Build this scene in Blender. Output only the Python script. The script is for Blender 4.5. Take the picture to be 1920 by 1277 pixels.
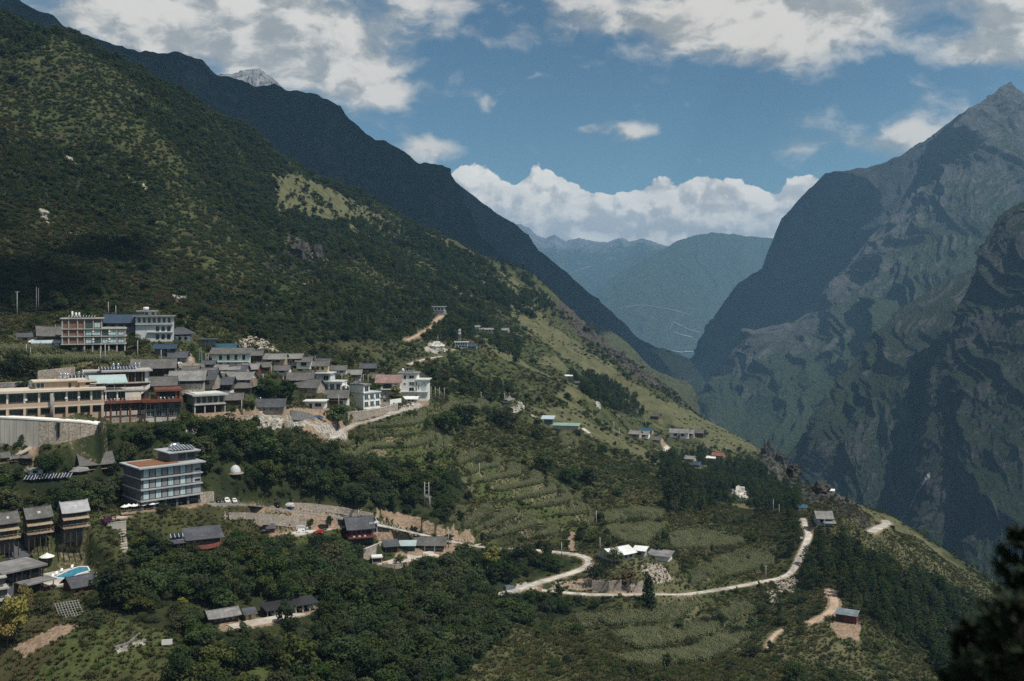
import bpy, bmesh, math, random
import numpy as np
from mathutils import Vector, Matrix

for _o in list(bpy.data.objects):
    bpy.data.objects.remove(_o, do_unlink=True)
scene = bpy.context.scene
COL = scene.collection
rng = np.random.default_rng(7)
random.seed(7)

# ------------------------------------------------------------------ camera
# photograph frame: 1920 x 1277, level 35 mm lens, horizon on row 560
F, CX, HY = 1867.0, 960.0, 560.0
cam_d = bpy.data.cameras.new('camera')
cam_d.lens, cam_d.sensor_width = 35.0, 36.0
cam_d.shift_y = -(638.5 - HY) / 1920.0
cam_d.clip_start, cam_d.clip_end = 0.1, 120000.0
cam_d.dof.use_dof = True
cam_d.dof.focus_distance = 420.0
cam_d.dof.aperture_fstop = 2.6
cam = bpy.data.objects.new('camera', cam_d)
cam.location = (0, 0, 0)
cam.rotation_euler = (math.radians(90), 0, 0)
COL.objects.link(cam)
scene.camera = cam

# ------------------------------------------------------------------ light
SUN_AZ, SUN_EL = math.radians(120.0), math.radians(60.0)     # azimuth clockwise from the view direction (+Y)
SUN = Vector((math.sin(SUN_AZ) * math.cos(SUN_EL), math.cos(SUN_AZ) * math.cos(SUN_EL), math.sin(SUN_EL)))
sun_d = bpy.data.lights.new('sun', 'SUN')
sun_d.energy = 4.6
sun_d.angle = math.radians(0.5)
sun_d.color = (1.0, 0.94, 0.85)
sun = bpy.data.objects.new('sun', sun_d)
sun.rotation_euler = (-SUN).to_track_quat('-Z', 'Y').to_euler()
COL.objects.link(sun)

scene.view_settings.view_transform = 'Standard'
scene.view_settings.look = 'None'
scene.view_settings.gamma = 1.0
scene.view_settings.exposure = 0.05
scene.view_settings.use_curve_mapping = False
try:
    scene.cycles.max_bounces = 5
    scene.cycles.diffuse_bounces = 4
    scene.cycles.glossy_bounces = 2
    scene.cycles.transmission_bounces = 3
    scene.cycles.transparent_max_bounces = 8
    scene.cycles.volume_bounces = 0
    scene.cycles.use_adaptive_sampling = True
    scene.cycles.adaptive_threshold = 0.008
    scene.cycles.sample_clamp_indirect = 4.0
    scene.cycles.use_denoising = False
    scene.cycles.denoiser = 'OPENIMAGEDENOISE'
    scene.cycles.denoising_input_passes = 'RGB_ALBEDO_NORMAL'
except Exception as _e:
    print('cycles settings', _e)

# ------------------------------------------------------------------ world: sky with clouds
world = bpy.data.worlds.new('World')
scene.world = world
world.use_nodes = True

class NT:
    """small helper to write node trees"""
    def __init__(s, tree):
        s.t = tree
    def n(s, kind, **kw):
        nd = s.t.nodes.new(kind)
        for k, v in kw.items():
            if k.startswith('i_'):
                key = k[2:]
                nd.inputs[int(key) if key.isdigit() else key.replace('_', ' ')].default_value = v
            else:
                setattr(nd, k, v)
        return nd
    def l(s, a, b):
        s.t.links.new(a, b)
    def put(s, sock, v):
        if isinstance(v, bpy.types.NodeSocket):
            s.l(v, sock)
        else:
            sock.default_value = v
    def m(s, op, a, b=None, c=None, clamp=False):
        nd = s.t.nodes.new('ShaderNodeMath'); nd.operation = op; nd.use_clamp = clamp
        s.put(nd.inputs[0], a)
        if b is not None: s.put(nd.inputs[1], b)
        if c is not None: s.put(nd.inputs[2], c)
        return nd.outputs[0]
    def vm(s, op, a, b=None):
        nd = s.t.nodes.new('ShaderNodeVectorMath'); nd.operation = op
        s.put(nd.inputs[0], a)
        if b is not None: s.put(nd.inputs[1], b)
        return nd.outputs[0]
    def noise(s, vec, scale, detail=6.0, rough=0.55, out='Fac', dist=0.0):
        nd = s.t.nodes.new('ShaderNodeTexNoise')
        if vec is not None: s.l(vec, nd.inputs['Vector'])
        nd.inputs['Scale'].default_value = scale
        nd.inputs['Detail'].default_value = detail
        nd.inputs['Roughness'].default_value = rough
        nd.inputs['Distortion'].default_value = dist
        return nd.outputs[out]
    def ss(s, x, a, b, lo=0.0, hi=1.0):
        nd = s.t.nodes.new('ShaderNodeMapRange'); nd.interpolation_type = 'SMOOTHSTEP'
        s.put(nd.inputs[0], x)
        nd.inputs[1].default_value = a; nd.inputs[2].default_value = b
        nd.inputs[3].default_value = lo; nd.inputs[4].default_value = hi
        return nd.outputs[0]
    def mix(s, fac, a, b, mode='MIX'):
        nd = s.t.nodes.new('ShaderNodeMix'); nd.data_type = 'RGBA'; nd.blend_type = mode
        s.put(nd.inputs[0], fac)
        s.put(nd.inputs[6], a if isinstance(a, bpy.types.NodeSocket) else (*a, 1.0))
        s.put(nd.inputs[7], b if isinstance(b, bpy.types.NodeSocket) else (*b, 1.0))
        return nd.outputs[2]
    def sep(s, vec):
        nd = s.t.nodes.new('ShaderNodeSeparateXYZ'); s.l(vec, nd.inputs[0]); return nd.outputs
    def comb(s, x, y, z):
        nd = s.t.nodes.new('ShaderNodeCombineXYZ')
        for i, v in enumerate((x, y, z)): s.put(nd.inputs[i], v)
        return nd.outputs[0]

SKY_STRENGTH = 0.078
def build_world():
    w = NT(world.node_tree)
    world.node_tree.nodes.clear()
    sky = w.n('ShaderNodeTexSky')
    sky.sky_type = 'NISHITA'
    sky.sun_disc = False
    sky.sun_elevation = SUN_EL
    sky.sun_rotation = SUN_AZ
    sky.altitude = 2300.0
    sky.air_density = 1.0
    sky.dust_density = 0.6
    sky.ozone_density = 1.6
    tc = w.n('ShaderNodeTexCoord')
    d = tc.outputs['Generated']
    x, y, z = w.sep(d)
    az = w.m('ARCTAN2', x, y)
    hor = w.m('SQRT', w.m('ADD', w.m('MULTIPLY', x, x), w.m('MULTIPLY', y, y)))
    el = w.m('DIVIDE', z, w.m('MAXIMUM', hor, 0.02))
    # cloud field is written in azimuth / elevation, stretched like a layer seen from below
    p = w.comb(az, el, 0.0)
    warp = w.noise(p, 9.0, 4.0, 0.6, out='Color')
    wv = w.vm('MULTIPLY', w.vm('SUBTRACT', warp, (0.5, 0.5, 0.5)), (0.07, 0.045, 0.0))
    pw = w.vm('ADD', p, wv)
    wx, wy, _ = w.sep(pw)
    def blob(px, py, rx, ry, amp):
        a, e = math.atan((px - CX) / F), (HY - py) / F / math.sqrt(1 + ((px - CX) / F) ** 2)
        dx = w.m('MULTIPLY', w.m('SUBTRACT', wx, a), F / rx)
        dy = w.m('MULTIPLY', w.m('SUBTRACT', wy, e), F / ry)
        q = w.m('ADD', w.m('MULTIPLY', dx, dx), w.m('MULTIPLY', dy, dy))
        return w.m('MULTIPLY', w.m('POWER', 2.718, w.m('MULTIPLY', q, -1.0)), amp)
    blobs = [(360, 20, 360, 110, 0.72), (590, 100, 165, 80, 0.55), (700, 160, 70, 46, 0.42), (1400, 20, 340, 70, 0.70), (1600, 75, 170, 50, 0.35),
             (1900, 30, 70, 90, 0.6), (880, 4, 110, 26, 0.30), (1660, 272, 170, 40, 0.48), (800, 280, 60, 28, 0.55), (1850, 190, 120, 40, 0.35),
             (1090, 236, 55, 11, 0.36), (1176, 252, 34, 13, 0.42), (1312, 300, 18, 8, 0.40), (1296, 190, 34, 10, 0.34), (1008, 143, 26, 9, 0.30), (1330, 222, 20, 7, 0.34),
             (910, 185, 28, 20, 0.24), (1830, 95, 60, 24, 0.42)]
    cov = None
    for b in blobs:
        t = blob(*b)
        cov = t if cov is None else w.m('ADD', cov, t)
    # away from the frame the same broken cumulus goes on
    far = w.m('MULTIPLY', w.ss(w.m('ABSOLUTE', az), 0.52, 0.8), w.ss(el, 0.02, 0.2))
    high = w.ss(el, 0.31, 0.42)
    gen = w.m('MAXIMUM', far, high)
    cov = w.m('ADD', cov, w.m('MULTIPLY', gen, w.ss(w.noise(w.comb(w.m('MULTIPLY', az, 1.2), w.m('MULTIPLY', el, 1.6), 3.0), 2.2, 3.0), 0.42, 0.65, 0.0, 0.8)))
    def dens(off):
        q = w.vm('ADD', pw, off) if off else pw
        qs = w.vm('MULTIPLY', q, (1.0, 1.55, 1.0))
        n1 = w.noise(qs, 12.0, 7.0, 0.56)
        return n1
    n0 = dens(None)
    n1 = dens((0.020, 0.016, 0.0))
    D = w.m('ADD', cov, w.m('MULTIPLY', w.m('SUBTRACT', n0, 0.5), 1.5))
    alpha = w.ss(D, 0.13, 0.60)
    lit = w.ss(w.m('SUBTRACT', n0, n1), -0.10, 0.13)
    thick = w.ss(D, 0.45, 1.25)
    fine = w.noise(w.vm('MULTIPLY', pw, (1.0, 1.5, 1.0)), 42.0, 5.0, 0.6)
    shade = w.m('ADD', w.m('MULTIPLY', lit, 0.55), w.m('MULTIPLY', fine, 0.45))
    shade = w.m('SUBTRACT', shade, w.m('MULTIPLY', thick, 0.12))
    ccol = w.mix(w.ss(shade, 0.10, 0.72), (0.42, 0.45, 0.46), (0.97, 0.93, 0.86))
    # the cumulus bank over the end of the valley: heaped, crisp on top
    def heap(px, py, rx, ry):
        a, e = math.atan((px - CX) / F), (HY - py) / F
        dx = w.m('MULTIPLY', w.m('SUBTRACT', w.m('ADD', w.m('MULTIPLY', wx, 0.4), w.m('MULTIPLY', az, 0.6)), a), F / rx); dy = w.m('MULTIPLY', w.m('SUBTRACT', el, e), F / ry)
        return w.m('SUBTRACT', 1.0, w.m('SQRT', w.m('ADD', w.m('MULTIPLY', dx, dx), w.m('MULTIPLY', dy, dy))))
    H = None
    for hp in [(700, 440, 190, 120), (888, 440, 90, 136), (950, 440, 100, 96), (1012, 440, 85, 122), (1085, 440, 90, 96), (1165, 440, 100, 72), (1240, 440, 80, 100), (1305, 440, 95, 102), (1390, 440, 100, 88), (1470, 440, 100, 76), (1520, 440, 90, 92), (1640, 440, 160, 90)]:
        q = heap(*hp); H = q if H is None else w.m('SMOOTH_MAX', H, q, 0.12)
    def billow(off):
        q = w.vm('ADD', p, off) if off else p
        q = w.vm('ADD', w.vm('MULTIPLY', q, (1.0, 1.18, 1.0)), w.vm('MULTIPLY', w.vm('SUBTRACT', w.noise(q, 30.0, 3.0, 0.5, out='Color'), (0.5, 0.5, 0.5)), (0.011, 0.010, 0.0)))
        out = None
        for sc_, am in ((21.0, 1.0), (46.0, 0.55), (100.0, 0.30), (220.0, 0.15)):
            vo = w.n('ShaderNodeTexVoronoi'); vo.feature = 'SMOOTH_F1'; vo.inputs['Scale'].default_value = sc_; vo.inputs['Smoothness'].default_value = 0.35; w.l(q, vo.inputs['Vector'])
            t_ = w.m('MULTIPLY', w.m('SUBTRACT', 0.62, vo.outputs['Distance']), am); out = t_ if out is None else w.m('ADD', out, t_)
        return out
    b0 = billow(None); b1 = billow((0.0075, 0.0095, 0.0))
    HB = w.m('ADD', H, w.m('MULTIPLY', b0, 0.34))
    b_al = w.ss(HB, 0.06, 0.105)
    b_lit = w.ss(w.m('ADD', w.m('SUBTRACT', b0, b1), w.m('MULTIPLY', w.m('SUBTRACT', el, 0.085), 3.4)), -0.26, 0.24)
    soft = w.noise(w.vm('MULTIPLY', p, (1.0, 2.4, 1.0)), 22.0, 6.0, 0.6)
    b_col = w.mix(w.m('MULTIPLY', w.ss(soft, 0.30, 0.62, 0.62, 1.0), b_lit), (0.74, 0.75, 0.75), (1.34, 1.28, 1.16))
    ccol = w.mix(b_al, ccol, b_col)
    alpha = w.m('MAXIMUM', alpha, b_al)
    bg_sky = w.n('ShaderNodeBackground'); bg_sky.inputs['Strength'].default_value = SKY_STRENGTH
    tint = w.mix(1.0, sky.outputs[0], (0.78, 1.0, 0.95), 'MULTIPLY')
    w.l(tint, bg_sky.inputs['Color'])
    bg_cl = w.n('ShaderNodeBackground'); bg_cl.inputs['Strength'].default_value = 0.80
    w.l(ccol, bg_cl.inputs['Color'])
    mx = w.n('ShaderNodeMixShader')
    w.l(alpha, mx.inputs[0]); w.l(bg_sky.outputs[0], mx.inputs[1]); w.l(bg_cl.outputs[0], mx.inputs[2])
    out = w.n('ShaderNodeOutputWorld')
    w.l(mx.outputs[0], out.inputs[0])
    world.cycles.sampling_method = 'MANUAL'
    world.cycles.sample_map_resolution = 512
build_world()
# ------------------------------------------------------------------ numeric helpers
_lat = rng.random((64, 64, 64)).astype(np.float32) * 2 - 1
def vnoise(x, y, z):
    x = np.asarray(x, np.float64); y = np.asarray(y, np.float64); z = np.asarray(z, np.float64) + np.zeros_like(x)
    xi, yi, zi = np.floor(x).astype(np.int64), np.floor(y).astype(np.int64), np.floor(z).astype(np.int64)
    fx, fy, fz = x - xi, y - yi, z - zi
    fx = fx * fx * fx * (fx * (fx * 6 - 15) + 10); fy = fy * fy * fy * (fy * (fy * 6 - 15) + 10); fz = fz * fz * fz * (fz * (fz * 6 - 15) + 10)
    x0, x1, y0, y1, z0, z1 = xi & 63, (xi + 1) & 63, yi & 63, (yi + 1) & 63, zi & 63, (zi + 1) & 63
    def L(a, b, t): return a + (b - a) * t
    return L(L(L(_lat[x0, y0, z0], _lat[x1, y0, z0], fx), L(_lat[x0, y1, z0], _lat[x1, y1, z0], fx), fy),
             L(L(_lat[x0, y0, z1], _lat[x1, y0, z1], fx), L(_lat[x0, y1, z1], _lat[x1, y1, z1], fx), fy), fz)
def fbm(x, y, z=0.0, octv=5, gain=0.5):
    s, a, f = 0.0, 1.0, 1.0
    for k in range(octv):
        s = s + a * vnoise(x * f + 17.3 * k, y * f - 9.1 * k, np.asarray(z) * f + 5.7 * k)
        a *= gain; f *= 2.03
    return s
def ridged(x, y, z=0.0, octv=5, gain=0.55):
    s, a, f, w = 0.0, 1.0, 1.0, 1.0
    for k in range(octv):
        n = 1 - np.abs(vnoise(x * f + 31.7 * k, y * f + 11.9 * k, np.asarray(z) * f - 3.3 * k)) * 1.6
        n = np.clip(n, 0, 1) ** 2
        s = s + a * n * w
        w = np.clip(n * 1.4, 0.15, 1)
        a *= gain; f *= 2.07
    return s
def sstep(x, a, b):
    t = np.clip((x - a) / (b - a), 0, 1)
    return t * t * (3 - 2 * t)
def P(px, py, Y):
    return np.array([(px - CX) / F * Y, Y, -(py - HY) / F * Y])

# ------------------------------------------------------------------ near hillside: ground heights fitted through surveyed points
# (column, row, distance)
SURVEY = [
 (0,1277,230),(200,1277,225),(400,1277,235),(640,1277,250),(900,1277,270),(1150,1277,295),(1400,1277,325),(1600,1277,365),(1800,1277,410),(1950,1277,440),
 (310,1200,245),(100,1180,245),(420,1168,262),(560,1140,280),(700,1150,310),(850,1120,350),(1000,1180,355),(1250,1180,395),(1400,1180,415),(1150,1230,330),
 (1580,1168,410),(1700,1180,455),(1600,1040,500),(1540,985,520),(1510,1005,520),(1490,1080,480),(1300,1115,440),(1100,1108,412),(940,1118,390),
 (1100,1050,440),(900,1027,430),(800,1035,408),(685,1024,392),(590,1003,385),(500,1010,372),(480,957,366),(400,945,352),(300,955,333),(620,967,402),(750,995,415),
 (235,975,318),(200,985,308),(140,1003,292),(70,1018,287),(15,1015,283),(30,1095,262),(135,1076,282),(160,1110,268),(60,1140,255),
 (180,892,348),(0,870,336),(60,900,330),(50,836,341),(170,838,350),(0,786,346),(170,795,352),(270,790,370),(330,792,375),(400,776,392),(500,780,424),(500,825,410),(560,800,440),(620,806,458),(660,790,490),(680,768,520),(720,790,505),(770,752,575),
 (500,705,480),(430,692,462),(340,692,432),(600,698,540),(450,735,425),(430,660,500),(225,660,420),(130,650,425),(300,645,450),(60,642,420),(60,690,390),(150,706,384),(220,722,378),(250,690,405),
 (0,600,460),(0,480,560),(0,300,720),(0,150,880),(250,400,730),(400,600,545),(300,560,520),(400,450,720),(400,320,930),(200,220,850),(500,620,560),(560,640,600),
 (700,620,740),(620,560,760),(650,450,1010),(800,500,1220),(600,470,930),(500,370,1080),(540,345,1180),(650,400,1250),(720,450,1330),
 (850,650,850),(825,582,960),(780,640,790),(760,682,700),(700,690,620),(830,720,660),(950,700,860),(900,620,950),(900,550,1250),(980,600,1250),
 (1050,690,1020),(1100,650,1350),(1200,745,1120),(1235,785,1080),(1290,824,1000),(1210,828,900),(1345,855,960),(1320,800,1150),(1400,860,1080),
 (1050,806,640),(950,768,625),(880,757,610),(800,790,520),(1150,835,690),(1100,760,850),(1000,900,522),(1100,962,500),(900,962,460),(850,850,525),(700,850,470),(1250,900,620),(1350,950,610),(1450,935,720),(1400,1002,545),(1250,1002,500),
 (500,872,396),(600,922,398),(440,895,378),(700,925,415),(800,930,432),(620,850,440),(360,850,375),(250,850,362),(1300,1060,465),(1180,1050,432),(1050,1000,470),
 (500,1060,318),(300,1070,296),(650,1090,345),(780,1085,375),(900,1060,410),(1000,1060,425),
 (1560,930,800),(1500,925,800),(1440,890,900),(1650,1080,480),(1750,1130,520),
 # gentle extrapolation outside the picture
 (-600,1050,230),(-600,700,390),(-600,420,480),(-600,180,620),(-600,-60,800),(-600,-200,1050),(-600,-250,1300),
 (2500,1624,420),(2500,1560,600),(2500,1500,800),(2500,1560,250),(2500,1420,1200),
 (960,1680,3),(960,1742,30),(960,1560,100),(0,1600,3),(0,1650,30),(0,1470,100),(1920,1700,3),(1920,1800,30),(1920,1700,100),(2500,1800,30),(-600,1500,30),
]
RIDGE = [(-300,-110,950),(0,10,1000),(130,70,1060),(250,125,1090),(340,175,1120),(420,215,1150),(480,250,1190),(540,298,1270),(620,338,1390),(700,380,1470),(800,432,1560),(900,482,1640),(1000,525,1720),(1040,570,1760),(1070,597,1740),(1128,643,1640),(1165,678,1560),(1195,690,1500),(1240,722,1430),(1275,746,1390),(1315,780,1330),(1370,808,1260),(1420,835,1190),(1470,868,1080),(1500,900,1000),(1560,935,930),(1620,965,890),(1665,987,870),(1720,1025,840),(1780,1068,800),(1850,1113,760),(1930,1170,700)]
for _a, _b, _c in RIDGE:
    SURVEY.append((_a, _b, _c))
    SURVEY.append((_a, _b + 26, _c * 1.08))
    SURVEY.append((_a, _b + 150, _c * 1.3))
    SURVEY.append((_a, _b + 260, _c * 2.2))

_S = np.array(SURVEY, float)
def _ab(px, s): return np.stack([np.asarray(px) / 300.0, np.asarray(s) * 3.0], -1)
_C = _ab(_S[:, 0], np.log(_S[:, 2]))
def _ker(A, B):
    d2 = ((A[:, None, :] - B[None]) ** 2).sum(-1)
    return 0.5 * d2 * np.log(d2 + 1e-12)
_n = len(_C)
_M = np.zeros((_n + 3, _n + 3))
_M[:_n, :_n] = _ker(_C, _C) + np.eye(_n) * 0.004
_M[:_n, _n] = 1; _M[:_n, _n + 1:] = _C; _M[_n, :_n] = 1; _M[_n + 1:, :_n] = _C.T
_wts = np.linalg.solve(_M, np.concatenate([_S[:, 1], np.zeros(3)]))
def row_fit(px, s):
    q = _ab(px.ravel(), s.ravel()); out = np.empty(len(q))
    for i in range(0, len(q), 20000):
        c = q[i:i + 20000]
        out[i:i + 20000] = _ker(c, _C) @ _wts[:_n] + _wts[_n] + c @ _wts[_n + 1:]
    return out.reshape(px.shape)

# the ground grid: columns fan out from the viewpoint, rows step outwards
GX = np.concatenate([np.linspace(-900, -40, 30)[:-1], np.arange(-40, 1964, 3.0), np.linspace(1964, 2800, 30)[1:]])
GS = np.concatenate([np.linspace(math.log(2.5), math.log(190), 46)[:-1], np.linspace(math.log(190), math.log(760), 340)[:-1], np.linspace(math.log(760), math.log(1800), 150)[:-1], np.linspace(math.log(1800), math.log(2900), 14)])
_px, _s = np.meshgrid(GX, GS, indexing='ij')
_cx = GX[::4] if (len(GX) % 4 == 1) else np.append(GX[::4], GX[-1])
_cs = GS[::3] if (len(GS) % 3 == 1) else np.append(GS[::3], GS[-1])
_rc = row_fit(*np.meshgrid(_cx, _cs, indexing='ij'))
# bilinear upsample of the smooth fit (cheap), exact enough at this spacing
def _up(rc):
    tmp = np.stack([np.interp(GX, _cx, rc[:, j]) for j in range(rc.shape[1])], 1)
    return np.stack([np.interp(GS, _cs, tmp[i]) for i in range(len(GX))], 0)
_row = _up(_rc)
GY = np.exp(_s)
GXW = (_px - CX) / F * GY
GZ = -(_row - HY) / F * GY

def in_poly(px, py, poly):
    px = np.asarray(px, float); py = np.asarray(py, float)
    c = np.zeros(px.shape, bool); n = len(poly)
    for i in range(n):
        (x1, y1), (x2, y2) = poly[i], poly[(i + 1) % n]
        if y1 == y2: continue
        t = ((y1 > py) != (y2 > py)) & (px < (x2 - x1) * (py - y1) / (y2 - y1) + x1)
        c ^= t
    return c

# settled zones of the hillside stay smooth; wild slopes get knolls, gullies and small bumps
SETTLED = [[(-100,600),(350,570),(620,660),(820,690),(830,760),(640,830),(560,800),(-100,850)], [(-100,930),(300,900),(600,900),(920,1000),(900,1060),(650,1060),(180,1110),(-100,1120)]]
STEPPED = ('big', 'terr', 'head', 'yard', 'nook')
FIELDS = [
 ('big', [(866,842),(930,862),(1010,890),(1092,935),(1116,972),(1104,988),(1040,962),(950,932),(898,902),(858,872)]),
 ('terr', [(842,952),(930,952),(1045,980),(1062,1000),(985,1014),(905,1006),(838,980)]),
 ('shelf_a', [(1130,968),(1190,954),(1246,960),(1240,974),(1180,974),(1135,985)]), ('shelf_b', [(1140,995),(1200,984),(1246,986),(1240,1002),(1205,1024),(1155,1016)]),
 ('bend_a', [(1255,1008),(1300,996),(1390,1010),(1398,1022),(1330,1030),(1262,1032)]), ('bend_b', [(1290,1076),(1340,1052),(1400,1032),(1456,1030),(1448,1062),(1380,1080),(1300,1100)]),
 ('low_a', [(1075,1158),(1225,1148),(1312,1116),(1318,1134),(1262,1168),(1090,1180)]),
 ('low_b', [(1145,1192),(1290,1174),(1396,1134),(1418,1146),(1330,1196),(1200,1220)]),
 ('low_c', [(1155,1236),(1290,1222),(1385,1176),(1420,1152),(1416,1190),(1330,1240),(1200,1254)]),
 ('vil_a', [(-60,655),(100,652),(150,662),(232,668),(232,680),(-60,676)]),
 ('vil_b', [(62,682),(240,678),(330,672),(330,684),(240,690),(72,694)]),
 ('head', [(690,802),(760,790),(800,764),(880,754),(915,758),(905,772),(820,788),(760,806),(700,815)]),
 ('yard', [(640,832),(700,822),(800,812),(850,824),(848,842),(760,858),(650,862)]),
 ('nook', [(1035,812),(1085,822),(1082,846),(1048,838)]),
]
_zone = np.zeros_like(GZ)
for _p in SETTLED: _zone = np.maximum(_zone, in_poly(_px, _row, _p) * 1.0)
def _blur(a, k):
    for ax, kk in ((0, k), (1, k)):
        ker = np.hanning(2 * kk + 3)[1:-1]; ker /= ker.sum()
        a = np.apply_along_axis(lambda v: np.convolve(np.pad(v, kk, mode='edge'), ker, 'valid'), ax, a)
    return a
_zone = _blur(_zone, 9)
_fieldmask = np.zeros_like(GZ)
for _nm, _p in FIELDS: _fieldmask = np.maximum(_fieldmask, in_poly(_px, _row, _p) * 1.0)
_fm = _blur(_fieldmask, 5)
_wild = (1 - 0.9 * _zone) * (1 - 0.85 * _fm) * sstep(GY, 60, 220)
_big = fbm(GXW / 170, GY / 170, 0.3, 3)
_gul = ridged(GXW / 130 + 0.4 * GY / 200, GY / 260, 1.7, 3) - 0.6
_sml = fbm(GXW / 22, GY / 22, 2.2, 4)
_amp = sstep(GY, 250, 900)
GZ = GZ + _wild * ((1.0 + 5.0 * _amp) * _big + (1.5 + 13 * _amp) * _gul * 0.6 + 0.8 * _sml)
# rocky crest above the gorge
_crag = [(1030,555),(1080,590),(1140,640),(1210,690),(1320,776),(1270,748),(1190,700),(1120,655),(1060,602)]
_crag2 = [(1415,825),(1470,850),(1510,890),(1590,930),(1640,1000),(1600,990),(1500,930),(1430,880)]
_crag3 = [(500,455),(600,440),(615,500),(540,520),(490,500)]
_rockm = np.zeros_like(GZ)
for _p in (_crag, _crag2, _crag3): _rockm = np.maximum(_rockm, in_poly(_px, _row, _p) * 1.0)
_rockm = _blur(_rockm, 4)
GZ = GZ + _rockm * (ridged(GXW / 26, GY / 26, 0.5, 4) - 0.6) * 5.0
GZ0 = GZ.copy()
# terraced fields: broad treads with short risers
_zt = GZ / 3.6
_tr = (np.floor(_zt) + sstep(_zt - np.floor(_zt), 0.80, 1.0)) * 3.6
_fk = np.clip(_fm * 1.6, 0, 1)
GZ = GZ * (1 - _fk) + _tr * _fk

def grow():
    return HY - F * GZ / GY
def _gidx(px, s):
    i = np.interp(px, GX, np.arange(len(GX))); j = np.interp(s, GS, np.arange(len(GS)))
    i0 = np.clip(i.astype(int), 0, len(GX) - 2); j0 = np.clip(j.astype(int), 0, len(GS) - 2)
    return i0, j0, i - i0, j - j0
def ground(x, y):
    x = np.asarray(x, float); y = np.maximum(np.asarray(y, float), 2.6)
    i, j, a, b = _gidx(np.atleast_1d(x / y * F + CX), np.atleast_1d(np.log(y)))
    z = GZ[i, j] * (1 - a) * (1 - b) + GZ[i + 1, j] * a * (1 - b) + GZ[i, j + 1] * (1 - a) * b + GZ[i + 1, j + 1] * a * b
    return z if x.ndim else float(z[0])
def hit(px, py, ymin=150.0):
    """distance at which the sight line through a photo position meets the ground"""
    i = float(np.interp(px, GX, np.arange(len(GX)))); i0 = int(min(i, len(GX) - 2)); a = i - i0
    z = GZ[i0] * (1 - a) + GZ[i0 + 1] * a
    r = HY - F * z / np.exp(GS)
    k = np.where((r <= py) & (np.exp(GS) > ymin))[0]
    if len(k) == 0: return None
    k = k[0]
    if k == 0: return float(np.exp(GS[0]))
    t = (r[k - 1] - py) / max(r[k - 1] - r[k], 1e-6)
    return float(np.exp(GS[k - 1] + min(max(t, 0), 1) * (GS[k] - GS[k - 1])))
def spot(px, py):
    Y = hit(px, py)
    if Y is None: Y = 400.0
    return np.array([(px - CX) / F * Y, Y, -(py - HY) / F * Y])
# ------------------------------------------------------------------ mesh / object helpers
def mesh_np(name, verts, faces, mats=(), smooth=False, attrs=None):
    me = bpy.data.meshes.new(name)
    verts = np.asarray(verts, np.float32); faces = np.asarray(faces, np.int32)
    k = faces.shape[1]
    me.vertices.add(len(verts)); me.vertices.foreach_set('co', verts.ravel())
    me.loops.add(faces.size); me.loops.foreach_set('vertex_index', faces.ravel())
    me.polygons.add(len(faces)); me.polygons.foreach_set('loop_start', np.arange(0, faces.size, k, dtype=np.int32))
    me.update(calc_edges=True)
    me.polygons.foreach_set('use_smooth', np.full(len(faces), bool(smooth)))
    for an, av in (attrs or {}).items():
        a = me.attributes.new(an, 'FLOAT', 'POINT'); a.data.foreach_set('value', np.asarray(av, np.float32).ravel())
    for m in mats: me.materials.append(m)
    return me
def link(name, data, parent=None, loc=None, rot=None):
    o = bpy.data.objects.new(name, data)
    COL.objects.link(o)
    if parent is not None: o.parent = parent
    if loc is not None: o.location = loc
    if rot is not None: o.rotation_euler = rot
    return o
def tag(o, label=None, cat=None, group=None, kind=None):
    if label: o['label'] = label
    if cat: o['category'] = cat
    if group: o['group'] = group
    if kind: o['kind'] = kind
    return o
def grid_faces(nu, nv, flip=False):
    i, j = np.meshgrid(np.arange(nu - 1), np.arange(nv - 1), indexing='ij')
    a = (i * nv + j).ravel()
    f = np.stack([a, a + nv, a + nv + 1, a + 1], 1)
    return f[:, ::-1] if flip else f

# ------------------------------------------------------------------ materials
MATS = {}
def mat(name, col, rough=0.8, var=0.18, scale=0.8, spec=0.3, metal=0.0, bump=0.0, tone2=None, streak=False):
    if name in MATS: return MATS[name]
    m = bpy.data.materials.new(name); m.use_nodes = True
    t = NT(m.node_tree); m.node_tree.nodes.clear()
    b = t.n('ShaderNodeBsdfPrincipled'); o = t.n('ShaderNodeOutputMaterial'); t.l(b.outputs[0], o.inputs[0])
    tc = t.n('ShaderNodeTexCoord'); v = tc.outputs['Object']
    if streak: v = t.vm('MULTIPLY', v, (1.0, 1.0, 0.15))
    n = t.noise(v, scale, 6.0, 0.62); n2 = t.noise(v, scale * 0.17, 3.0, 0.5)
    f = t.m('ADD', t.m('MULTIPLY', n, 0.6), t.m('MULTIPLY', n2, 0.4))
    dark = tuple(c * (1 - var * 1.6) for c in col) if tone2 is None else tone2
    lite = tuple(min(c * (1 + var), 0.95) for c in col)
    c = t.mix(t.ss(f, 0.36, 0.64), dark, lite)
    t.l(c, b.inputs['Base Color'])
    b.inputs['Roughness'].default_value = rough
    b.inputs['Metallic'].default_value = metal
    b.inputs['Specular IOR Level'].default_value = spec
    if bump:
        bp = t.n('ShaderNodeBump'); bp.inputs['Strength'].default_value = bump; bp.inputs['Distance'].default_value = 0.1
        t.l(n, bp.inputs['Height']); t.l(bp.outputs[0], b.inputs['Normal'])
    MATS[name] = m
    return m
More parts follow.
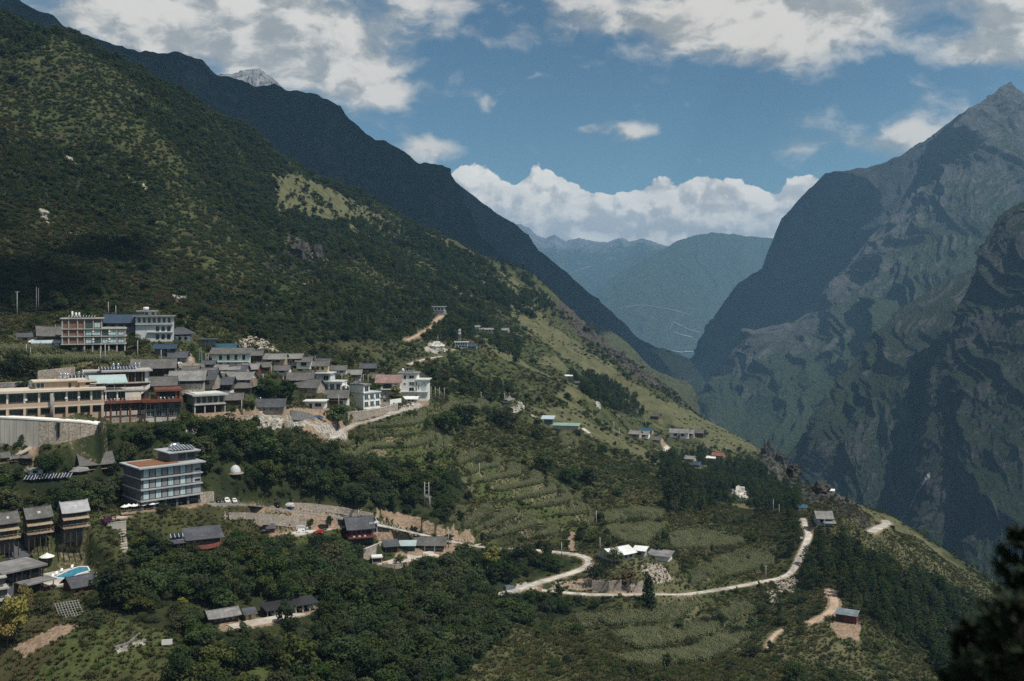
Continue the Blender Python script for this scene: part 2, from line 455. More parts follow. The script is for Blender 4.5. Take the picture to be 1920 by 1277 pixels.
def stone_mat(name, base, joint, scale, rnd=0.35):
    m = bpy.data.materials.new(name); m.use_nodes = True
    t = NT(m.node_tree); m.node_tree.nodes.clear()
    b = t.n('ShaderNodeBsdfPrincipled'); o = t.n('ShaderNodeOutputMaterial'); t.l(b.outputs[0], o.inputs[0])
    v = t.n('ShaderNodeTexCoord').outputs['Object']
    vo = t.n('ShaderNodeTexVoronoi'); vo.inputs['Scale'].default_value = scale; t.l(v, vo.inputs['Vector'])
    ve = t.n('ShaderNodeTexVoronoi'); ve.feature = 'DISTANCE_TO_EDGE'; ve.inputs['Scale'].default_value = scale; t.l(v, ve.inputs['Vector'])
    r, g, bb = t.sep(vo.outputs['Color'])
    lo = tuple(c * (1 - rnd) for c in base); hi = tuple(min(1, c * (1 + rnd)) for c in base)
    c = t.mix(r, lo, hi)
    c = t.mix(t.ss(t.noise(v, 0.25, 4.0), 0.4, 0.7, 0.0, 0.45), c, tuple(x * 0.5 for x in base))
    c = t.mix(t.ss(ve.outputs[0], 0.0, 0.07, 1.0, 0.0), c, joint)
    t.l(c, b.inputs['Base Color']); b.inputs['Roughness'].default_value = 0.9
    bp = t.n('ShaderNodeBump'); bp.inputs['Strength'].default_value = 0.6; bp.inputs['Distance'].default_value = 0.15
    t.l(ve.outputs[0], bp.inputs['Height']); t.l(bp.outputs[0], b.inputs['Normal'])
    MATS[name] = m
    return m
def tile_mat(name, col, pitch=0.28):
    """rows of roof tiles: relief and tone on top of the real slope"""
    m = bpy.data.materials.new(name); m.use_nodes = True
    t = NT(m.node_tree); m.node_tree.nodes.clear()
    b = t.n('ShaderNodeBsdfPrincipled'); o = t.n('ShaderNodeOutputMaterial'); t.l(b.outputs[0], o.inputs[0])
    v = t.n('ShaderNodeTexCoord').outputs['Object']
    wv = t.n('ShaderNodeTexWave'); wv.bands_direction = 'X'; wv.inputs['Scale'].default_value = 0.32 / pitch; wv.inputs['Distortion'].default_value = 0.3
    t.l(v, wv.inputs['Vector'])
    n = t.noise(v, 1.1, 6.0, 0.65); n2 = t.noise(v, 0.22, 3.0)
    f = t.m('ADD', t.m('MULTIPLY', n, 0.55), t.m('MULTIPLY', n2, 0.45))
    c = t.mix(t.ss(f, 0.36, 0.66), tuple(x * 0.55 for x in col), tuple(x * 1.3 for x in col))
    c = t.mix(t.m('MULTIPLY', wv.outputs['Fac'], 0.35), c, tuple(x * 0.6 for x in col))
    t.l(c, b.inputs['Base Color']); b.inputs['Roughness'].default_value = 0.85
    bp = t.n('ShaderNodeBump'); bp.inputs['Strength'].default_value = 0.5; bp.inputs['Distance'].default_value = 0.08
    t.l(wv.outputs['Fac'], bp.inputs['Height']); t.l(bp.outputs[0], b.inputs['Normal'])
    MATS[name] = m
    return m
def attr(t, name):
    nd = t.n('ShaderNodeAttribute'); nd.attribute_name = name
    return nd.outputs['Fac']

def ground_mat():
    m = bpy.data.materials.new('hillside_ground'); m.use_nodes = True
    t = NT(m.node_tree); m.node_tree.nodes.clear()
    b = t.n('ShaderNodeBsdfPrincipled'); o = t.n('ShaderNodeOutputMaterial'); t.l(b.outputs[0], o.inputs[0])
    v = t.n('ShaderNodeTexCoord').outputs['Object']
    fine = t.noise(v, 0.9, 8.0, 0.65); mid = t.noise(v, 0.09, 6.0, 0.6); big = t.noise(v, 0.018, 4.0, 0.55)
    scrub = t.mix(t.ss(mid, 0.35, 0.65), (0.032, 0.042, 0.017), (0.074, 0.082, 0.033))
    scrub = t.mix(t.ss(big, 0.45, 0.68, 0.0, 0.65), scrub, (0.058, 0.046, 0.025))
    mead = t.mix(t.ss(mid, 0.32, 0.68), (0.072, 0.077, 0.037), (0.128, 0.124, 0.064))
    mead = t.mix(t.ss(fine, 0.50, 0.72, 0.0, 0.7), mead, (0.042, 0.047, 0.020))
    soil = t.mix(t.ss(fine, 0.34, 0.66), (0.17, 0.115, 0.078), (0.31, 0.238, 0.17))
    ston = t.mix(t.ss(t.noise(v, 0.55, 9.0, 0.72), 0.36, 0.62), (0.14, 0.13, 0.115), (0.46, 0.43, 0.37))
    rock = t.mix(t.ss(t.noise(v, 0.16, 9.0, 0.7), 0.36, 0.66), (0.020, 0.020, 0.018), (0.095, 0.086, 0.072))
    gre = t.mix(t.ss(fine, 0.35, 0.65), (0.045, 0.060, 0.020), (0.082, 0.098, 0.036))
    wob = t.m('MULTIPLY', t.m('SUBTRACT', t.m('ADD', t.m('MULTIPLY', fine, 0.6), t.m('MULTIPLY', mid, 0.5)), 0.55), 1.6)
    def amt(nm): return t.ss(t.m('ADD', attr(t, nm), t.m('MULTIPLY', wob, t.ss(attr(t, nm), 0.0, 0.15))), 0.35, 0.62)
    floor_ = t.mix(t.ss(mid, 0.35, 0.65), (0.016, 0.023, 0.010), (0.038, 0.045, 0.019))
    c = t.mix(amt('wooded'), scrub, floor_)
    c = t.mix(amt('meadow'), c, mead)
    c = t.mix(amt('green'), c, gre)
    c = t.mix(amt('rock'), c, rock)
    c = t.mix(amt('soil'), c, soil)
    c = t.mix(amt('stone'), c, ston)
    t.l(c, b.inputs['Base Color']); b.inputs['Roughness'].default_value = 0.95; b.inputs['Specular IOR Level'].default_value = 0.1
    bp = t.n('ShaderNodeBump'); bp.inputs['Strength'].default_value = 0.7; bp.inputs['Distance'].default_value = 0.8
    t.l(t.m('ADD', fine, t.m('MULTIPLY', mid, 1.5)), bp.inputs['Height']); t.l(bp.outputs[0], b.inputs['Normal'])
    return m

def cliff_mat(name, rock_a, rock_b, veg, f=1.0, veg_bias=0.0, pale=(0.34, 0.33, 0.31), pale_amt=0.35):
    """rock with scrub on the ledges; f = size factor of the features (1 per ~100 m)"""
    m = bpy.data.materials.new(name); m.use_nodes = True
    t = NT(m.node_tree); m.node_tree.nodes.clear()
    b = t.n('ShaderNodeBsdfPrincipled'); o = t.n('ShaderNodeOutputMaterial'); t.l(b.outputs[0], o.inputs[0])
    v = t.n('ShaderNodeTexCoord').outputs['Object']
    vs = t.vm('MULTIPLY', v, (1.0, 1.0, 0.22))
    n1 = t.noise(vs, 0.022 * f, 11.0, 0.70, dist=0.5); n2 = t.noise(v, 0.0045 * f, 6.0, 0.6); n3 = t.noise(vs, 0.09 * f, 8.0, 0.7)
    c = t.mix(t.ss(n1, 0.33, 0.67), rock_a, rock_b)
    c = t.mix(t.m('MULTIPLY', t.ss(n3, 0.56, 0.72), t.ss(n1, 0.45, 0.7, 0.0, pale_amt * 2)), c, pale)
    nz = t.sep(t.n('ShaderNodeNewGeometry').outputs['Normal'])[2]
    va = t.m('ADD', t.m('ADD', t.m('MULTIPLY', t.m('SUBTRACT', nz, 0.42), 1.6), attr(t, 'veg')), t.m('MULTIPLY', t.m('SUBTRACT', t.m('ADD', t.m('MULTIPLY', n2, 0.5), t.m('MULTIPLY', n3, 0.5)), 0.5), 2.2))
    vm_ = t.ss(t.m('ADD', va, veg_bias), 0.25, 0.55)
    vg = t.mix(t.ss(t.noise(v, 0.12 * f, 8.0, 0.7), 0.36, 0.64), tuple(x * 0.45 for x in veg), tuple(x * 1.35 for x in veg))
    c = t.mix(vm_, c, vg)
    t.l(c, b.inputs['Base Color']); b.inputs['Roughness'].default_value = 0.95; b.inputs['Specular IOR Level'].default_value = 0.1
    bp = t.n('ShaderNodeBump'); bp.inputs['Strength'].default_value = 1.0; bp.inputs['Distance'].default_value = 16.0 / f
    t.l(t.m('ADD', n3, t.m('MULTIPLY', n1, 1.5)), bp.inputs['Height']); t.l(bp.outputs[0], b.inputs['Normal'])
    return m

# ------------------------------------------------------------------ far mountains: lofted between surveyed contour lines
def loft(name, rows, nu, nvs, mat_, amp=60.0, wl=500.0, zst=0.4, veg=None, seed=0.0, small=0.22, fade_top=0.35, label=None, far=1.0):
    R = []
    for row in rows:
        r = np.array(row, float); r[:, 2] = np.log(r[:, 2] * far)
        d = np.concatenate([[0], np.cumsum(np.hypot(np.diff(r[:, 0]), np.diff(r[:, 1])))]); d /= d[-1]
        u = np.linspace(0, 1, nu)
        R.append(np.stack([np.interp(u, d, r[:, k]) for k in range(3)], 1))
    R = np.array(R)
    vv = np.concatenate([k + np.linspace(0, 1, n, endpoint=False) for k, n in enumerate(nvs)] + [[len(rows) - 1]])
    out = np.empty((nu, len(vv), 3))
    k = np.clip(vv.astype(int), 0, len(rows) - 2); f = (vv - k)
    p0, p1, p2, p3 = R[np.clip(k - 1, 0, None)], R[k], R[k + 1], R[np.clip(k + 2, None, len(rows) - 1)]
    t = f[:, None, None]
    cr = 0.5 * (2 * p1 + (p2 - p0) * t + (2 * p0 - 5 * p1 + 4 * p2 - p3) * t * t + (3 * p1 - p0 - 3 * p2 + p3) * t ** 3)
    lin = p1 + (p2 - p1) * t
    q = (0.5 * cr + 0.5 * lin).transpose(1, 0, 2)
    Y = np.exp(q[..., 2])
    X = (q[..., 0] - CX) / F * Y; Z = -(q[..., 1] - HY) / F * Y
    W = np.stack([X, Y, Z], -1)
    du = np.gradient(W, axis=0); dv = np.gradient(W, axis=1)
    N = np.cross(dv, du); N /= np.linalg.norm(N, axis=-1, keepdims=True) + 1e-9
    N = np.where((N[..., 1:2] > 0) & (vv[None, :, None] >= 1), -N, N)
    for a in range(2): N = (np.roll(N, 6, a) + N + np.roll(N, -6, a)) / 3
    N[..., 2] *= 0.5
    # gullies run down the fall line: noise is stretched along height, lateral coordinate follows the strike
    T = np.concatenate([[0], np.cumsum(np.linalg.norm(np.diff(W[:, 6:, :2].mean(1), axis=0), axis=1))])[:, None] + np.zeros_like(X)
    T = T + wl * 0.35 * fbm(X / wl, Y / wl, Z / wl + seed, 3)
    n1 = ridged(T / wl + seed, Z / (wl * 2.6) + seed, seed * 1.7, 5) - 0.75
    n2 = ridged(T / (wl * 0.22) - seed, Z / (wl * 0.5), Y / (wl * 1.4), 4) - 0.75
    n0 = fbm(X / (wl * 2.2), Y / (wl * 2.2), Z / (wl * 2.2) + seed, 3)
    env = np.interp(vv, [0, 1, 1.35, len(rows) - 1], [0.2, fade_top, 1.0, 1.0])[None, :]
    D = amp * env * (n1 * 0.8 + n0 * 0.5) + amp * small * (0.5 + 0.5 * env) * n2
    n3 = ridged(X / (wl * 0.055) + seed, Y / (wl * 0.055), Z / (wl * 0.055) * 0.30, 3) - 0.7
    D = D + amp * 0.085 * n3 * (0.4 + 0.6 * env)
    W = W + N * D[..., None]
    W[..., 2] += amp * 0.10 * fbm(X / (wl * 0.12), Y / (wl * 0.12), seed, 3) * np.interp(vv, [0, 1, 1.3], [0, 1, 0.3])[None, :]
    vg = np.zeros(W.shape[:2]) if veg is None else np.interp(vv, np.arange(len(rows)), veg)[None, :] + np.zeros((nu, 1))
    me = mesh_np(name, W.reshape(-1, 3), grid_faces(nu, len(vv), True), [mat_], True, {'veg': vg})
    o = link(name, me)
    tag(o, label=label, kind='structure')
    return o
def back(row, k=1.16, d=140):
    return [(a, b + d, c * k) for a, b, c in row]

def build_mountains():
    # left, behind the wooded hill: dark forested range
    rid = [(-500,-260,2300),(-300,-190,2400),(0,-32,2500),(40,2,2520),(95,32,2540),(150,62,2560),(205,80,2590),(262,96,2620),(310,99,2650),(350,105,2680),(385,117,2720),(410,138,2760),(450,152,2800),(480,163,2850),(520,161,2900),(560,164,2950),(585,178,2980),(610,188,3000),(640,194,3040),(655,214,3070),(680,240,3100),(705,258,3130),(725,262,3160),(760,280,3200),(785,303,3220),(805,310,3240),(835,320,3270),(860,372,3280),(880,420,3280),(915,455,3260),(950,482,3230),(985,514,3200),(1015,548,3180)]
    mid = [(-500,0,2200),(0,180,2300),(300,260,2350),(500,330,2450),(640,400,2600),(760,470,2750),(880,560,2850),(960,590,2950),(1020,600,3000)]
    bas = [(-500,500,1900),(0,450,2000),(300,520,2000),(500,600,2100),(700,680,2250),(900,740,2500),(1030,760,2700)]
    m = cliff_mat('range_forest', (0.028, 0.030, 0.034), (0.085, 0.083, 0.080), (0.016, 0.024, 0.015), 0.9, 0.25, (0.20, 0.18, 0.16), 0.12)
    loft('mountain', [back(rid), rid, mid, bas], 700, [6, 120, 40], m, 90, 520, 0.45, [0.3, 0.25, 0.1, 0.1], 3.1)
    # beyond it: the long spur that runs down to the river
    rid = [(800,352,4700),(845,338,4700),(872,356,4720),(905,380,4750),(940,404,4800),(970,425,4830),(992,438,4850),(1010,468,4860),(1060,511,4900),(1100,545,4920),(1132,572,4950),(1165,602,4970),(1200,636,5000),(1230,648,5000),(1258,657,5050),(1290,668,5100),(1312,690,5100),(1340,738,5000)]
    bas = [(800,560,3900),(900,640,3900),(1000,690,3800),(1100,740,3700),(1200,790,3600),(1260,820,3600),(1340,850,3700)]
    mid = [(800,420,4300),(900,510,4300),(1000,575,4250),(1100,640,4200),(1170,690,4150),(1230,716,4150),(1280,730,4200),(1340,790,4300)]
    m = cliff_mat('spur_far', (0.035, 0.038, 0.042), (0.10, 0.098, 0.095), (0.026, 0.036, 0.020), 0.7, 0.15, (0.22, 0.21, 0.20), 0.15)
    loft('mountain', [back(rid, 1.12, 60), rid, mid, bas], 360, [5, 70, 40], m, 70, 600, 0.5, [0.2, 0.1, 0.2, 0.3], 8.4)
    # lit green shoulder above the gorge
    rid = [(1020,585,2900),(1060,590,2880),(1085,595,2860),(1112,603,2840),(1135,613,2820),(1155,626,2800),(1176,642,2780),(1190,655,2760),(1200,668,2750),(1222,688,2720),(1240,700,2700),(1262,708,2690),(1285,712,2680),(1300,722,2670),(1308,738,2660),(1312,772,2650),(1316,800,2640)]
    bas = [(1020,700,2300),(1100,740,2250),(1160,790,2200),(1220,830,2150),(1270,860,2150),(1316,900,2200)]
    m = cliff_mat('shoulder', (0.12, 0.105, 0.09), (0.26, 0.23, 0.20), (0.095, 0.102, 0.050), 1.6, 0.62, pale_amt=0.2)
    loft('hill', [back(rid, 1.1, 60), rid, bas], 240, [5, 110], m, 30, 260, 0.6, [0.3, 0.5, 0.1], 5.5)
    # grey summit left, in the clouds
    rid = [(330,170,7600),(380,148,7600),(410,132,7600),(440,128,7600),(463,122,7600),(484,120,7600),(497,136,7600),(512,146,7600),(528,158,7600),(560,190,7600),(640,260,7500)]
    bas = [(330,330,6600),(440,340,6600),(520,340,6600),(640,400,6600)]
    m = cliff_mat('summit_rock', (0.20, 0.205, 0.21), (0.46, 0.455, 0.44), (0.10, 0.10, 0.09), 0.8, -0.9, (0.62, 0.61, 0.59), 0.5)
    loft('mountain', [back(rid, 1.1, 60), rid, bas], 200, [4, 120], m, 75, 420, 0.5, None, 1.2, 0.35, 0.6, far=0.70)
    # far end of the valley
    rid = [(880,420,16500),(930,424,16400),(965,420,16300),(990,428,16000),(1005,441,16000),(1022,448,16000),(1040,440,16000),(1060,452,16000),(1085,447,16000),(1110,452,16000),(1138,455,16000),(1160,447,16000),(1180,454,16000),(1205,449,16000),(1230,457,16000),(1260,463,15800),(1320,470,15600),(1400,470,15600),(1500,470,15600)]
    bas = [(880,640,12500),(1000,650,12200),(1200,664,12000),(1350,664,12000),(1500,664,12000)]
    mid = [(880,520,14000),(1000,540,14000),(1100,530,14200),(1200,540,13800),(1350,560,13600),(1500,560,13600)]
    m = cliff_mat('far_range', (0.13, 0.14, 0.135), (0.26, 0.26, 0.25), (0.075, 0.095, 0.055), 0.22, 0.25, (0.75, 0.74, 0.72), 0.5)
    loft('mountain', [back(rid, 1.1, 40), rid, mid, bas], 330, [4, 60, 60], m, 190, 1500, 0.6, [-0.9, -0.9, 0.3, 0.5], 2.2, far=1.12)
    rid = [(1090,560,12600),(1120,545,12700),(1155,515,12800),(1190,496,12900),(1215,482,13000),(1240,468,13100),(1270,452,13200),(1300,441,13300),(1335,434,13400),(1365,437,13400),(1400,443,13400),(1450,446,13400),(1520,440,13400),(1600,430,13400)]
    mid = [(1090,610,11800),(1200,580,12000),(1300,550,12200),(1400,540,12300),(1600,540,12300)]
    bas = [(1090,668,10800),(1200,672,10800),(1320,672,10800),(1450,672,10800),(1600,672,10800)]
    m = cliff_mat('far_hill', (0.13, 0.14, 0.13), (0.24, 0.24, 0.22), (0.075, 0.095, 0.050), 0.3, 0.45, (0.50, 0.48, 0.42), 0.25)
    loft('mountain', [back(rid, 1.1, 40), rid, mid, bas], 300, [4, 60, 60], m, 150, 1300, 0.6, [0.4, 0.4, 0.5, 0.35], 6.6, far=1.14)
    # right wall of the gorge, far buttress (shaded by an added cloud)
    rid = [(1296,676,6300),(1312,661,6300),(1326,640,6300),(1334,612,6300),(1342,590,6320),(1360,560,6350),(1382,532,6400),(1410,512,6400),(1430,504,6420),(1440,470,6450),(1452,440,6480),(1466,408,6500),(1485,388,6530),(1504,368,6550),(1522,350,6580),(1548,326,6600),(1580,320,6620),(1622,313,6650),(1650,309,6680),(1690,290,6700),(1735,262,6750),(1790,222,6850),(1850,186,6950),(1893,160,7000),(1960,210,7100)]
    mid = [(1296,720,5700),(1330,700,5700),(1380,660,5700),(1450,620,5700),(1520,560,5800),(1620,500,5900),(1760,430,6100),(1960,400,6300)]
    bas = [(1290,800,5000),(1330,800,5000),(1400,800,5000),(1500,760,5000),(1620,700,5100),(1780,640,5300),(1960,640,5400)]
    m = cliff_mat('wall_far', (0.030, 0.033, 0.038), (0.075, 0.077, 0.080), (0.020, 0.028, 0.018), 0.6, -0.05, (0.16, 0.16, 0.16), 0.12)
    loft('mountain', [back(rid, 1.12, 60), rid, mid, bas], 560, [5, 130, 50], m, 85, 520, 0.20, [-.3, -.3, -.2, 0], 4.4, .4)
    # right wall, main buttress up to the summit
    rid = [(1318,762,4300),(1328,735,4300),(1345,700,4320),(1372,660,4350),(1396,624,4400),(1430,615,4430),(1478,606,4480),(1512,588,4520),(1545,568,4560),(1562,536,4620),(1580,508,4680),(1606,476,4740),(1640,436,4820),(1682,388,4920),(1708,345,5000),(1726,306,5100),(1744,268,5200),(1768,244,5260),(1800,214,5350),(1832,196,5420),(1860,180,5500),(1876,165,5540),(1893,154,5600),(1906,160,5620),(1930,176,5650),(2010,240,5700),(2200,300,5700),(2600,380,5700)]
    mid = [(1320,778,3600),(1380,760,3560),(1450,740,3500),(1540,720,3420),(1620,650,3600),(1700,560,3800),(1790,480,4100),(1900,420,4300),(2100,520,4300),(2600,640,4200)]
    lo = [(1322,800,3150),(1400,830,3000),(1470,860,2800),(1540,850,2700),(1640,830,2800),(1760,740,3000),(1900,680,3200),(2200,800,3200),(2600,900,3200)]
    bas = [(1330,900,2900),(1420,930,2700),(1500,960,2500),(1600,1030,2400),(1750,1100,2300),(1950,1150,2300),(2300,1250,2300),(2600,1300,2300)]
    m = cliff_mat('wall_main', (0.055, 0.058, 0.062), (0.125, 0.126, 0.126), (0.046, 0.064, 0.036), 1.1, 0.0, (0.22, 0.215, 0.21), 0.15)
    loft('mountain', [back(rid, 1.1, 60), rid, mid, lo, bas], 800, [5, 200, 80, 30], m, 78, 400, 0.22, [-0.7, -0.6, 0.28, 0.55, 0.45], 7.7, 0.50)
    # nearer rib with a sheer left edge
    rid = [(1478,930,2500),(1490,884,2500),(1503,850,2510),(1522,806,2530),(1542,768,2560),(1566,735,2600),(1588,700,2650),(1610,664,2720),(1640,628,2800),(1668,600,2860),(1700,572,2950),(1740,548,3040),(1790,520,3150),(1850,490,3250),(1950,470,3300),(2100,470,3300)]
    mid = [(1482,950,2350),(1520,890,2300),(1580,830,2260),(1650,780,2300),(1740,730,2400),(1850,690,2500),(2100,720,2500)]
    bas = [(1482,980,2200),(1560,990,2050),(1640,1010,1980),(1720,1060,1900),(1850,1130,1850),(1980,1170,1850),(2100,1200,1850)]
    m = cliff_mat('wall_rib', (0.045, 0.045, 0.047), (0.095, 0.091, 0.090), (0.032, 0.046, 0.025), 1.5, 0.05, (0.18, 0.165, 0.16), 0.15)
    loft('cliff', [back(rid, 1.1, 60), rid, mid, bas], 480, [5, 150, 120], m, 52, 260, 0.22, [-0.2, -0.25, 0.0, 0.35], 9.3, 0.50)
    # dark rock at the right edge
    rid = [(1690,990,2150),(1716,900,2180),(1735,800,2200),(1742,730,2220),(1752,690,2240),(1770,648,2260),(1792,602,2300),(1815,548,2330),(1838,490,2360),(1856,436,2390),(1876,405,2400),(1900,390,2420),(1930,372,2440),(2000,330,2500),(2150,260,2600),(2600,100,2700)]
    mid = [(1700,1020,2050),(1745,940,1980),(1790,850,1950),(1850,760,1980),(1930,700,2000),(2100,650,2050),(2600,560,2100)]
    bas = [(1700,1060,1950),(1770,1090,1750),(1850,1150,1650),(1950,1220,1600),(2100,1300,1550),(2600,1500,1500)]
    m = cliff_mat('wall_near', (0.034, 0.034, 0.036), (0.078, 0.074, 0.072), (0.026, 0.038, 0.019), 1.8, 0.05, (0.16, 0.145, 0.14), 0.15)
    loft('cliff', [back(rid, 1.1, 60), rid, mid, bas], 480, [5, 170, 120], m, 56, 240, 0.22, [-0.2, -0.25, 0.0, 0.35], 11.3, 0.50)
    # valley floor / river plain, one sheet under everything as far as the hills
    v = [(-9000, -50, -1040), (9000, -50, -1040), (12900, 20500, -880), (-12900, 20500, -880)]
    g = link('valley_floor', mesh_np('valley_floor', v, [(0, 1, 2, 3)], [mat('valley_soil', (0.12, 0.12, 0.07), 0.95, 0.3, 0.002)]))
    tag(g, kind='structure')
build_mountains()

# a pale torrent bed of boulders runs down a gully of the right wall
RIBBON_BVH = []
def onrock_factory():
    from mathutils.bvhtree import BVHTree
    if not RIBBON_BVH:
        for o in COL.objects:
            if o.name.startswith(('cliff', 'mountain', 'hill')) and o.type == 'MESH':
                RIBBON_BVH.append(BVHTree.FromPolygons([v.co for v in o.data.vertices], [tuple(p.vertices) for p in o.data.polygons]))
    def f(px, py, lift):
        d = Vector(((px - CX) / F, 1.0, -(py - HY) / F)).normalized(); best = None
        for t in RIBBON_BVH:
            q = t.ray_cast(Vector((0, 0, 0)), d)
            if q[0] is not None and (best is None or q[3] < best[1]): best = (q[0], q[3])
        return None if best is None else best[0] - d * lift
    return f
def torrent():
    f_ = onrock_factory(); onrock = lambda px, py: f_(px, py, 2.5)
    r = np.random.default_rng(4)
    line = [(1742,886),(1737,897),(1731,906),(1722,918),(1716,930),(1711,941),(1706,953),(1699,962),(1692,972),(1688,984),(1684,996)]
    L = np.array(line, float); u = np.linspace(0, len(L) - 1, 60)
    vs, fs = [], []
    for k in range(len(u)):
        cx_, cy_ = np.interp(u[k], np.arange(len(L)), L[:, 0]), np.interp(u[k], np.arange(len(L)), L[:, 1])
        w = 1.2 + 3.6 * abs(vnoise(np.array([u[k] * 1.3]), np.array([.5]), .5)[0]) * 1.4 + r.uniform(0, .8)
        j = 2.2 * vnoise(np.array([u[k] * 2.1]), np.array([7.5]), .5)[0]
        ps = [onrock(cx_ + j + o * w, cy_ + o * .6) for o in (-1, 0, 1)]
        if any(p is None for p in ps): continue
        vs += [tuple(p) for p in ps]
    n = len(vs) // 3
    for k in range(n - 1):
        a = 3 * k; fs += [(a, a + 3, a + 4, a + 1), (a + 1, a + 4, a + 5, a + 2)]
    tag(link('stream', mesh_np('stream', vs, fs, [mat('torrent_stone', (0.25, 0.25, 0.248), 0.85, 0.6, 0.10)])), kind='structure')
torrent()
def far_tracks():
    f_ = onrock_factory(); m = mat('far_track', (0.25, 0.24, 0.20), 0.9, 0.4, 0.02)
    for line, w in (([(1163,578),(1185,573),(1212,572),(1236,576),(1262,581),(1288,588),(1302,592)], .6), ([(1256,618),(1262,604),(1276,610),(1292,617),(1306,622),(1314,624)], 1.1), ([(1258,606),(1268,598),(1278,592),(1284,586)], .8), ([(1262,622),(1280,628),(1296,632),(1310,640)], 1.0), ([(1284,614),(1288,628),(1284,642)], .8), ([(1222,580),(1220,592),(1232,600)], .7), ([(1052,522),(1080,508),(1110,498)], .7), ([(1250,655),(1275,660),(1300,659)], 1.4)):
        L = np.array(line, float); d = np.concatenate([[0], np.cumsum(np.hypot(*np.diff(L, axis=0).T))]); u = np.linspace(0, d[-1], max(8, int(d[-1] / 2.5)))
        vs, fs = [], []
        for k in u:
            x, y = np.interp(k, d, L[:, 0]), np.interp(k, d, L[:, 1]); j = .8 * vnoise(np.array([k / 7.]), np.array([w * 9]), .3)[0]
            a, b = f_(x, y + j - w / 2, 25), f_(x, y + j + w / 2, 25)
            if a is None or b is None: continue
            vs += [tuple(a), tuple(b)]
        n = len(vs) // 2; fs = [(2 * i, 2 * i + 1, 2 * i + 3, 2 * i + 2) for i in range(n - 1)]
        if fs: tag(link('track', mesh_np('track', vs, fs, [m])), kind='structure')
far_tracks()

# ------------------------------------------------------------------ haze: one closed box of thin air
def haze():
    x0, x1, y0, y1, z0, z1 = -13000, 13000, -400, 20600, -1060, 1420
    v = [(x, y, z) for z in (z0, z1) for y in (y0, y1) for x in (x0, x1)]
    f = [(0, 2, 3, 1), (4, 5, 7, 6), (0, 1, 5, 4), (2, 6, 7, 3), (0, 4, 6, 2), (1, 3, 7, 5)]
    m = bpy.data.materials.new('haze'); m.use_nodes = True
    t = NT(m.node_tree); m.node_tree.nodes.clear()
    pv = t.n('ShaderNodeVolumePrincipled')
    pv.inputs['Color'].default_value = HAZE_COL
    pv.inputs['Density'].default_value = HAZE_DENS
    pv.inputs['Anisotropy'].default_value = 0.0
    o = t.n('ShaderNodeOutputMaterial'); t.l(pv.outputs[0], o.inputs['Volume'])
    try: m.cycles.homogeneous_volume = True
    except Exception: pass
    h = link('haze', mesh_np('haze', v, f, [m]))
    tag(h, kind='stuff')
HAZE_COL = (0.34, 0.66, 1.0, 1.0)
HAZE_DENS = 5.6e-5
haze()

# ------------------------------------------------------------------ geometry-node instancing for what nobody could count
def scatter(name, pts, sources, label=None, kind='stuff'):
    """pts: (n,3) positions, plus arrays rot, scale, idx; sources: list of meshes"""
    co, rot, scl, idx = pts
    me = bpy.data.meshes.new(name)
    me.vertices.add(len(co)); me.vertices.foreach_set('co', np.asarray(co, np.float32).ravel())
    a = me.attributes.new('rot', 'FLOAT_VECTOR', 'POINT'); a.data.foreach_set('vector', np.asarray(rot, np.float32).ravel())
    a = me.attributes.new('scl', 'FLOAT_VECTOR', 'POINT'); a.data.foreach_set('vector', np.asarray(scl, np.float32).ravel())
    a = me.attributes.new('idx', 'INT', 'POINT'); a.data.foreach_set('value', np.asarray(idx, np.int32).ravel())
    o = link(name, me); tag(o, label=label, kind=kind)
    ng = bpy.data.node_groups.new(name, 'GeometryNodeTree')
    ng.interface.new_socket('Geometry', in_out='INPUT', socket_type='NodeSocketGeometry')
    ng.interface.new_socket('Geometry', in_out='OUTPUT', socket_type='NodeSocketGeometry')
    t = NT(ng)
    gi = t.n('NodeGroupInput'); go = t.n('NodeGroupOutput')
    join = t.n('GeometryNodeJoinGeometry')
    mp = t.n('GeometryNodeMeshToPoints'); t.l(gi.outputs[0], mp.inputs[0])
    def named(nm, typ):
        nd = t.n('GeometryNodeInputNamedAttribute'); nd.data_type = typ; nd.inputs[0].default_value = nm; return nd.outputs[0]
    r, s_, ix = named('rot', 'FLOAT_VECTOR'), named('scl', 'FLOAT_VECTOR'), named('idx', 'INT')
    for k, src in enumerate(sources):
        oi = t.n('GeometryNodeObjectInfo'); oi.transform_space = 'ORIGINAL'; oi.inputs[0].default_value = src
        oi.inputs['As Instance'].default_value = True
        io = t.n('GeometryNodeInstanceOnPoints')
        t.l(mp.outputs[0], io.inputs['Points']); t.l(oi.outputs['Geometry'], io.inputs['Instance'])
        cmp_ = t.n('FunctionNodeCompare'); cmp_.data_type = 'INT'; cmp_.operation = 'EQUAL'
        t.l(ix, cmp_.inputs[2]); cmp_.inputs[3].default_value = k
        t.l(cmp_.outputs[0], io.inputs['Selection'])
        t.l(r, io.inputs['Rotation']); t.l(s_, io.inputs['Scale'])
        t.l(io.outputs[0], join.inputs[0])
    t.l(join.outputs[0], go.inputs[0])
    md = o.modifiers.new('scatter', 'NODES'); md.node_group = ng
    return o
def source(name, me):
    return bpy.data.objects.new(name, me)      # kept out of the scene; only its mesh is repeated

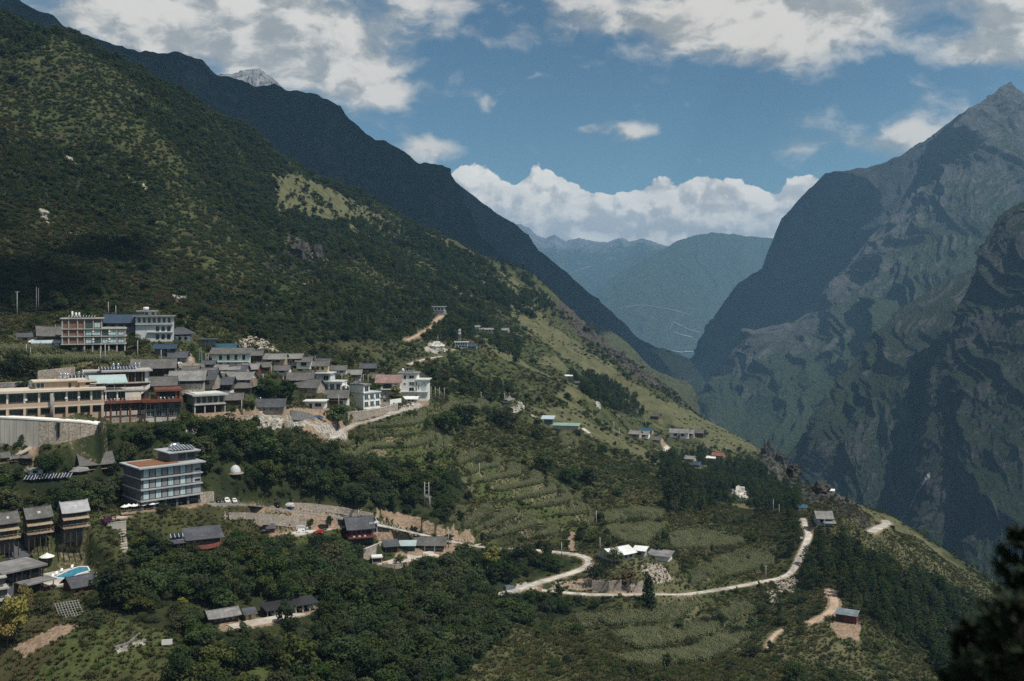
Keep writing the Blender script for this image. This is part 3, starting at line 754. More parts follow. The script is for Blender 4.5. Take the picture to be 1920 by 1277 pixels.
# ------------------------------------------------------------------ unseen cloud puffs above the air box, added for their shade
def cumulus():
    m = bpy.data.materials.new('cloud'); m.use_nodes = True
    t = NT(m.node_tree); m.node_tree.nodes.clear()
    d = t.n('ShaderNodeBsdfDiffuse'); d.inputs[0].default_value = (0.93, 0.93, 0.93, 1)
    tr = t.n('ShaderNodeBsdfTranslucent'); tr.inputs[0].default_value = (0.93, 0.93, 0.93, 1)
    mx = t.n('ShaderNodeMixShader'); mx.inputs[0].default_value = 0.5
    o = t.n('ShaderNodeOutputMaterial')
    t.l(d.outputs[0], mx.inputs[1]); t.l(tr.outputs[0], mx.inputs[2]); t.l(mx.outputs[0], o.inputs[0])
    srcs = []
    for k in range(4):
        bm = bmesh.new(); bmesh.ops.create_icosphere(bm, subdivisions=5, radius=1.0)
        co = np.array([v.co[:] for v in bm.verts])
        def bil(f, s): return np.abs(vnoise(co[:, 0] * f + s, co[:, 1] * f - s, co[:, 2] * f + 3 * s))
        h = 0.34 * bil(1.5, 3.3 + k * 7) + 0.17 * bil(3.1, 9.1 + k * 5) + 0.075 * bil(6.2, 1.7 + k) + 0.03 * bil(12, 5.5 + k) + 0.012 * bil(25, 2.5 + k)
        co *= (0.80 + h)[:, None]
        for v, c in zip(bm.verts, co): v.co = c
        me = bpy.data.meshes.new('cloud_puff'); bm.to_mesh(me); bm.free()
        me.polygons.foreach_set('use_smooth', np.ones(len(me.polygons), bool)); me.materials.append(m)
        srcs.append(source('cloud_puff', me))
    r = np.random.default_rng(21)
    # unseen clouds added on the sun line to shade the mountains and left slope
    r = np.random.default_rng(21)
    co, sc = [], []
    def cloud(target, h, rx, ry, num, th):
        t_ = (h - target[2]) / SUN.z
        c = np.array(target) + np.array(SUN) * t_
        small = rx < 200
        for _ in range(num * (2 if small else 1)):
            a = r.uniform(0, 6.28); q = r.uniform(0, 1.15) ** .8 if small else math.sqrt(r.uniform(0, 1))
            rad = (r.uniform(0.10, 0.30) * (1.3 - .6 * q) if small else r.uniform(0.22, 0.42)) * min(rx, ry)
            co.append((c[0] + math.cos(a) * q * rx, c[1] + math.sin(a) * q * ry, c[2] + th * r.uniform(0, 0.6) + rad * 0.5))
            sc.append((rad, rad, rad * 0.7))
    for tg, h, rx, ry, num, th in CLOUD_SHADE:
        cloud(tg, h, rx, ry, num, th)
    n = len(co)
    if n:
        rot = np.zeros((n, 3)); rot[:, 2] = r.uniform(0, 6.28, n)
        tag(scatter('shade_clouds', (co, rot, sc, r.integers(0, 4, n)), srcs), kind='stuff')
# (ground point to shade, cloud height, half sizes, puffs, thickness)
CLOUD_SHADE = [((1480, 5950, 250), 2800, 700, 1000, 60, 250), ((-900, 2500, 500), 2700, 800, 500, 60, 250), ((-250, 2900, 250), 2700, 600, 600, 60, 250), ((330, 4400, 0), 2700, 620, 800, 60, 250), ((-100, 4700, 350), 2900, 620, 500, 50, 250),
               ((-300, 500, 10), 2300, 110, 140, 26, 60), ((-440, 640, 90), 2300, 80, 110, 14, 50)]
cumulus()
# ------------------------------------------------------------------ roads and paved pads: cut into the slope before it is meshed
def carve(center, half, blend, zc):
    """pull the ground to zc near a polyline; center (n,3)"""
    lo, hi = center[:, :2].min(0) - half - blend - 2, center[:, :2].max(0) + half + blend + 2
    sel = np.where((GXW > lo[0]) & (GXW < hi[0]) & (GY > lo[1]) & (GY < hi[1]))
    x, y = GXW[sel], GY[sel]
    best = np.full(len(x), 1e9); zz = np.zeros(len(x))
    for i in range(len(center) - 1):
        a, b = center[i], center[i + 1]
        d = b - a; L2 = d[0] ** 2 + d[1] ** 2 + 1e-9
        t = np.clip(((x - a[0]) * d[0] + (y - a[1]) * d[1]) / L2, 0, 1)
        dd = np.hypot(x - a[0] - t * d[0], y - a[1] - t * d[1])
        m = dd < best
        best[m] = dd[m]; zz[m] = (a[2] + t * d[2])[m]
    w = 1 - sstep(best, half, half + blend)
    GZ[sel] = GZ[sel] * (1 - w) + (zz + zc) * w
    return sel, best
ROADCELL = np.zeros(GZ.shape)          # 1 where nothing should grow
SOIL = np.zeros(GZ.shape); STONEA = np.zeros(GZ.shape)
def road(name, pix, width, m, edge_soil=1.5, smooth=6, kerb=False, lift=0.0):
    pts = [spot(a, b) for a, b in pix]
    pts = np.array(pts)
    d = np.concatenate([[0], np.cumsum(np.linalg.norm(np.diff(pts, axis=0), axis=1))])
    n = max(6, int(d[-1] / 2.5))
    u = np.linspace(0, d[-1], n)
    c = np.stack([np.interp(u, d, pts[:, k]) for k in range(3)], 1)
    for _ in range(smooth):
        c[1:-1] = (c[:-2] + 2 * c[1:-1] + c[2:]) / 4
    c[:, 2] += lift
    sel, best = carve(c, width / 2 + 0.7, 2.5, -0.22)
    ROADCELL[sel] = np.maximum(ROADCELL[sel], best < width / 2 + 1.2)
    SOIL[sel] = np.maximum(SOIL[sel], (1 - sstep(best, width / 2, width / 2 + edge_soil * 2)))
    tg = np.gradient(c, axis=0); tg[:, 2] = 0; tg /= np.linalg.norm(tg, axis=1, keepdims=True) + 1e-9
    nr = np.stack([tg[:, 1], -tg[:, 0], np.zeros(n)], 1)
    wob = 1 + 0.10 * vnoise(u / 9.0, u * 0 + 3.3, 0.0)
    off = (-0.5, -0.25, 0.0, 0.25, 0.5)
    vs = []
    for k in range(n):
        for o in off:
            e = 0.0 if abs(o) < 0.4 else -0.05
            vs.append(c[k] + nr[k] * (width * wob[k] * o) + (0, 0, e))
        vs.append(c[k] + nr[k] * (width * wob[k] * 0.5 + 0.02) + (0, 0, -0.5)); vs.append(c[k] - nr[k] * (width * wob[k] * 0.5 + 0.02) + (0, 0, -0.5))
    fs = []
    for k in range(n - 1):
        a, b = 7 * k, 7 * k + 7
        for j in range(4): fs.append((a + j, a + j + 1, b + j + 1, b + j))
        fs.append((a + 4, a + 5, b + 5, b + 4)); fs.append((a + 6, a, b, b + 6))
    o = link(name, mesh_np(name, vs, fs, [m])); tag(o, kind='structure')
    return c
def pad_poly(name, pix, m, th=0.3, grow_=1.5):
    """a paved area: level sheet on a flattened bench"""
    pts = np.array([spot(a, b) for a, b in pix])
    c0 = pts.mean(0)
    A = np.c_[pts[:, :2] - c0[:2], np.ones(len(pts))]
    co, *_ = np.linalg.lstsq(A, pts[:, 2], rcond=None)
    co[:2] *= 0.7
    pz = lambda x, y: (x - c0[0]) * co[0] + (y - c0[1]) * co[1] + co[2]
    poly = [(p[0], p[1]) for p in pts]
    lo, hi = pts.min(0)[:2] - 8, pts.max(0)[:2] + 8
    sel = np.where((GXW > lo[0]) & (GXW < hi[0]) & (GY > lo[1]) & (GY < hi[1]))
    x, y = GXW[sel], GY[sel]
    ins = in_poly(x, y, poly)
    dist = np.full(len(x), 1e9)
    for i in range(len(poly)):
        a, b = np.array(poly[i]), np.array(poly[(i + 1) % len(poly)])
        d = b - a; t = np.clip(((x - a[0]) * d[0] + (y - a[1]) * d[1]) / (d @ d + 1e-9), 0, 1)
        dist = np.minimum(dist, np.hypot(x - a[0] - t * d[0], y - a[1] - t * d[1]))
    dist[ins] = 0
    w = 1 - sstep(dist, grow_, grow_ + 3.5)
    GZ[sel] = GZ[sel] * (1 - w) + (pz(x, y) - 0.2) * w
    ROADCELL[sel] = np.maximum(ROADCELL[sel], dist < 1.0)
    SOIL[sel] = np.maximum(SOIL[sel], .8 * (1 - sstep(dist, 0.2, 1.6)))
    if m is not None:
        bm = bmesh.new()
        vs = [bm.verts.new((a, b, pz(a, b))) for a, b in poly]
        f = bm.faces.new(vs)
        ext = bmesh.ops.extrude_face_region(bm, geom=[f])
        for v in [g for g in ext['geom'] if isinstance(g, bmesh.types.BMVert)]: v.co.z -= th
        bmesh.ops.triangulate(bm, faces=bm.faces[:]); bmesh.ops.recalc_face_normals(bm, faces=bm.faces[:])
        me = bpy.data.meshes.new(name); bm.to_mesh(me); bm.free(); me.materials.append(m)
        tag(link(name, me), kind='structure')
    return pz
PADS = []          # (front-left, front-right, depth) footprints kept clear of plants
def level(cx, cy, z, w, dep, yaw, marg=1.0, blend=3.0):
    """flatten the slope under a building whose front centre is (cx,cy)"""
    r = math.hypot(w, dep) + marg + blend
    sel = np.where((np.abs(GXW - cx) < r) & (np.abs(GY - cy) < r))
    x, y = GXW[sel] - cx, GY[sel] - cy
    c, s = math.cos(-yaw), math.sin(-yaw)
    lx, ly = x * c - y * s, x * s + y * c
    dx = np.maximum(np.abs(lx) - w / 2, 0); dy = np.maximum(np.maximum(-ly, ly - dep), 0)
    d = np.hypot(dx, dy)
    k = 1 - sstep(d, marg, marg + blend)
    GZ[sel] = GZ[sel] * (1 - k) + (z - 0.12) * k
    ROADCELL[sel] = np.maximum(ROADCELL[sel], d < 1.0)
    SOIL[sel] = np.maximum(SOIL[sel], 0.42 * (1 - sstep(d, 0.4, 1.6)))

concrete = mat('concrete_road', (0.43, 0.41, 0.36), 0.9, 0.30, 0.35)
asphalt = mat('asphalt', (0.20, 0.205, 0.21), 0.9, 0.15, 0.6)
dirt = mat('dirt_track', (0.40, 0.30, 0.215), 0.95, 0.2, 0.6)
paleyard = mat('yard_concrete', (0.44, 0.39, 0.325), 0.9, 0.16, 0.35)
pad_poly('parking_lot', [(518,1004),(560,990),(645,981),(660,990),(655,994),(590,1001),(500,1012)], concrete)
pad_poly('yard', [(706,1050),(770,1036),(890,1021),(902,1024),(850,1044),(800,1052),(730,1058)], paleyard)
ROADS = {}
ROADS['hotel'] = road('road', [(352,948),(400,944),(440,944),(490,949),(540,957),(600,965),(660,974)], 5.6, asphalt, 1.0)
ROADS['bend'] = road('road', [(655,974),(720,985),(770,997),(840,1013),(895,1025),(960,1029),(1010,1031),(1055,1036),(1090,1040),(1110,1050),(1108,1060),(1085,1070),(1040,1083),(990,1098),(950,1111),(915,1118),(878,1123)], 3.8, concrete, 0.7)
ROADS['low'] = road('road', [(1015,1106),(1060,1111),(1110,1115),(1160,1115),(1210,1113),(1280,1115),(1330,1108),(1380,1100),(1430,1090),(1472,1083),(1490,1068),(1499,1045),(1510,1022),(1519,1000),(1510,988),(1506,972)], 3.1, concrete, 0.6)
ROADS['vil'] = road('road', [(612,832),(640,808),(664,795),(700,787),(740,774),(772,765),(797,758)], 3.4, concrete, 1.0)
road('path', [(762,638),(778,631),(793,623),(806,617),(814,610),(818,600),(828,593),(838,588)], 4.0, dirt, 1.5)
road('path', [(765,684),(785,676),(806,671),(828,668)], 3.4, concrete, 1.0)
road('path', [(815,652),(835,656),(852,655)], 3.4, concrete, 1.0)
road('road', [(1246,858),(1250,850),(1252,842),(1247,834),(1240,830)], 5.0, concrete, 1.5)
road('road', [(1632,998),(1642,992),(1655,986),(1664,981),(1660,976)], 5.5, concrete, 1.0)
road('path', [(1517,1168),(1535,1161),(1552,1153),(1563,1143),(1566,1130),(1562,1117),(1556,1106)], 3.2, dirt, 1.2)
road('path', [(1440,1215),(1443,1200),(1452,1188),(1466,1180)], 1.6, dirt, 0.6)
road('path', [(432,1175),(470,1168),(510,1161),(550,1152),(590,1141)], 5.0, paleyard, 1.0)
road('path', [(0,866),(22,857),(40,848),(58,838)], 3.0, paleyard, 1.0)
road('path', [(203,972),(222,970),(236,968)], 3.0, paleyard, 1.0)
road('path', [(350,700),(356,684),(352,670),(346,660)], 3.2, concrete, 1.0)
road('path', [(1008,785),(985,772),(955,764),(935,762)], 2.6, concrete, 1.0)
road('path', [(1105,812),(1100,808),(1093,803)], 3.5, concrete, 1.0)
# ------------------------------------------------------------------ building kit
WHITE = mat('white_render', (0.80, 0.79, 0.76), 0.85, 0.04, 0.35, tone2=(0.68, 0.665, 0.62), streak=True)
CREAM = mat('cream_render', (0.62, 0.56, 0.47), 0.85, 0.07, 0.35, streak=True)
TAN = mat('orange_render', (0.43, 0.315, 0.23), 0.85, 0.08, 0.35, streak=True)
TANPALE = mat('pale_orange_trim', (0.56, 0.49, 0.40), 0.85, 0.06, 0.4)
GREYW = mat('grey_render', (0.36, 0.37, 0.38), 0.85, 0.10, 0.4, streak=True)
PALEGREY = mat('pale_grey_render', (0.52, 0.535, 0.54), 0.85, 0.08, 0.4, streak=True)
PALEGREEN = mat('pale_green_render', (0.55, 0.60, 0.55), 0.85, 0.08, 0.4, streak=True)
SLATEW = mat('slate_grey_panel', (0.125, 0.125, 0.135), 0.7, 0.10, 0.5)
CONC = mat('grey_concrete', (0.40, 0.385, 0.355), 0.9, 0.14, 0.5, streak=True)
CONCW = mat('stained_concrete', (0.47, 0.44, 0.385), 0.9, 0.20, 0.25, streak=True)
BRICK = stone_mat('red_brick', (0.19, 0.085, 0.06), (0.22, 0.19, 0.17), 4.5, 0.3)
STONE = stone_mat('field_stone', (0.36, 0.31, 0.255), (0.19, 0.165, 0.14), 2.0, 0.4)
STONEG = stone_mat('grey_stone', (0.22, 0.215, 0.21), (0.11, 0.105, 0.10), 1.8, 0.4)
STONED = stone_mat('dark_stone', (0.085, 0.085, 0.09), (0.045, 0.045, 0.045), 1.8, 0.4)
MUD = mat('mud_wall', (0.42, 0.335, 0.245), 0.95, 0.15, 0.5)
OCHRE = mat('ochre_wall', (0.56, 0.46, 0.28), 0.9, 0.10, 0.5)
WOOD = mat('dark_timber', (0.070, 0.048, 0.036), 0.7, 0.25, 1.2, streak=True)
WOODB = mat('brown_timber', (0.17, 0.085, 0.048), 0.7, 0.25, 1.2, streak=True)
WOODR = mat('red_timber', (0.165, 0.050, 0.036), 0.65, 0.2, 0.9, streak=True)
RUST = mat('rust_red_steel', (0.165, 0.056, 0.033), 0.6, 0.18, 0.6)
WOODT = mat('tan_timber', (0.30, 0.235, 0.165), 0.8, 0.2, 1.0, streak=True)
TILE = tile_mat('grey_tile', (0.125, 0.120, 0.112))
TILEL = tile_mat('light_grey_tile', (0.235, 0.230, 0.218))
TILED = tile_mat('slate_tile', (0.075, 0.080, 0.092))
TILER = tile_mat('faded_red_tile', (0.27, 0.175, 0.155))
BLUER = mat('blue_steel_roof', (0.030, 0.052, 0.085), 0.45, 0.12, 0.3, 0.5)
TEALR = mat('teal_steel_roof', (0.022, 0.080, 0.11), 0.45, 0.12, 0.3, 0.5)
PALEBLUE = mat('pale_blue_sheet', (0.40, 0.49, 0.53), 0.5, 0.07, 0.3, 0.5)
TURQ = mat('turquoise_sheet', (0.36, 0.455, 0.45), 0.5, 0.07, 0.3, 0.5)
WSHEET = mat('white_sheet', (0.72, 0.73, 0.71), 0.55, 0.10, 0.2, 0.4)
ORANGER = mat('orange_deck', (0.23, 0.105, 0.052), 0.8, 0.14, 0.5)
FLATR = mat('flat_roof_screed', (0.21, 0.205, 0.20), 0.95, 0.22, 0.3)
GLASS = mat('dark_glass', (0.016, 0.021, 0.025), 0.08, 0.3, 0.2, 0.6)
GLASST = mat('teal_glass', (0.055, 0.095, 0.10), 0.10, 0.25, 0.25, 0.6)
CURT = mat('pale_curtain', (0.42, 0.54, 0.54), 0.7, 0.10, 1.4, 0.3, streak=True)
CURTG = mat('grey_curtain', (0.26, 0.255, 0.265), 0.75, 0.10, 1.4, 0.3, streak=True)
FRAMEW = mat('white_frame', (0.70, 0.70, 0.68), 0.5, 0.05, 1.0)
FRAMED = mat('dark_frame', (0.03, 0.03, 0.032), 0.5, 0.1, 1.0)
FRAMEG = mat('grey_frame', (0.30, 0.31, 0.31), 0.5, 0.1, 1.0)
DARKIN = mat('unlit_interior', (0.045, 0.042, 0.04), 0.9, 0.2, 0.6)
STEEL = mat('stainless_steel', (0.62, 0.63, 0.65), 0.25, 0.06, 1.0, 0.5, 0.9)
SOLAR = mat('solar_cell', (0.015, 0.022, 0.050), 0.12, 0.15, 0.8, 0.6)
WPLAS = mat('white_plastic', (0.74, 0.74, 0.72), 0.5, 0.05, 1.0)
GALV = mat('galvanised_steel', (0.45, 0.46, 0.47), 0.45, 0.12, 1.0, 0.5, 0.5)
POLEC = mat('concrete_pole', (0.34, 0.33, 0.31), 0.9, 0.10, 0.8)
RUBBER = mat('black_rubber', (0.02, 0.02, 0.02), 0.8, 0.1, 1.0)

BOXF = np.array([(0,3,2,1),(4,5,6,7),(0,1,5,4),(1,2,6,5),(2,3,7,6),(3,0,4,7)])
def boxes_mesh(name, bl, m):
    vs, fs = [], []
    for (x0, x1, y0, y1, z0, z1) in bl:
        k = len(vs)
        vs += [(x0,y0,z0),(x1,y0,z0),(x1,y1,z0),(x0,y1,z0),(x0,y0,z1),(x1,y0,z1),(x1,y1,z1),(x0,y1,z1)]
        fs += [tuple(k + i for i in f) for f in BOXF]
    return mesh_np(name, vs, fs, [m])
def poly_mesh(name, vs, fs, m, smooth=False):
    me = bpy.data.meshes.new(name); me.from_pydata([tuple(map(float, v)) for v in vs], [], fs); me.materials.append(m)
    if smooth: me.polygons.foreach_set('use_smooth', np.ones(len(me.polygons), bool))
    me.update()
    return me
def lathe(name, prof, m, n=14, smooth=True):
    """prof: list of (radius, z)"""
    vs, fs = [], []
    for r_, z in prof:
        for k in range(n):
            a = 2 * math.pi * k / n; vs.append((r_ * math.cos(a), r_ * math.sin(a), z))
    for i in range(len(prof) - 1):
        for k in range(n):
            a, b = i * n + k, i * n + (k + 1) % n
            fs.append((a, b, b + n, a + n))
    fs.append(tuple(range(n))[::-1]); fs.append(tuple((len(prof) - 1) * n + k for k in range(n)))
    return poly_mesh(name, vs, fs, m, smooth)
def slab_poly(name, quad, th, m):
    """thick sheet from a planar outline (upper face given, counter-clockwise from above)"""
    n = len(quad)
    vs = [tuple(q) for q in quad] + [(q[0], q[1], q[2] - th) for q in quad]
    fs = [tuple(range(n)), tuple(range(2 * n - 1, n - 1, -1))] + [(i, n + i, n + (i + 1) % n, (i + 1) % n) for i in range(n)]
    return poly_mesh(name, vs, fs, m)

KEEP = []      # picture-independent: built footprints with the height they must stay visible at
class B:
    def __init__(s, name, label, cat, x0, x1, py, depth, yaw=0.0, group=None, sink=0.6, pad=True, hpx=20, Y=None):
        cx = (x0 + x1) / 2
        Y = Y or hit(cx, py); p = np.array([(cx - CX) / F * Y, Y, -(py - HY) / F * Y])
        s.Y = Y; s.s = Y / F
        s.yaw = math.radians(yaw) - math.atan((cx - CX) / F)
        s.k = s.s / math.cos(math.radians(yaw)) / math.cos(math.atan((cx - CX) / F))
        s.W = (x1 - x0) * s.k; s.D = depth
        s.root = link(name, None, None, tuple(p), (0, 0, s.yaw))
        s.root.empty_display_size = 1.0
        tag(s.root, label, cat, group)
        s.p = p; s.sink = sink
        if pad: level(p[0], p[1], p[2], s.W, depth, s.yaw)
        x_extra = abs(math.sin(math.radians(yaw))) * depth / s.s
        KEEP.append((x0 - (x_extra if yaw > 0 else 0), x1 + (x_extra if yaw < 0 else 0), py - hpx, py, Y))
    def X(s, px): return px * s.k - s.W / 2
    def Z(s, px): return px * s.s
    def add(s, name, me, parent=None): return link(name, me, parent or s.root)
    def box(s, name, x0, x1, z0, z1, y0, y1, m, parent=None):
        return s.add(name, boxes_mesh(name, [(s.X(x0), s.X(x1), y0, y1, s.Z(z0), s.Z(z1))], m), parent)
    def body(s, x0, x1, z0, z1, y0, y1, m, name='wall'):
        return s.add(name, boxes_mesh(name, [(s.X(x0), s.X(x1), y0, y1, s.Z(z0) - (s.sink if z0 <= 0 else 0), s.Z(z1))], m))
    def win(s, x0, x1, z0, z1, y=0.0, fm=None, pm=None, bar=True, name='window'):
        fm = fm or FRAMEW; pm = pm or GLASS
        a, b, c, d = s.X(x0), s.X(x1), s.Z(z0), s.Z(z1); t = 0.09
        bl = [(a, b, y - .07, y + .02, c, c + t), (a, b, y - .07, y + .02, d - t, d), (a, a + t, y - .07, y + .02, c + t, d - t), (b - t, b, y - .07, y + .02, c + t, d - t)]
        if bar and b - a > 1.0: bl.append(((a + b) / 2 - .035, (a + b) / 2 + .035, y - .06, y + .02, c + t, d - t))
        f = s.add(name, boxes_mesh(name, bl, fm))
        s.add('pane', boxes_mesh('pane', [(a + t, b - t, y - .03, y + .012, c + t, d - t)], pm), f)
        return f
    def wins(s, n, x0, x1, z0, z1, frac=0.6, **kw):
        w = (x1 - x0) / n
        for k in range(n):
            c = x0 + (k + .5) * w; s.win(c - w * frac / 2, c + w * frac / 2, z0, z1, **kw)
    def side_wins(s, n, z0, z1, side=-1, m=None, y0=0.5, y1=None, frac=0.45):
        """windows on an end wall"""
        y1 = y1 or s.D - 0.5; w = (y1 - y0) / n; xs = s.X(0) if side < 0 else s.X((s.W / s.k))
        for k in range(n):
            c = y0 + (k + .5) * w; h = w * frac / 2
            e0, e1 = (xs - .06, xs + .02) if side < 0 else (xs - .02, xs + .06)
            f = s.add('window', boxes_mesh('window', [(e0, e1, c - h, c + h, s.Z(z0), s.Z(z1))], FRAMEW))
            s.add('pane', boxes_mesh('pane', [(e0 - .015, e1 + .015, c - h + .09, c + h - .09, s.Z(z0) + .09, s.Z(z1) - .09)], m or GLASS), f)
    def door(s, x0, x1, z0, z1, m, y=0.0):
        d = s.box('door', x0, x1, z0, z1, y - .05, y + .03, m)
        s.add('handle', boxes_mesh('handle', [(s.X(x0) + .08, s.X(x0) + .14, y - .11, y - .05, s.Z(z0) + .95, s.Z(z0) + 1.15)], GALV), d)
    def cols(s, n, x0, x1, z0, z1, m, y=0.0, w=0.3, name='column'):
        for k in range(n):
            c = s.X(x0 + (x1 - x0) * (k / (n - 1) if n > 1 else .5))
            s.add(name, boxes_mesh(name, [(c - w / 2, c + w / 2, y - w / 2, y + w / 2, s.Z(z0) - (s.sink if z0 <= 0 else 0), s.Z(z1))], m))
    def slab(s, x0, x1, z, th, y0, y1, m, over=0.5, name='slab'):
        return s.add(name, boxes_mesh(name, [(s.X(x0) - over, s.X(x1) + over, y0 - over, y1 + over, s.Z(z), s.Z(z) + th)], m))
    def rail(s, x0, x1, z, y, m, h=1.0, name='railing', step=1.5):
        a, b = s.X(x0), s.X(x1); n = max(2, int((b - a) / step)); zz = s.Z(z)
        bl = [(a, b, y - .03, y + .03, zz + h - .07, zz + h), (a, b, y - .02, y + .02, zz + h * .5, zz + h * .5 + .05)]
        for k in range(n + 1):
            c = a + (b - a) * k / n; bl.append((c - .035, c + .035, y - .035, y + .035, zz, zz + h - .07))
        return s.add(name, boxes_mesh(name, bl, m))
    def gable(s, x0, x1, ze, zr, y0, y1, m, over=0.7, gm=None, th=0.16, cap=True, sag=0.0):
        """ridge along the front"""
        a, b, e, r = s.X(x0) - over, s.X(x1) + over, s.Z(ze), s.Z(zr)
        ym = (y0 + y1) / 2; sl = (r - e) / (ym - y0); ez = e - sl * over
        vs, fs = [], []
        n = 6
        for t in (0, 1):
            for k in range(n + 1):
                u = k / n; x = a + (b - a) * u; lift = 0.28 * abs(2 * u - 1) ** 3 - sag * (1 - (2 * u - 1) ** 2)
                vs += [(x, y0 - over, ez - t * th + lift * .6), (x, ym, r - t * th + lift), (x, y1 + over, ez - t * th + lift * .6)]
        N = 3 * (n + 1)
        for k in range(n):
            i = 3 * k
            for j in (0, 1):
                fs.append((i + j, i + j + 3, i + j + 4, i + j + 1)); fs.append((N + i + j, N + i + j + 1, N + i + j + 4, N + i + j + 3))
            fs.append((i, N + i, N + i + 3, i + 3)); fs.append((i + 2, i + 5, N + i + 5, N + i + 2))
        for i in (0, 3 * n):
            fs.append((i, i + 1, N + i + 1, N + i) if i == 0 else (i, N + i, N + i + 1, i + 1))
            fs.append((i + 1, i + 2, N + i + 2, N + i + 1) if i == 0 else (i + 1, N + i + 1, N + i + 2, i + 2))
        rf = s.add('roof', poly_mesh('roof', vs, fs, m))
        if cap:
            s.add('ridge_cap', boxes_mesh('ridge_cap', [(a + .02, b - .02, ym - .11, ym + .11, r - .06, r + .2), (a - .05, a + .3, ym - .10, ym + .10, r + .201, r + .48), (b - .3, b + .05, ym - .10, ym + .10, r + .201, r + .48)], m), rf)
        if gm is not None:
            for x in (s.X(x0) + .12, s.X(x1) - .12):
                q = [(x - .1, y0, e - .1), (x - .1, y1, e - .1), (x - .1, ym, r - .25), (x + .1, y0, e - .1), (x + .1, y1, e - .1), (x + .1, ym, r - .25)]
                s.add('gable_wall', poly_mesh('gable_wall', q, [(0, 2, 1), (3, 4, 5), (0, 1, 4, 3), (1, 2, 5, 4), (2, 0, 3, 5)], gm))
        return rf
    def gable_y(s, x0, x1, ze, zr, y0, y1, m, over=0.6, gm=None, th=0.16):
        """gable end towards the front"""
        a, b, e, r = s.X(x0), s.X(x1), s.Z(ze), s.Z(zr)
        xm = (a + b) / 2; sl = (r - e) / (xm - a); ez = e - sl * over
        q0 = [(a - over, y0 - over, ez), (xm, y0 - over, r), (xm, y1 + over, r), (a - over, y1 + over, ez)]
        q1 = [(xm, y0 - over, r + .002), (b + over, y0 - over, ez), (b + over, y1 + over, ez), (xm, y1 + over, r + .002)]
        rf = s.add('roof', slab_poly('roof', q0, th, m)); s.add('roof', slab_poly('roof', q1, th, m))
        s.add('ridge_cap', boxes_mesh('ridge_cap', [(xm - .11, xm + .11, y0 - over, y1 + over, r - .03, r + .17)], m), rf)
        if gm is not None:
            for y in (y0, y1):
                q = [(a, y - .1, e - .1), (b, y - .1, e - .1), (xm, y - .1, r - .25), (a, y + .1, e - .1), (b, y + .1, e - .1), (xm, y + .1, r - .25)]
                s.add('gable_wall', poly_mesh('gable_wall', q, [(0, 1, 2), (3, 5, 4), (0, 3, 4, 1), (1, 4, 5, 2), (2, 5, 3, 0)], gm))
    def hip(s, x0, x1, ze, zr, y0, y1, m, over=0.8, inset=0.35, flare=0.35):
        a, b, e, r = s.X(x0) - over, s.X(x1) + over, s.Z(ze), s.Z(zr)
        c, d = y0 - over, y1 + over; ym = (c + d) / 2; ix = min((b - a) * .5, (d - c) * .5) * (1 if inset is None else 1) * 0.95
        em = e
        vs = [(a, c, e + flare), (b, c, e + flare), (b, d, e + flare), (a, d, e + flare), (a + ix, ym, r), (b - ix, ym, r),
              ((a + b) / 2, c, em), (b, ym, em), ((a + b) / 2, d, em), (a, ym, em)]
        top = [(0, 6, 4), (6, 5, 4), (6, 1, 5), (1, 7, 5), (7, 2, 5), (2, 8, 5), (8, 4, 5), (8, 3, 4), (3, 9, 4), (9, 0, 4)]
        n = len(vs); vs2 = vs + [(x, y, z - .16) for x, y, z in vs]
        fs = top + [tuple(n + i for i in reversed(f)) for f in top]
        ring = [0, 6, 1, 7, 2, 8, 3, 9]
        for i in range(8):
            p_, q_ = ring[i], ring[(i + 1) % 8]; fs.append((p_, n + p_, n + q_, q_))
        rf = s.add('roof', poly_mesh('roof', vs2, fs, m))
        s.add('ridge_cap', boxes_mesh('ridge_cap', [(a + ix - .2, b - ix + .2, ym - .1, ym + .1, r - .05, r + .25)], m), rf)
    def mono(s, x0, x1, zf, zb, y0, y1, m, over=0.4, th=0.12, name='roof'):
        a, b = s.X(x0) - over, s.X(x1) + over; sl = (s.Z(zb) - s.Z(zf)) / (y1 - y0)
        f, k = s.Z(zf) - sl * over, s.Z(zb) + sl * over
        return s.add(name, slab_poly(name, [(a, y0 - over, f), (b, y0 - over, f), (b, y1 + over, k), (a, y1 + over, k)], th, m))
    def world(s, px, zpx, y):
        v = Matrix.Rotation(s.yaw, 3, 'Z') @ Vector((s.X(px), y, s.Z(zpx)))
        return Vector(s.p) + v
    def ac(s, x, z, y=0.0):
        a, c = s.X(x), s.Z(z)
        s.add('air_conditioner', boxes_mesh('air_conditioner', [(a - .4, a + .4, y - .38, y - .02, c, c + .6)], WPLAS))

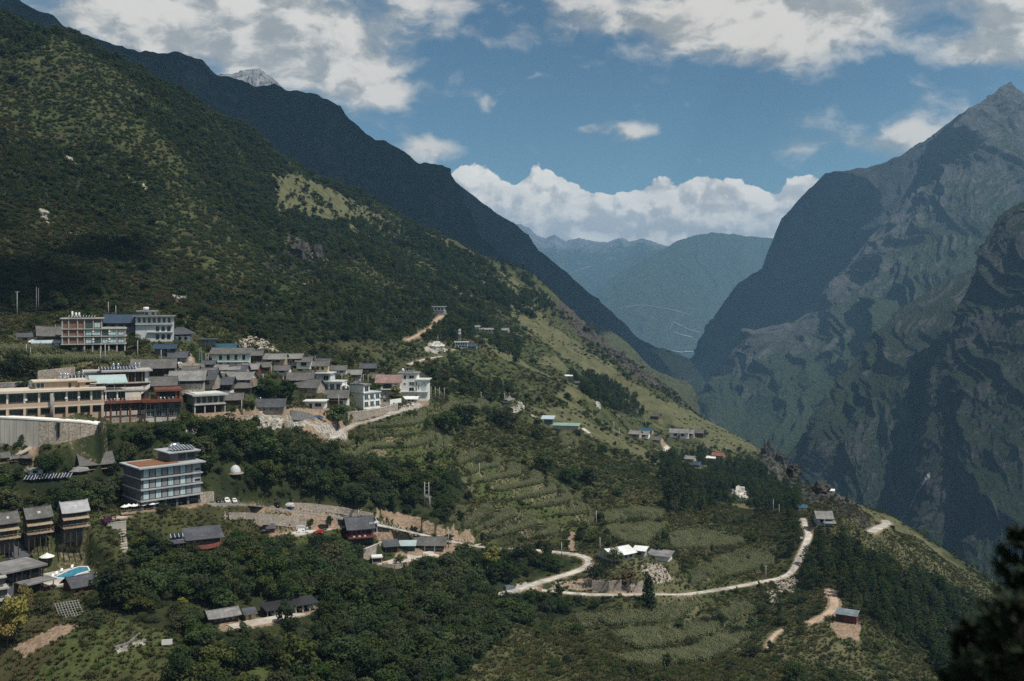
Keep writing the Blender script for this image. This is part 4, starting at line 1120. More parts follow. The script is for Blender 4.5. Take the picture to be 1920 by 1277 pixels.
def tank(p, h=1.5, r=0.55, label='', mt=None, legs=0.5, group='stainless water tanks on the village roofs'):
    root = link('water_tank', None, None, tuple(p)); tag(root, label, 'water tank', group)
    link('drum', lathe('drum', [(r * .8, legs), (r, legs + .12), (r, legs + h - .12), (r * .8, legs + h), (r * .18, legs + h + .12)], mt or STEEL, 16), root)
    for k in range(4):
        a = math.pi / 4 + k * math.pi / 2; x, y = r * .7 * math.cos(a), r * .7 * math.sin(a)
        link('leg', boxes_mesh('leg', [(x - .05, x + .05, y - .05, y + .05, 0, legs + .05)], GALV), root)
def solar(p, yaw, nx, ny, label, w=1.0, d=1.9, tilt=18, group='solar panels on the roofs and slopes', z=0.35):
    root = link('solar_panel', None, None, tuple(p), (0, 0, yaw)); tag(root, label, 'solar panel', group)
    t = math.radians(tilt); tot = nx * (w + .12)
    for i in range(nx):
        x0 = -tot / 2 + i * (w + .12)
        for j in range(ny):
            y0, y1 = j * (d + .08), j * (d + .08) + d
            q = [(x0, y0 * math.cos(t), z + y0 * math.sin(t)), (x0 + w, y0 * math.cos(t), z + y0 * math.sin(t)), (x0 + w, y1 * math.cos(t), z + y1 * math.sin(t)), (x0, y1 * math.cos(t), z + y1 * math.sin(t))]
            link('module', slab_poly('module', q, .05, SOLAR), root)
    L = ny * (d + .08)
    bl = []
    for i in range(nx + 1):
        x = -tot / 2 + i * (w + .12) - .06
        for y in (0.25, L * math.cos(t) - .25):
            bl.append((x - .03, x + .03, y - .03, y + .03, -0.05, z + y * math.tan(t) - .06))
    link('rack', boxes_mesh('rack', bl, GALV), root)
    bars = []
    for i in range(nx + 1):
        x = -tot / 2 + i * (w + .12) - .06
        y1, z1 = L * math.cos(t), z + L * math.sin(t)
        bars.append(slab_poly('clamp_strip', [(x - .06, 0, z + .04), (x + .06, 0, z + .04), (x + .06, y1, z1 + .04), (x - .06, y1, z1 + .04)], .05, FRAMEW))
    for me in bars: link('clamp_strip', me, root)
ORD = ['first', 'second', 'third', 'fourth', 'fifth', 'sixth', 'seventh', 'eighth', 'ninth', 'tenth']
def chair_legs(ch):
    for x in (-.2, .2):
        for y in (-.2, .2): link('leg', boxes_mesh('leg', [(x - .03, x + .03, y - .03, y + .03, 0, .42)], WPLAS), ch)
# ------------------------------------------------------------------ the upper village
# --- long orange hotel behind the retaining wall
b = B('hotel', 'long orange two-storey hotel with a set-back penthouse above the retaining wall', 'hotel', -60, 173, 786, 13, 4, hpx=66)
b.sink = 1.5
b.body(0, 233, 0, 24.5, 1.4, 13, TAN)
b.body(0, 233, 24.5, 50, 2.2, 13, TAN, 'upper_wall')
b.slab(0, 233, 20.5, b.Z(3.0), 0, 13, TANPALE, 0.0, 'floor_band')
b.box('balcony_wall', 0, 233, 23.6, 30, 0.0, 0.25, TAN)
b.slab(-1, 233, 50, b.Z(4.2), -0.6, 13, TANPALE, 0.5, 'roof')
for x in (0, 20, 40, 60, 82, 108, 130, 152, 173, 192, 212, 230): b.cols(1, x, x, 0, 20.4, TAN, 0.3, 0.8); b.cols(1, x, x, 30, 49.9, TANPALE if x > 120 else CREAM, 0.25, 0.6)
for x0, x1 in ((62, 81), (85, 107), (112, 129), (133, 151), (154, 172), (175, 191), (195, 211), (214, 229), (2, 18), (22, 38), (42, 58)):
    b.win(x0, x1, 32, 47, 2.15, FRAMEG, GLASST if x0 % 3 else GLASS); b.win(x0 + 1, x1 - 1, 7.5, 17.5, 1.35, FRAMED, GLASS)
b.box('doorway', 88, 104, 0, 18, 1.3, 1.38, DARKIN)
for x in (110, 172, 192): b.ac(x, 35, 0.15)
b.body(126, 222, 54.2, 67, 4.5, 12, TAN, 'penthouse_wall'); b.slab(124, 205, 67, b.Z(2.2), 4.0, 12, TANPALE, 0.5, 'penthouse_roof')
b.body(195, 222, 54.3, 66.8, 3.4, 4.5, TAN, 'penthouse_wall'); b.slab(193, 222, 64.5, b.Z(2.2), 3.0, 8.5, TANPALE, 0.3, 'penthouse_roof')
b.win(204, 220, 57.5, 64, 3.38, CREAM, GLASS); b.door(178, 182, 54.3, 63, FRAMED, 4.46); b.win(127, 140, 55, 65.5, 4.46, FRAMEW, GLASST)
for k, (x, y) in enumerate(((168, 9), (174, 8.2), (179, 9.4))): tank(b.world(x, 69.2, y), 1.9 - .2 * k, .6, ('tall', 'middle', 'short')[k] + ' stainless water tank on the orange hotel penthouse roof', group=None)
ORANGE = b
# a cylinder-shaped spiral duct climbs the front
b.add('waste_pipe', lathe('waste_pipe', [(.55, 0), (.5, b.Z(22)), (.62, b.Z(24)), (.55, b.Z(47))], mat('pipe_grey', (.30, .29, .28), .8, .15, 1.0), 10)).location = (b.X(149), -0.75, 0)

# --- tall dark timber and steel restaurant
b = B('restaurant', 'dark timber and rust-red steel restaurant with a turquoise awning on its upper deck', 'restaurant', 178, 275, 792, 12, 6, hpx=90)
b.sink = 2
b.body(0, 97, 0, 12, 0.6, 12, STONE, 'stone_base'); b.body(0, 97, 12, 36, 2.0, 12, WOOD)
for i in range(5): b.box('stone_panel', 8 + 17.5 * i, 8 + 17.5 * i + 15.5, 13, 21, 0.6, 0.9, CONCW)
b.cols(7, 1, 96, 0, 36, RUST, 0.5, 0.5); b.slab(0, 97, 36, b.Z(4.5), 0.2, 12, RUST, 0.9, 'deck')
b.box('beam', 0, 97, 12.0, 13.0, 0.3, 0.6, RUST)
for i in range(4): b.win(12 + 18 * i, 26 + 18 * i, 24, 35, 1.95, FRAMEG, GLASS)
b.body(4, 97, 40.7, 58, 4.0, 12, DARKIN, 'middle_wall'); b.wins(4, 6, 62, 41, 57, .8, y=3.95, fm=FRAMEW, pm=GLASST)
b.cols(4, 6, 62, 40.6, 58, WHITE, 1.4, 0.45); b.slab(3, 90, 58, b.Z(2.5), 1.0, 12, CONC, 0.4, 'deck')
b.rail(3, 97, 40.7, -0.5, WOODB); b.rail(4, 88, 60.6, 0.8, WOODT)
b.body(4, 30, 60.6, 74, 7, 12, GREYW, 'upper_wall'); b.cols(4, 5, 56, 60.6, 76, FRAMEG, 1.6, 0.2)
b.mono(2, 58, 75, 86, 1.4, 8.5, TURQ, 0.5, name='awning')
b.box('stair_wall', 56, 82, 40.6, 57, 0.9, 1.3, CREAM)
q = [(b.X(82), 0.9, b.Z(50)), (b.X(97), 0.9, b.Z(63)), (b.X(97), 0.9, b.Z(70)), (b.X(78), 0.9, b.Z(57)), (b.X(82), 1.3, b.Z(50)), (b.X(97), 1.3, b.Z(63)), (b.X(97), 1.3, b.Z(70)), (b.X(78), 1.3, b.Z(57))]
b.add('stair_wall', poly_mesh('stair_wall', q, [(0, 1, 2, 3), (7, 6, 5, 4), (0, 4, 5, 1), (1, 5, 6, 2), (2, 6, 7, 3), (3, 7, 4, 0)], CREAM))
REST = b
for k in range(9):
    for sd in (0,):
        p = b.world(9 + 6 * k, 40.7, 0.7)
        ch = link('terrace_chair', None, None, tuple(p), (0, 0, b.yaw + 0.6 * k)); tag(ch, ORD[k] + ' small white chair from the left along the rust-red restaurant deck', 'chair', 'white chairs on the restaurant decks')
        link('seat', boxes_mesh('seat', [(-.25, .25, -.25, .25, .42, .48)], WPLAS), ch); link('backrest', boxes_mesh('backrest', [(-.25, .25, .2, .26, .48, .95)], WPLAS), ch)
        chair_legs(ch)
# --- its glazed right wing
b = B('restaurant_wing', 'glazed restaurant wing in a rust-red steel frame beside the stone slope', 'building', 276, 337, 790, 11, 2, hpx=64)
b.sink = 2
b.body(0, 59, 0, 7, 0.5, 11, CONCW, 'stone_base'); b.body(2, 58, 7, 36, 1.8, 11, DARKIN)
for x in (0, 17, 38, 59): b.cols(1, x, x, 0, 36, WOOD, 0.5, 0.4)
for z in (9, 22):
    for i, (x0, x1) in enumerate(((2, 16), (19, 28), (29, 37), (40, 48), (49, 58))): b.win(x0, x1, z, z + 11, 1.2, FRAMEW if i == 0 else FRAMEG, GLASST if (i + z) % 2 else GLASS)
b.slab(-1, 60, 36, b.Z(5), 0.0, 11, RUST, 0.7, 'deck'); b.body(20, 58, 41.1, 57, 2.2, 10.5, DARKIN, 'upper_wall')
b.win(27, 49, 43, 54, 1.2, FRAMED, GLASS); b.cols(2, 22, 52, 41, 56, RUST, 0.9, 0.7); b.slab(18, 60, 56, b.Z(3.5), 0.3, 11, RUST, 0.5, 'roof_deck')
b.rail(19, 60, 59.6, 0.2, WOODB); b.rail(-1, 60, 41.1, -0.5, WOODB)
for k in range(4):
    p = b.world(26 + 7 * k, 41.1, 0.2)
    ch = link('terrace_chair', None, None, tuple(p), (0, 0, b.yaw + 0.9 * k)); tag(ch, ORD[k] + ' white chair from the left before the glass of the restaurant wing', 'chair', 'white chairs on the restaurant wing')
    link('seat', boxes_mesh('seat', [(-.25, .25, -.25, .25, .42, .48)], WPLAS), ch); link('backrest', boxes_mesh('backrest', [(-.25, .25, .2, .26, .48, .95)], WPLAS), ch)
    chair_legs(ch)
def umbrella(px_world, r, h, m, label, group=None, open_=True):
    root = link('parasol', None, None, tuple(px_world)); tag(root, label, 'parasol', group)
    link('pole', lathe('pole', [(.05, 0), (.04, h)], GALV, 6), root)
    prof = [(r, h * .78), (r * .97, h * .82), (r * .55, h * .93), (r * .12, h * 1.05), (.02, h * 1.12)] if open_ else [(.10, h * .35), (.22, h * .5), (.16, h * .8), (.04, h * 1.05)]
    link('canopy', lathe('canopy', prof, m, 10, False), root)
umbrella(b.world(57, 59.6, 1.2), 0.2, 2.6, TEALR, 'folded teal parasol on the roof deck of the restaurant wing', None, False)

# --- two-storey tea house with solar roof
b = B('tea_house', 'grey flat-roofed tea house with a brown window band and solar panels on top', 'building', 205, 275, 734, 11, 5, hpx=50)
b.body(0, 70, 0, 16, 0.8, 11, WOODB); b.body(0, 70, 16, 36, 1.6, 11, WOOD, 'upper_wall'); b.slab(-2, 71, 15, b.Z(2.2), 0, 11, CONC, 0.3, 'balcony'); b.slab(-4, 71, 37, b.Z(3), 0, 11, CONC, 0.9, 'roof')
b.cols(7, 0, 70, 17.2, 37, WOODT, 0.3, 0.22); b.wins(6, 2, 62, 19, 35, .82, y=1.55, fm=WOODB, pm=GLASS); b.box('end_pier', 63, 70, 17.3, 36.9, 0.4, 1.6, PALEGREY); b.wins(5, 2, 66, 3, 13, .7, y=.75, fm=WOODB, pm=WOODR)
solar(b.world(20, 40, 3), b.yaw, 12, 2, 'long row of blue solar panels on the tea house roof', 1.0, 2.0, 10)
for k, (x, y) in enumerate(((14, 8), (22, 8.5), (50, 8.2), (57, 8.6))): tank(b.world(x, 40, y), 1.7, .5, ORD[k] + ' stainless water tank from the left behind the tea house solar panels')
b = B('annexe', 'low grey-tiled annexe left of the tea house, with solar water heaters', 'building', 122, 176, 728, 10, 0, hpx=26)
b.body(0, 54, 0, 13, 0.5, 10, WOODB); b.wins(4, 3, 50, 3, 10, .5, y=.45, fm=WOODB); b.mono(-1, 55, 13.5, 19, 0, 10, FLATR, 0.8)
solar(b.world(18, 16, 3), b.yaw, 7, 1, 'dark solar water heaters on the low annexe roof', 1.1, 2.2, 24)
for k, x in enumerate((26, 33)): tank(b.world(x, 17, 7), 2.0, .55, ('left', 'right')[k] + ' stainless drum on the annexe roof behind the orange hotel', group=None)
b = B('annexe', 'grey-walled block with a flat roof joining the tea house on its left', 'building', 163, 203, 724, 9, 4, hpx=40)
b.body(0, 40, 0, 26, 0.3, 9, GREYW); b.slab(-1, 40, 26, b.Z(2.6), 0, 9, CONC, .5, 'roof'); b.wins(2, 4, 36, 8, 18, .4, y=.25, fm=FRAMED)
b = B('timber_house', 'brown timber house with an orange balcony and wide grey tile roof', 'house', 252, 322, 706, 10, -4, hpx=36)
b.body(0, 70, 0, 18, 1.4, 10, WOOD); b.slab(0, 70, 9, .15, 0.2, 1.4, WOODB, 0, 'balcony'); b.rail(0, 70, 9.4, 0.3, RUST); b.cols(5, 1, 69, 0, 18, WOODB, .4, .25); b.gable(0, 70, 18, 31, 0, 10, TILE, 1.0, WOOD); b.wins(5, 3, 67, 11, 16, .6, y=1.35, fm=WOODB)
b = B('house', 'grey-tiled house with stone gable just above the restaurant roof deck', 'house', 272, 326, 735, 9, -3, hpx=28)
b.body(0, 54, 0, 14, 0.5, 9, STONEG); b.gable(0, 54, 14, 27, 0, 9, TILE, .8, STONEG); b.wins(3, 6, 48, 4, 11, .4, y=.45, fm=WOODB); b.cols(4, 4, 50, 0, 14, WOOD, -.2, .2)
b = B('pavilion_roof_house', 'small dark-gabled house right of the timber house', 'house', 312, 340, 722, 8, -6, hpx=24)
b.body(0, 28, 0, 12, 0.4, 8, MUD); b.gable(0, 28, 12, 22, 0, 8, TILE, .8, WOOD); b.win(8, 20, 3, 9, .35, WOODB)

# --- brick and concrete frame guesthouse on stilts
b = B('guesthouse', 'brick-and-concrete guesthouse on stilts with five curtained bays', 'guesthouse', 126, 227, 659, 11, -3, hpx=66)
b.sink = 1.5
b.body(34, 100, 0, 13.5, 4.5, 11, DARKIN, 'basement_wall'); b.cols(6, 35, 100, 0, 14, CONC, .3, .55, 'stilt')
b.body(0, 101, 14.3, 41, .35, 11, BRICK); b.body(0, 62, 41, 62, .36, 11, BRICK, 'upper_wall')
for z in (13, 27.5, 41.5): b.slab(-1, 101, z, b.Z(1.7), 0, 11, CONC, .35, 'floor_band')
b.slab(-2, 63, 61, b.Z(1.8), 0, 11, CONC, .5, 'roof'); b.body(62, 101, 43.4, 46, .4, .7, CONC, 'parapet')
for x in (0, 10, 24, 35): b.cols(1, x, x, 14.8, 61, CONC, .18, .5)
for x in (49, 62): b.cols(1, x, x, 14.8, 61, CONC, .18, .4)
for x in (75, 87, 100): b.cols(1, x, x, 14.8, 41.4, CONC, .18, .45)
for z, xs in ((15.5, (37, 50.5, 63.5, 76.5, 89)), (30, (37, 50.5, 63.5, 76.5, 89)), (44.5, (37, 50.5))):
    for x in xs:
        b.win(x, x + 10, z, z + 10.5, .30, FRAMED, CURT if int(x + z) % 3 else GLASST)
for z in (17, 31.5):
    for x in (49, 75): b.ac(x, z, .1); b.ac(x, z + 4.5, .1)
solar(b.world(30, 63, 3), b.yaw, 9, 2, 'solar panels on the roof of the brick guesthouse', 1.0, 2.0, 8)
for k, x in enumerate((14, 20, 25)): tank(b.world(x, 63, 6), 1.6 + .5 * (k == 0), .4, ('slim', 'middle', 'right')[k] + ' water tank on the brick guesthouse roof', WPLAS, group=None)
b = B('house', 'house under a dark blue steel roof behind the brick guesthouse', 'house', 205, 262, 622, 11, 0, hpx=36)
b.body(0, 57, 0, 20, .4, 11, STONEG); b.gable(0, 57, 20, 32, 0, 11, BLUER, 1.6, WOODB); b.wins(4, 3, 54, 9, 17, .6, y=.35, fm=WOODB)
b = B('guesthouse', 'pale grey three-storey guesthouse with a stair turret on its flat roof', 'guesthouse', 258, 321, 640, 11, -4, hpx=60)
b.body(0, 62, 0, 33, .4, 11, PALEGREY)
for z in (16.5, 31.5): b.slab(20 if z < 20 else 0, 62, z, b.Z(1.5), -.6, .4, PALEGREY, .1, 'balcony')
b.body(0, 62, 33, 46, .5, 11, PALEGREY, 'upper_wall'); b.slab(-2, 63, 46, b.Z(2.2), -.3, 11, FLATR, .7, 'roof')
b.wins(7, 2, 60, 35, 44, .55, y=.45, fm=FRAMED); b.wins(3, 32, 60, 19, 28, .6, y=.35, fm=FRAMED); b.wins(3, 32, 60, 4, 13, .6, y=.35, fm=FRAMED)
b.body(14, 33, 48.4, 56, 3, 8, PALEGREY, 'turret_wall'); b.slab(2, 34, 56, b.Z(1.4), 2.6, 8, CONC, .5, 'turret_roof'); b.win(15, 20, 49.5, 54, 2.95, FRAMED); b.win(26, 31, 49.5, 54, 2.95, FRAMED)
o = link('water_tank', lathe('water_tank', [(.9, .3), (1.25, .35), (1.25, 1.5), (1.0, 1.65)], WPLAS, 16)); o.location = b.world(16, 57.4, 5); tag(o, 'squat white water tank on the turret of the pale grey guesthouse', 'water tank')
b = B('old_house', 'old timber house with sagging grey tile roof left of the brick guesthouse', 'house', 78, 126, 645, 9, 4, hpx=38)
b.body(0, 48, 0, 19, .5, 9, WOODB); b.gable(0, 48, 19, 33, 0, 9, TILE, 1.1, WOODB, sag=.25); b.door(36, 45, 1, 16, WOODR, .45); b.win(8, 20, 6, 14, .45, WOODB)
b = B('shed', 'low white shed with a pale blue sheet roof beside the maize terrace', 'shed', 66, 106, 651, 5, 0, hpx=14)
b.body(0, 40, 0, 8, .2, 5, WHITE); b.mono(-1, 41, 8, 13.5, 0, 5, PALEBLUE, .4); b.wins(3, 4, 36, 2, 6, .35, y=.15)
p = spot(57, 648); o = link('water_tank', lathe('water_tank', [(1.0, -.3), (1.25, 0), (1.25, 1.2), (1.0, 1.8), (.5, 2.1), (.1, 2.2)], WPLAS, 16)); o.location = p; tag(o, 'white domed water tank left of the pale blue shed', 'water tank')
b = B('cottage', 'dark slate-roofed cottage half hidden beside the old timber house', 'house', 36, 62, 640, 7, 0, hpx=16); b.body(0, 26, 0, 9, .3, 7, MUD); b.gable(0, 26, 9, 15, 0, 7, TILED, .6, WOOD); b.win(8, 15, 2, 6, .25, WOODB)
b = B('stilt_hut', 'blue-roofed hut on stilts right of the brick guesthouse', 'hut', 292, 326, 668, 6, -8, hpx=24)
b.body(0, 17, 0, 16, .3, 6, SLATEW); b.body(17, 34, 8, 16, .8, 6, WOOD, 'loft_wall'); b.cols(3, 19, 33, 0, 8, WOODT, .9, .2); b.slab(17, 34, 7.5, .2, .3, 6, WOODT, .1, 'floor'); b.gable(0, 34, 16, 22, 0, 6, BLUER, .9); b.win(20, 26, 10, 15, .75, WOODB, CURT)
b = B('cottage', 'cottage with grey tile gable beside the pale lane', 'house', 318, 347, 680, 8, -8, hpx=24); b.body(0, 29, 0, 11, .3, 8, STONEG); b.gable(0, 29, 11, 20, 0, 8, TILED, .8, WOOD); b.win(9, 18, 3, 9, .25, WOODB)
b = B('temple_hall', 'hip-roofed hall with white lower walls behind the village', 'hall', 318, 356, 640, 9, -4, hpx=28); b.body(0, 38, 0, 10, .6, 9, WHITE); b.cols(5, 0, 38, 0, 12, WOOD, .2, .25); b.body(2, 36, 10, 14, 1, 8.5, WOOD, 'upper_wall'); b.hip(-2, 40, 13, 26, 0, 9, TILED, 1.0); b.wins(3, 4, 34, 3, 8, .5, y=.55, fm=WOODB)
b = B('hall', 'small flat-roofed open hall on the slope above the teal-roofed house', 'hall', 374, 404, 648, 7, 0, hpx=16); b.body(0, 30, 0, 11, 2.4, 7, GREYW); b.cols(5, 0, 30, 0, 11, FRAMED, .2, .22); b.slab(-1, 31, 11, .35, 0, 7, TILED, .5, 'roof')
b = B('house', 'house with bright teal steel roof at the top of the village', 'house', 402, 438, 664, 9, -10, hpx=22); b.body(0, 36, 0, 10, .4, 9, MUD); b.gable(0, 36, 10, 19, 0, 9, TEALR, .9, WOODT); b.wins(3, 3, 33, 3, 8, .5, y=.35, fm=WOODB)
b = B('house', 'pale green two-storey house under a long grey tile roof', 'house', 400, 471, 694, 10, -6, hpx=40)
b.body(0, 64, 0, 31, .5, 10, PALEGREEN); b.slab(0, 64, 15, b.Z(1.6), -.4, .5, PALEGREEN, .2, 'balcony'); b.mono(-2, 66, 31.5, 39, 0, 10, TILE, .9); b.wins(4, 8, 62, 19, 28, .36, y=.45, fm=FRAMED); b.wins(4, 8, 62, 5, 13, .36, y=.45, fm=FRAMED)
for x in (21, 45): b.ac(x, 22, .3)
# courtyard houses: (x0, x1, base, depth, yaw, wall px, ridge px, wall, roof, gable, front, label)
YARD = [
 (376, 402, 708, 7, -10, 10, 17, MUD, TILE, MUD, 1, 'mud house squeezed under the pale green house, on its left'),
 (446, 470, 718, 7, -14, 9, 16, STONEG, TILE, STONEG, 1, 'grey stone cottage right of the pale stone gable'),
 (470, 490, 716, 6, -6, 8, 13, WHITE, TILEL, WHITE, 1, 'whitewashed cottage left of the dark courtyard trees'),
 (482, 504, 696, 7, -10, 9, 16, WOODB, TILE, WOOD, 1, 'brown cottage below the narrow timber house'),
 (596, 622, 716, 7, -8, 10, 17, MUD, TILE, MUD, 2, 'mud-walled house between the ochre house and the white block'),
 (652, 676, 710, 7, -6, 9, 16, STONE, TILEL, STONE, 1, 'stone cottage behind the white guesthouse, in the trees'),
 (344, 368, 704, 7, -12, 9, 16, WOOD, TILE, WOOD, 1, 'dark cottage at the foot of the pale lane'),
 (516, 540, 702, 7, -12, 9, 16, WHITE, TILE, WOOD, 1, 'white-fronted cottage under the courtyard row'),
 (380, 400, 690, 6, -8, 8, 13, STONE, TILED, STONE, 1, 'low slate cottage beside the teal mast'),
 (306, 326, 700, 7, -8, 9, 16, MUD, TILE, WOOD, 1, 'cottage between the timber house and the lane'),
 (436, 456, 690, 6, -10, 7, 13, MUD, TILEL, MUD, 1, 'small light-tiled cottage above the slate gable house'),
 (470, 490, 678, 7, -6, 13, 20, WOOD, TILE, WOOD, 2, 'narrow dark timber house against the scree above the village'),
 (492, 532, 684, 8, -14, 12, 20, MUD, TILEL, WHITE, 2, 'courtyard house with a white plastered gable below the scree'),
 (526, 563, 684, 8, -14, 13, 20, STONE, TILEL, STONE, 2, 'tile-roofed house with stone gable, upper right of the courtyard row'),
 (556, 582, 690, 7, -10, 13, 20, WHITE, TILE, WHITE, 1, 'white-walled cottage between the courtyard row and the ochre house'),
 (568, 614, 699, 8, -6, 14, 21, OCHRE, TILE, OCHRE, 4, 'ochre-walled house with grey tiles at the wood edge'),
 (588, 618, 683, 6, 0, 6, 10, WOOD, TILED, None, 2, 'dark slate-roofed shelter behind the ochre house'),
 (404, 446, 704, 8, -10, 12, 19, WOODT, TILEL, WOODT, 2, 'light-tiled house below the pale green house'),
 (430, 458, 705, 8, -16, 10, 19, MUD, TILED, MUD, 1, 'small slate-roofed gable house amid the lanes'),
 (455, 481, 703, 8, -12, 12, 20, WOODR, TILEL, WOOD, 2, 'red-fronted house with light tiles beside the lamp posts'),
 (357, 400, 728, 9, -16, 18, 31, STONE, TILED, STONE, 2, 'house with a broad dark slate roof in the village centre'),
 (412, 466, 724, 9, -22, 14, 25, WOODT, TILEL, CREAM, 3, 'house with long light-grey roof and pale stone gable'),
 (388, 415, 716, 8, -12, 8, 14, MUD, TILE, MUD, 1, 'low tile-roofed cottage between the two big roofs'),
 (430, 468, 738, 7, -4, 12, 19, WOOD, TILE, WOOD, 2, 'low dark house with grey roof below the pale gable'),
 (418, 452, 760, 7, -4, 12, 21, WOODB, TILE, WOOD, 2, 'small tiled house right of the concrete restaurant'),
 (540, 585, 726, 9, -6, 15, 26, WOOD, TILE, WOODB, 3, 'dark timber house with a tiled roof above the stone gable'),
 (552, 593, 737, 9, -26, 12, 24, STONE, TILE, STONE, 0, 'stone-gabled house left of the white block'),
 (536, 556, 722, 6, 0, 8, 15, MUD, TILER, MUD, 1, 'small house with faded red tiles behind the dark trees'),
 (700, 716, 716, 8, 0, 8, 14, MUD, TILE, MUD, 1, 'grey-tiled cottage left of the faded red roof'),
 (676, 704, 698, 7, -4, 9, 16, WOOD, TILED, WOOD, 2, 'half-hidden slate-roofed house in the dark trees'),
 (622, 648, 702, 7, -4, 9, 16, WHITE, TILE, WHITE, 2, 'white house half hidden under trees at the village edge'),
 (1256, 1290, 822, 9, -8, 11, 17, WHITE, TILEL, WHITE, 2, 'white farmhouse, leftmost in the terraced hamlet'),
 (1286, 1300, 822, 9, -8, 10, 15, STONE, TILEL, STONE, 1, 'small stone farmhouse in the middle of the terraced hamlet'),
 (1300, 1318, 820, 8, -8, 9, 14, WOOD, TILE, WOOD, 1, 'dark timber farmhouse on the right of the terraced hamlet'),
 (1180, 1198, 822, 8, -20, 9, 14, MUD, TILEL, MUD, 1, 'mud-walled farmhouse, leftmost below the road hamlet'),
 (1196, 1215, 822, 8, -12, 8, 13, WHITE, TILEL, WHITE, 1, 'pale farmhouse beside the blue-roofed one'),
 (1220, 1238, 829, 8, -24, 5, 10, MUD, TILE, MUD, 1, 'grey-roofed farmhouse by the winding hamlet road'),
 (1222, 1234, 786, 10, -20, 6, 10, WOODB, TILED, WOODB, 1, 'lone farmhouse with bare earth beside it, under the grassy slope'),
 (1284, 1300, 866, 9, -16, 6, 10, MUD, TILEL, MUD, 1, 'farmhouse roof among trees below the terraced hamlet'),
 (1300, 1312, 876, 8, -16, 5, 9, SLATEW, BLUER, SLATEW, 0, 'low farm shed with dark blue roof below the hamlet'),
]
for (x0, x1, py, d, yw, hw, hr, wm, rm, gm, nw, lab) in YARD:
    b = B('house', lab, 'house', x0, x1, py, d, yw, hpx=hr + 2)
    w = x1 - x0
    b.body(0, w, 0, hw, .5, d, wm); b.gable(0, w, hw, hr, 0, d, rm, .8, gm)
    if nw: b.wins(nw, w * .12, w * .88, hw * .35, hw * .78, .5, y=.45, fm=WOODB if wm is not WHITE else FRAMED)
    if w > 26: b.door(w * .46, w * .54, 0, hw * .6, WOODB, .46)
b = B('farm_hall', 'farmhouse with a bright blue roof in the roadside hamlet', 'house', 1200, 1222, 815, 8, -12, hpx=14); b.body(0, 22, 0, 7, .4, 8, MUD); b.gable(0, 22, 7, 12, 0, 8, TEALR, .6, MUD); b.wins(2, 3, 19, 2, 5, .4, y=.35, fm=WOODB)
b = B('farm_shed', 'farm shed with a red roof among the far terraces', 'shed', 1335, 1356, 858, 8, -10, hpx=10); b.body(0, 21, 0, 4, .3, 8, MUD); b.gable(0, 21, 4, 8, 0, 8, mat('red_sheet', (.27, .09, .06), .7, .2, .3), .5, MUD); b.win(6, 11, 1, 3, .25, WOODB)
b = B('farm_shed', 'pale low shed left of the red farm roof', 'shed', 1324, 1340, 862, 6, -10, hpx=6); b.body(0, 16, 0, 3, .2, 6, CONCW); b.mono(0, 16, 3, 5, 0, 6, WSHEET, .4); b.door(6, 8.5, 0, 2.6, WOODB, .15)
# stone house with white-framed windows
b = B('stone_house', 'large stone house with a row of small white windows and timber loft', 'house', 322, 378, 738, 11, -6, hpx=44)
b.body(0, 56, 0, 18, .4, 11, STONE); b.body(0, 56, 18, 27, 1.2, 11, WOOD, 'loft_wall'); b.gable(0, 56, 27, 41, 0, 11, TILEL, 1.0, WOOD); b.wins(5, 8, 50, 8, 13, .3, y=.35, fm=WHITE)
b = B('dark_hall', 'dark timber hall with slate roof on a white plinth', 'hall', 390, 431, 738, 9, -12, hpx=32)
b.body(0, 41, 0, 5, .1, 9, WHITE, 'plinth'); b.body(0, 41, 5, 19, .8, 9, WOOD); b.gable(0, 41, 19, 29, 0, 9, TILED, 1.0, WOOD); b.wins(5, 2, 39, 8, 16, .75, y=.75, fm=FRAMED); b.cols(4, 1, 40, 5, 19, WOODB, .3, .2)
# unfinished concrete restaurant
b = B('restaurant', 'bare concrete restaurant with five upper windows over an open ground floor', 'restaurant', 368, 420, 774, 12, 16, hpx=44)
b.body(0, 52, 0, 14, 4, 12, DARKIN); b.cols(4, 0, 52, 0, 15, CONC, .4, .4); b.body(0, 1.5, 0, 15, .3, 12, GREYW, 'end_wall'); b.slab(0, 52, 15, b.Z(2), .1, 12, CONC, .3, 'floor_band')
b.body(0, 52, 17, 32, .6, 12, CONC, 'upper_wall'); b.wins(5, 2, 51, 19, 30, .62, y=.55, fm=FRAMED); b.slab(-1, 53, 32, b.Z(3), 0, 12, CONC, .9, 'roof'); b.slab(2, 50, 35.1, .25, 1.5, 11, PALEGREEN, 0, 'roof_screed')
b = B('stone_barn', 'stone barn under a dark roof in the village building yard', 'barn', 482, 530, 778, 9, -8, hpx=34)
b.body(0, 48, 0, 17, .3, 9, STONE); b.gable(0, 48, 17, 28, 0, 9, TILED, .9, WOOD); b.wins(3, 8, 42, 8, 12, .2, y=.25, fm=STONEG); b.body(-14, 12, 0, 8, -2.4, -2.1, WHITE, 'yard_wall')
tank(b.world(4, 24, 4.5), 1.2, .5, 'steel water drum on the stone barn roof', group=None)
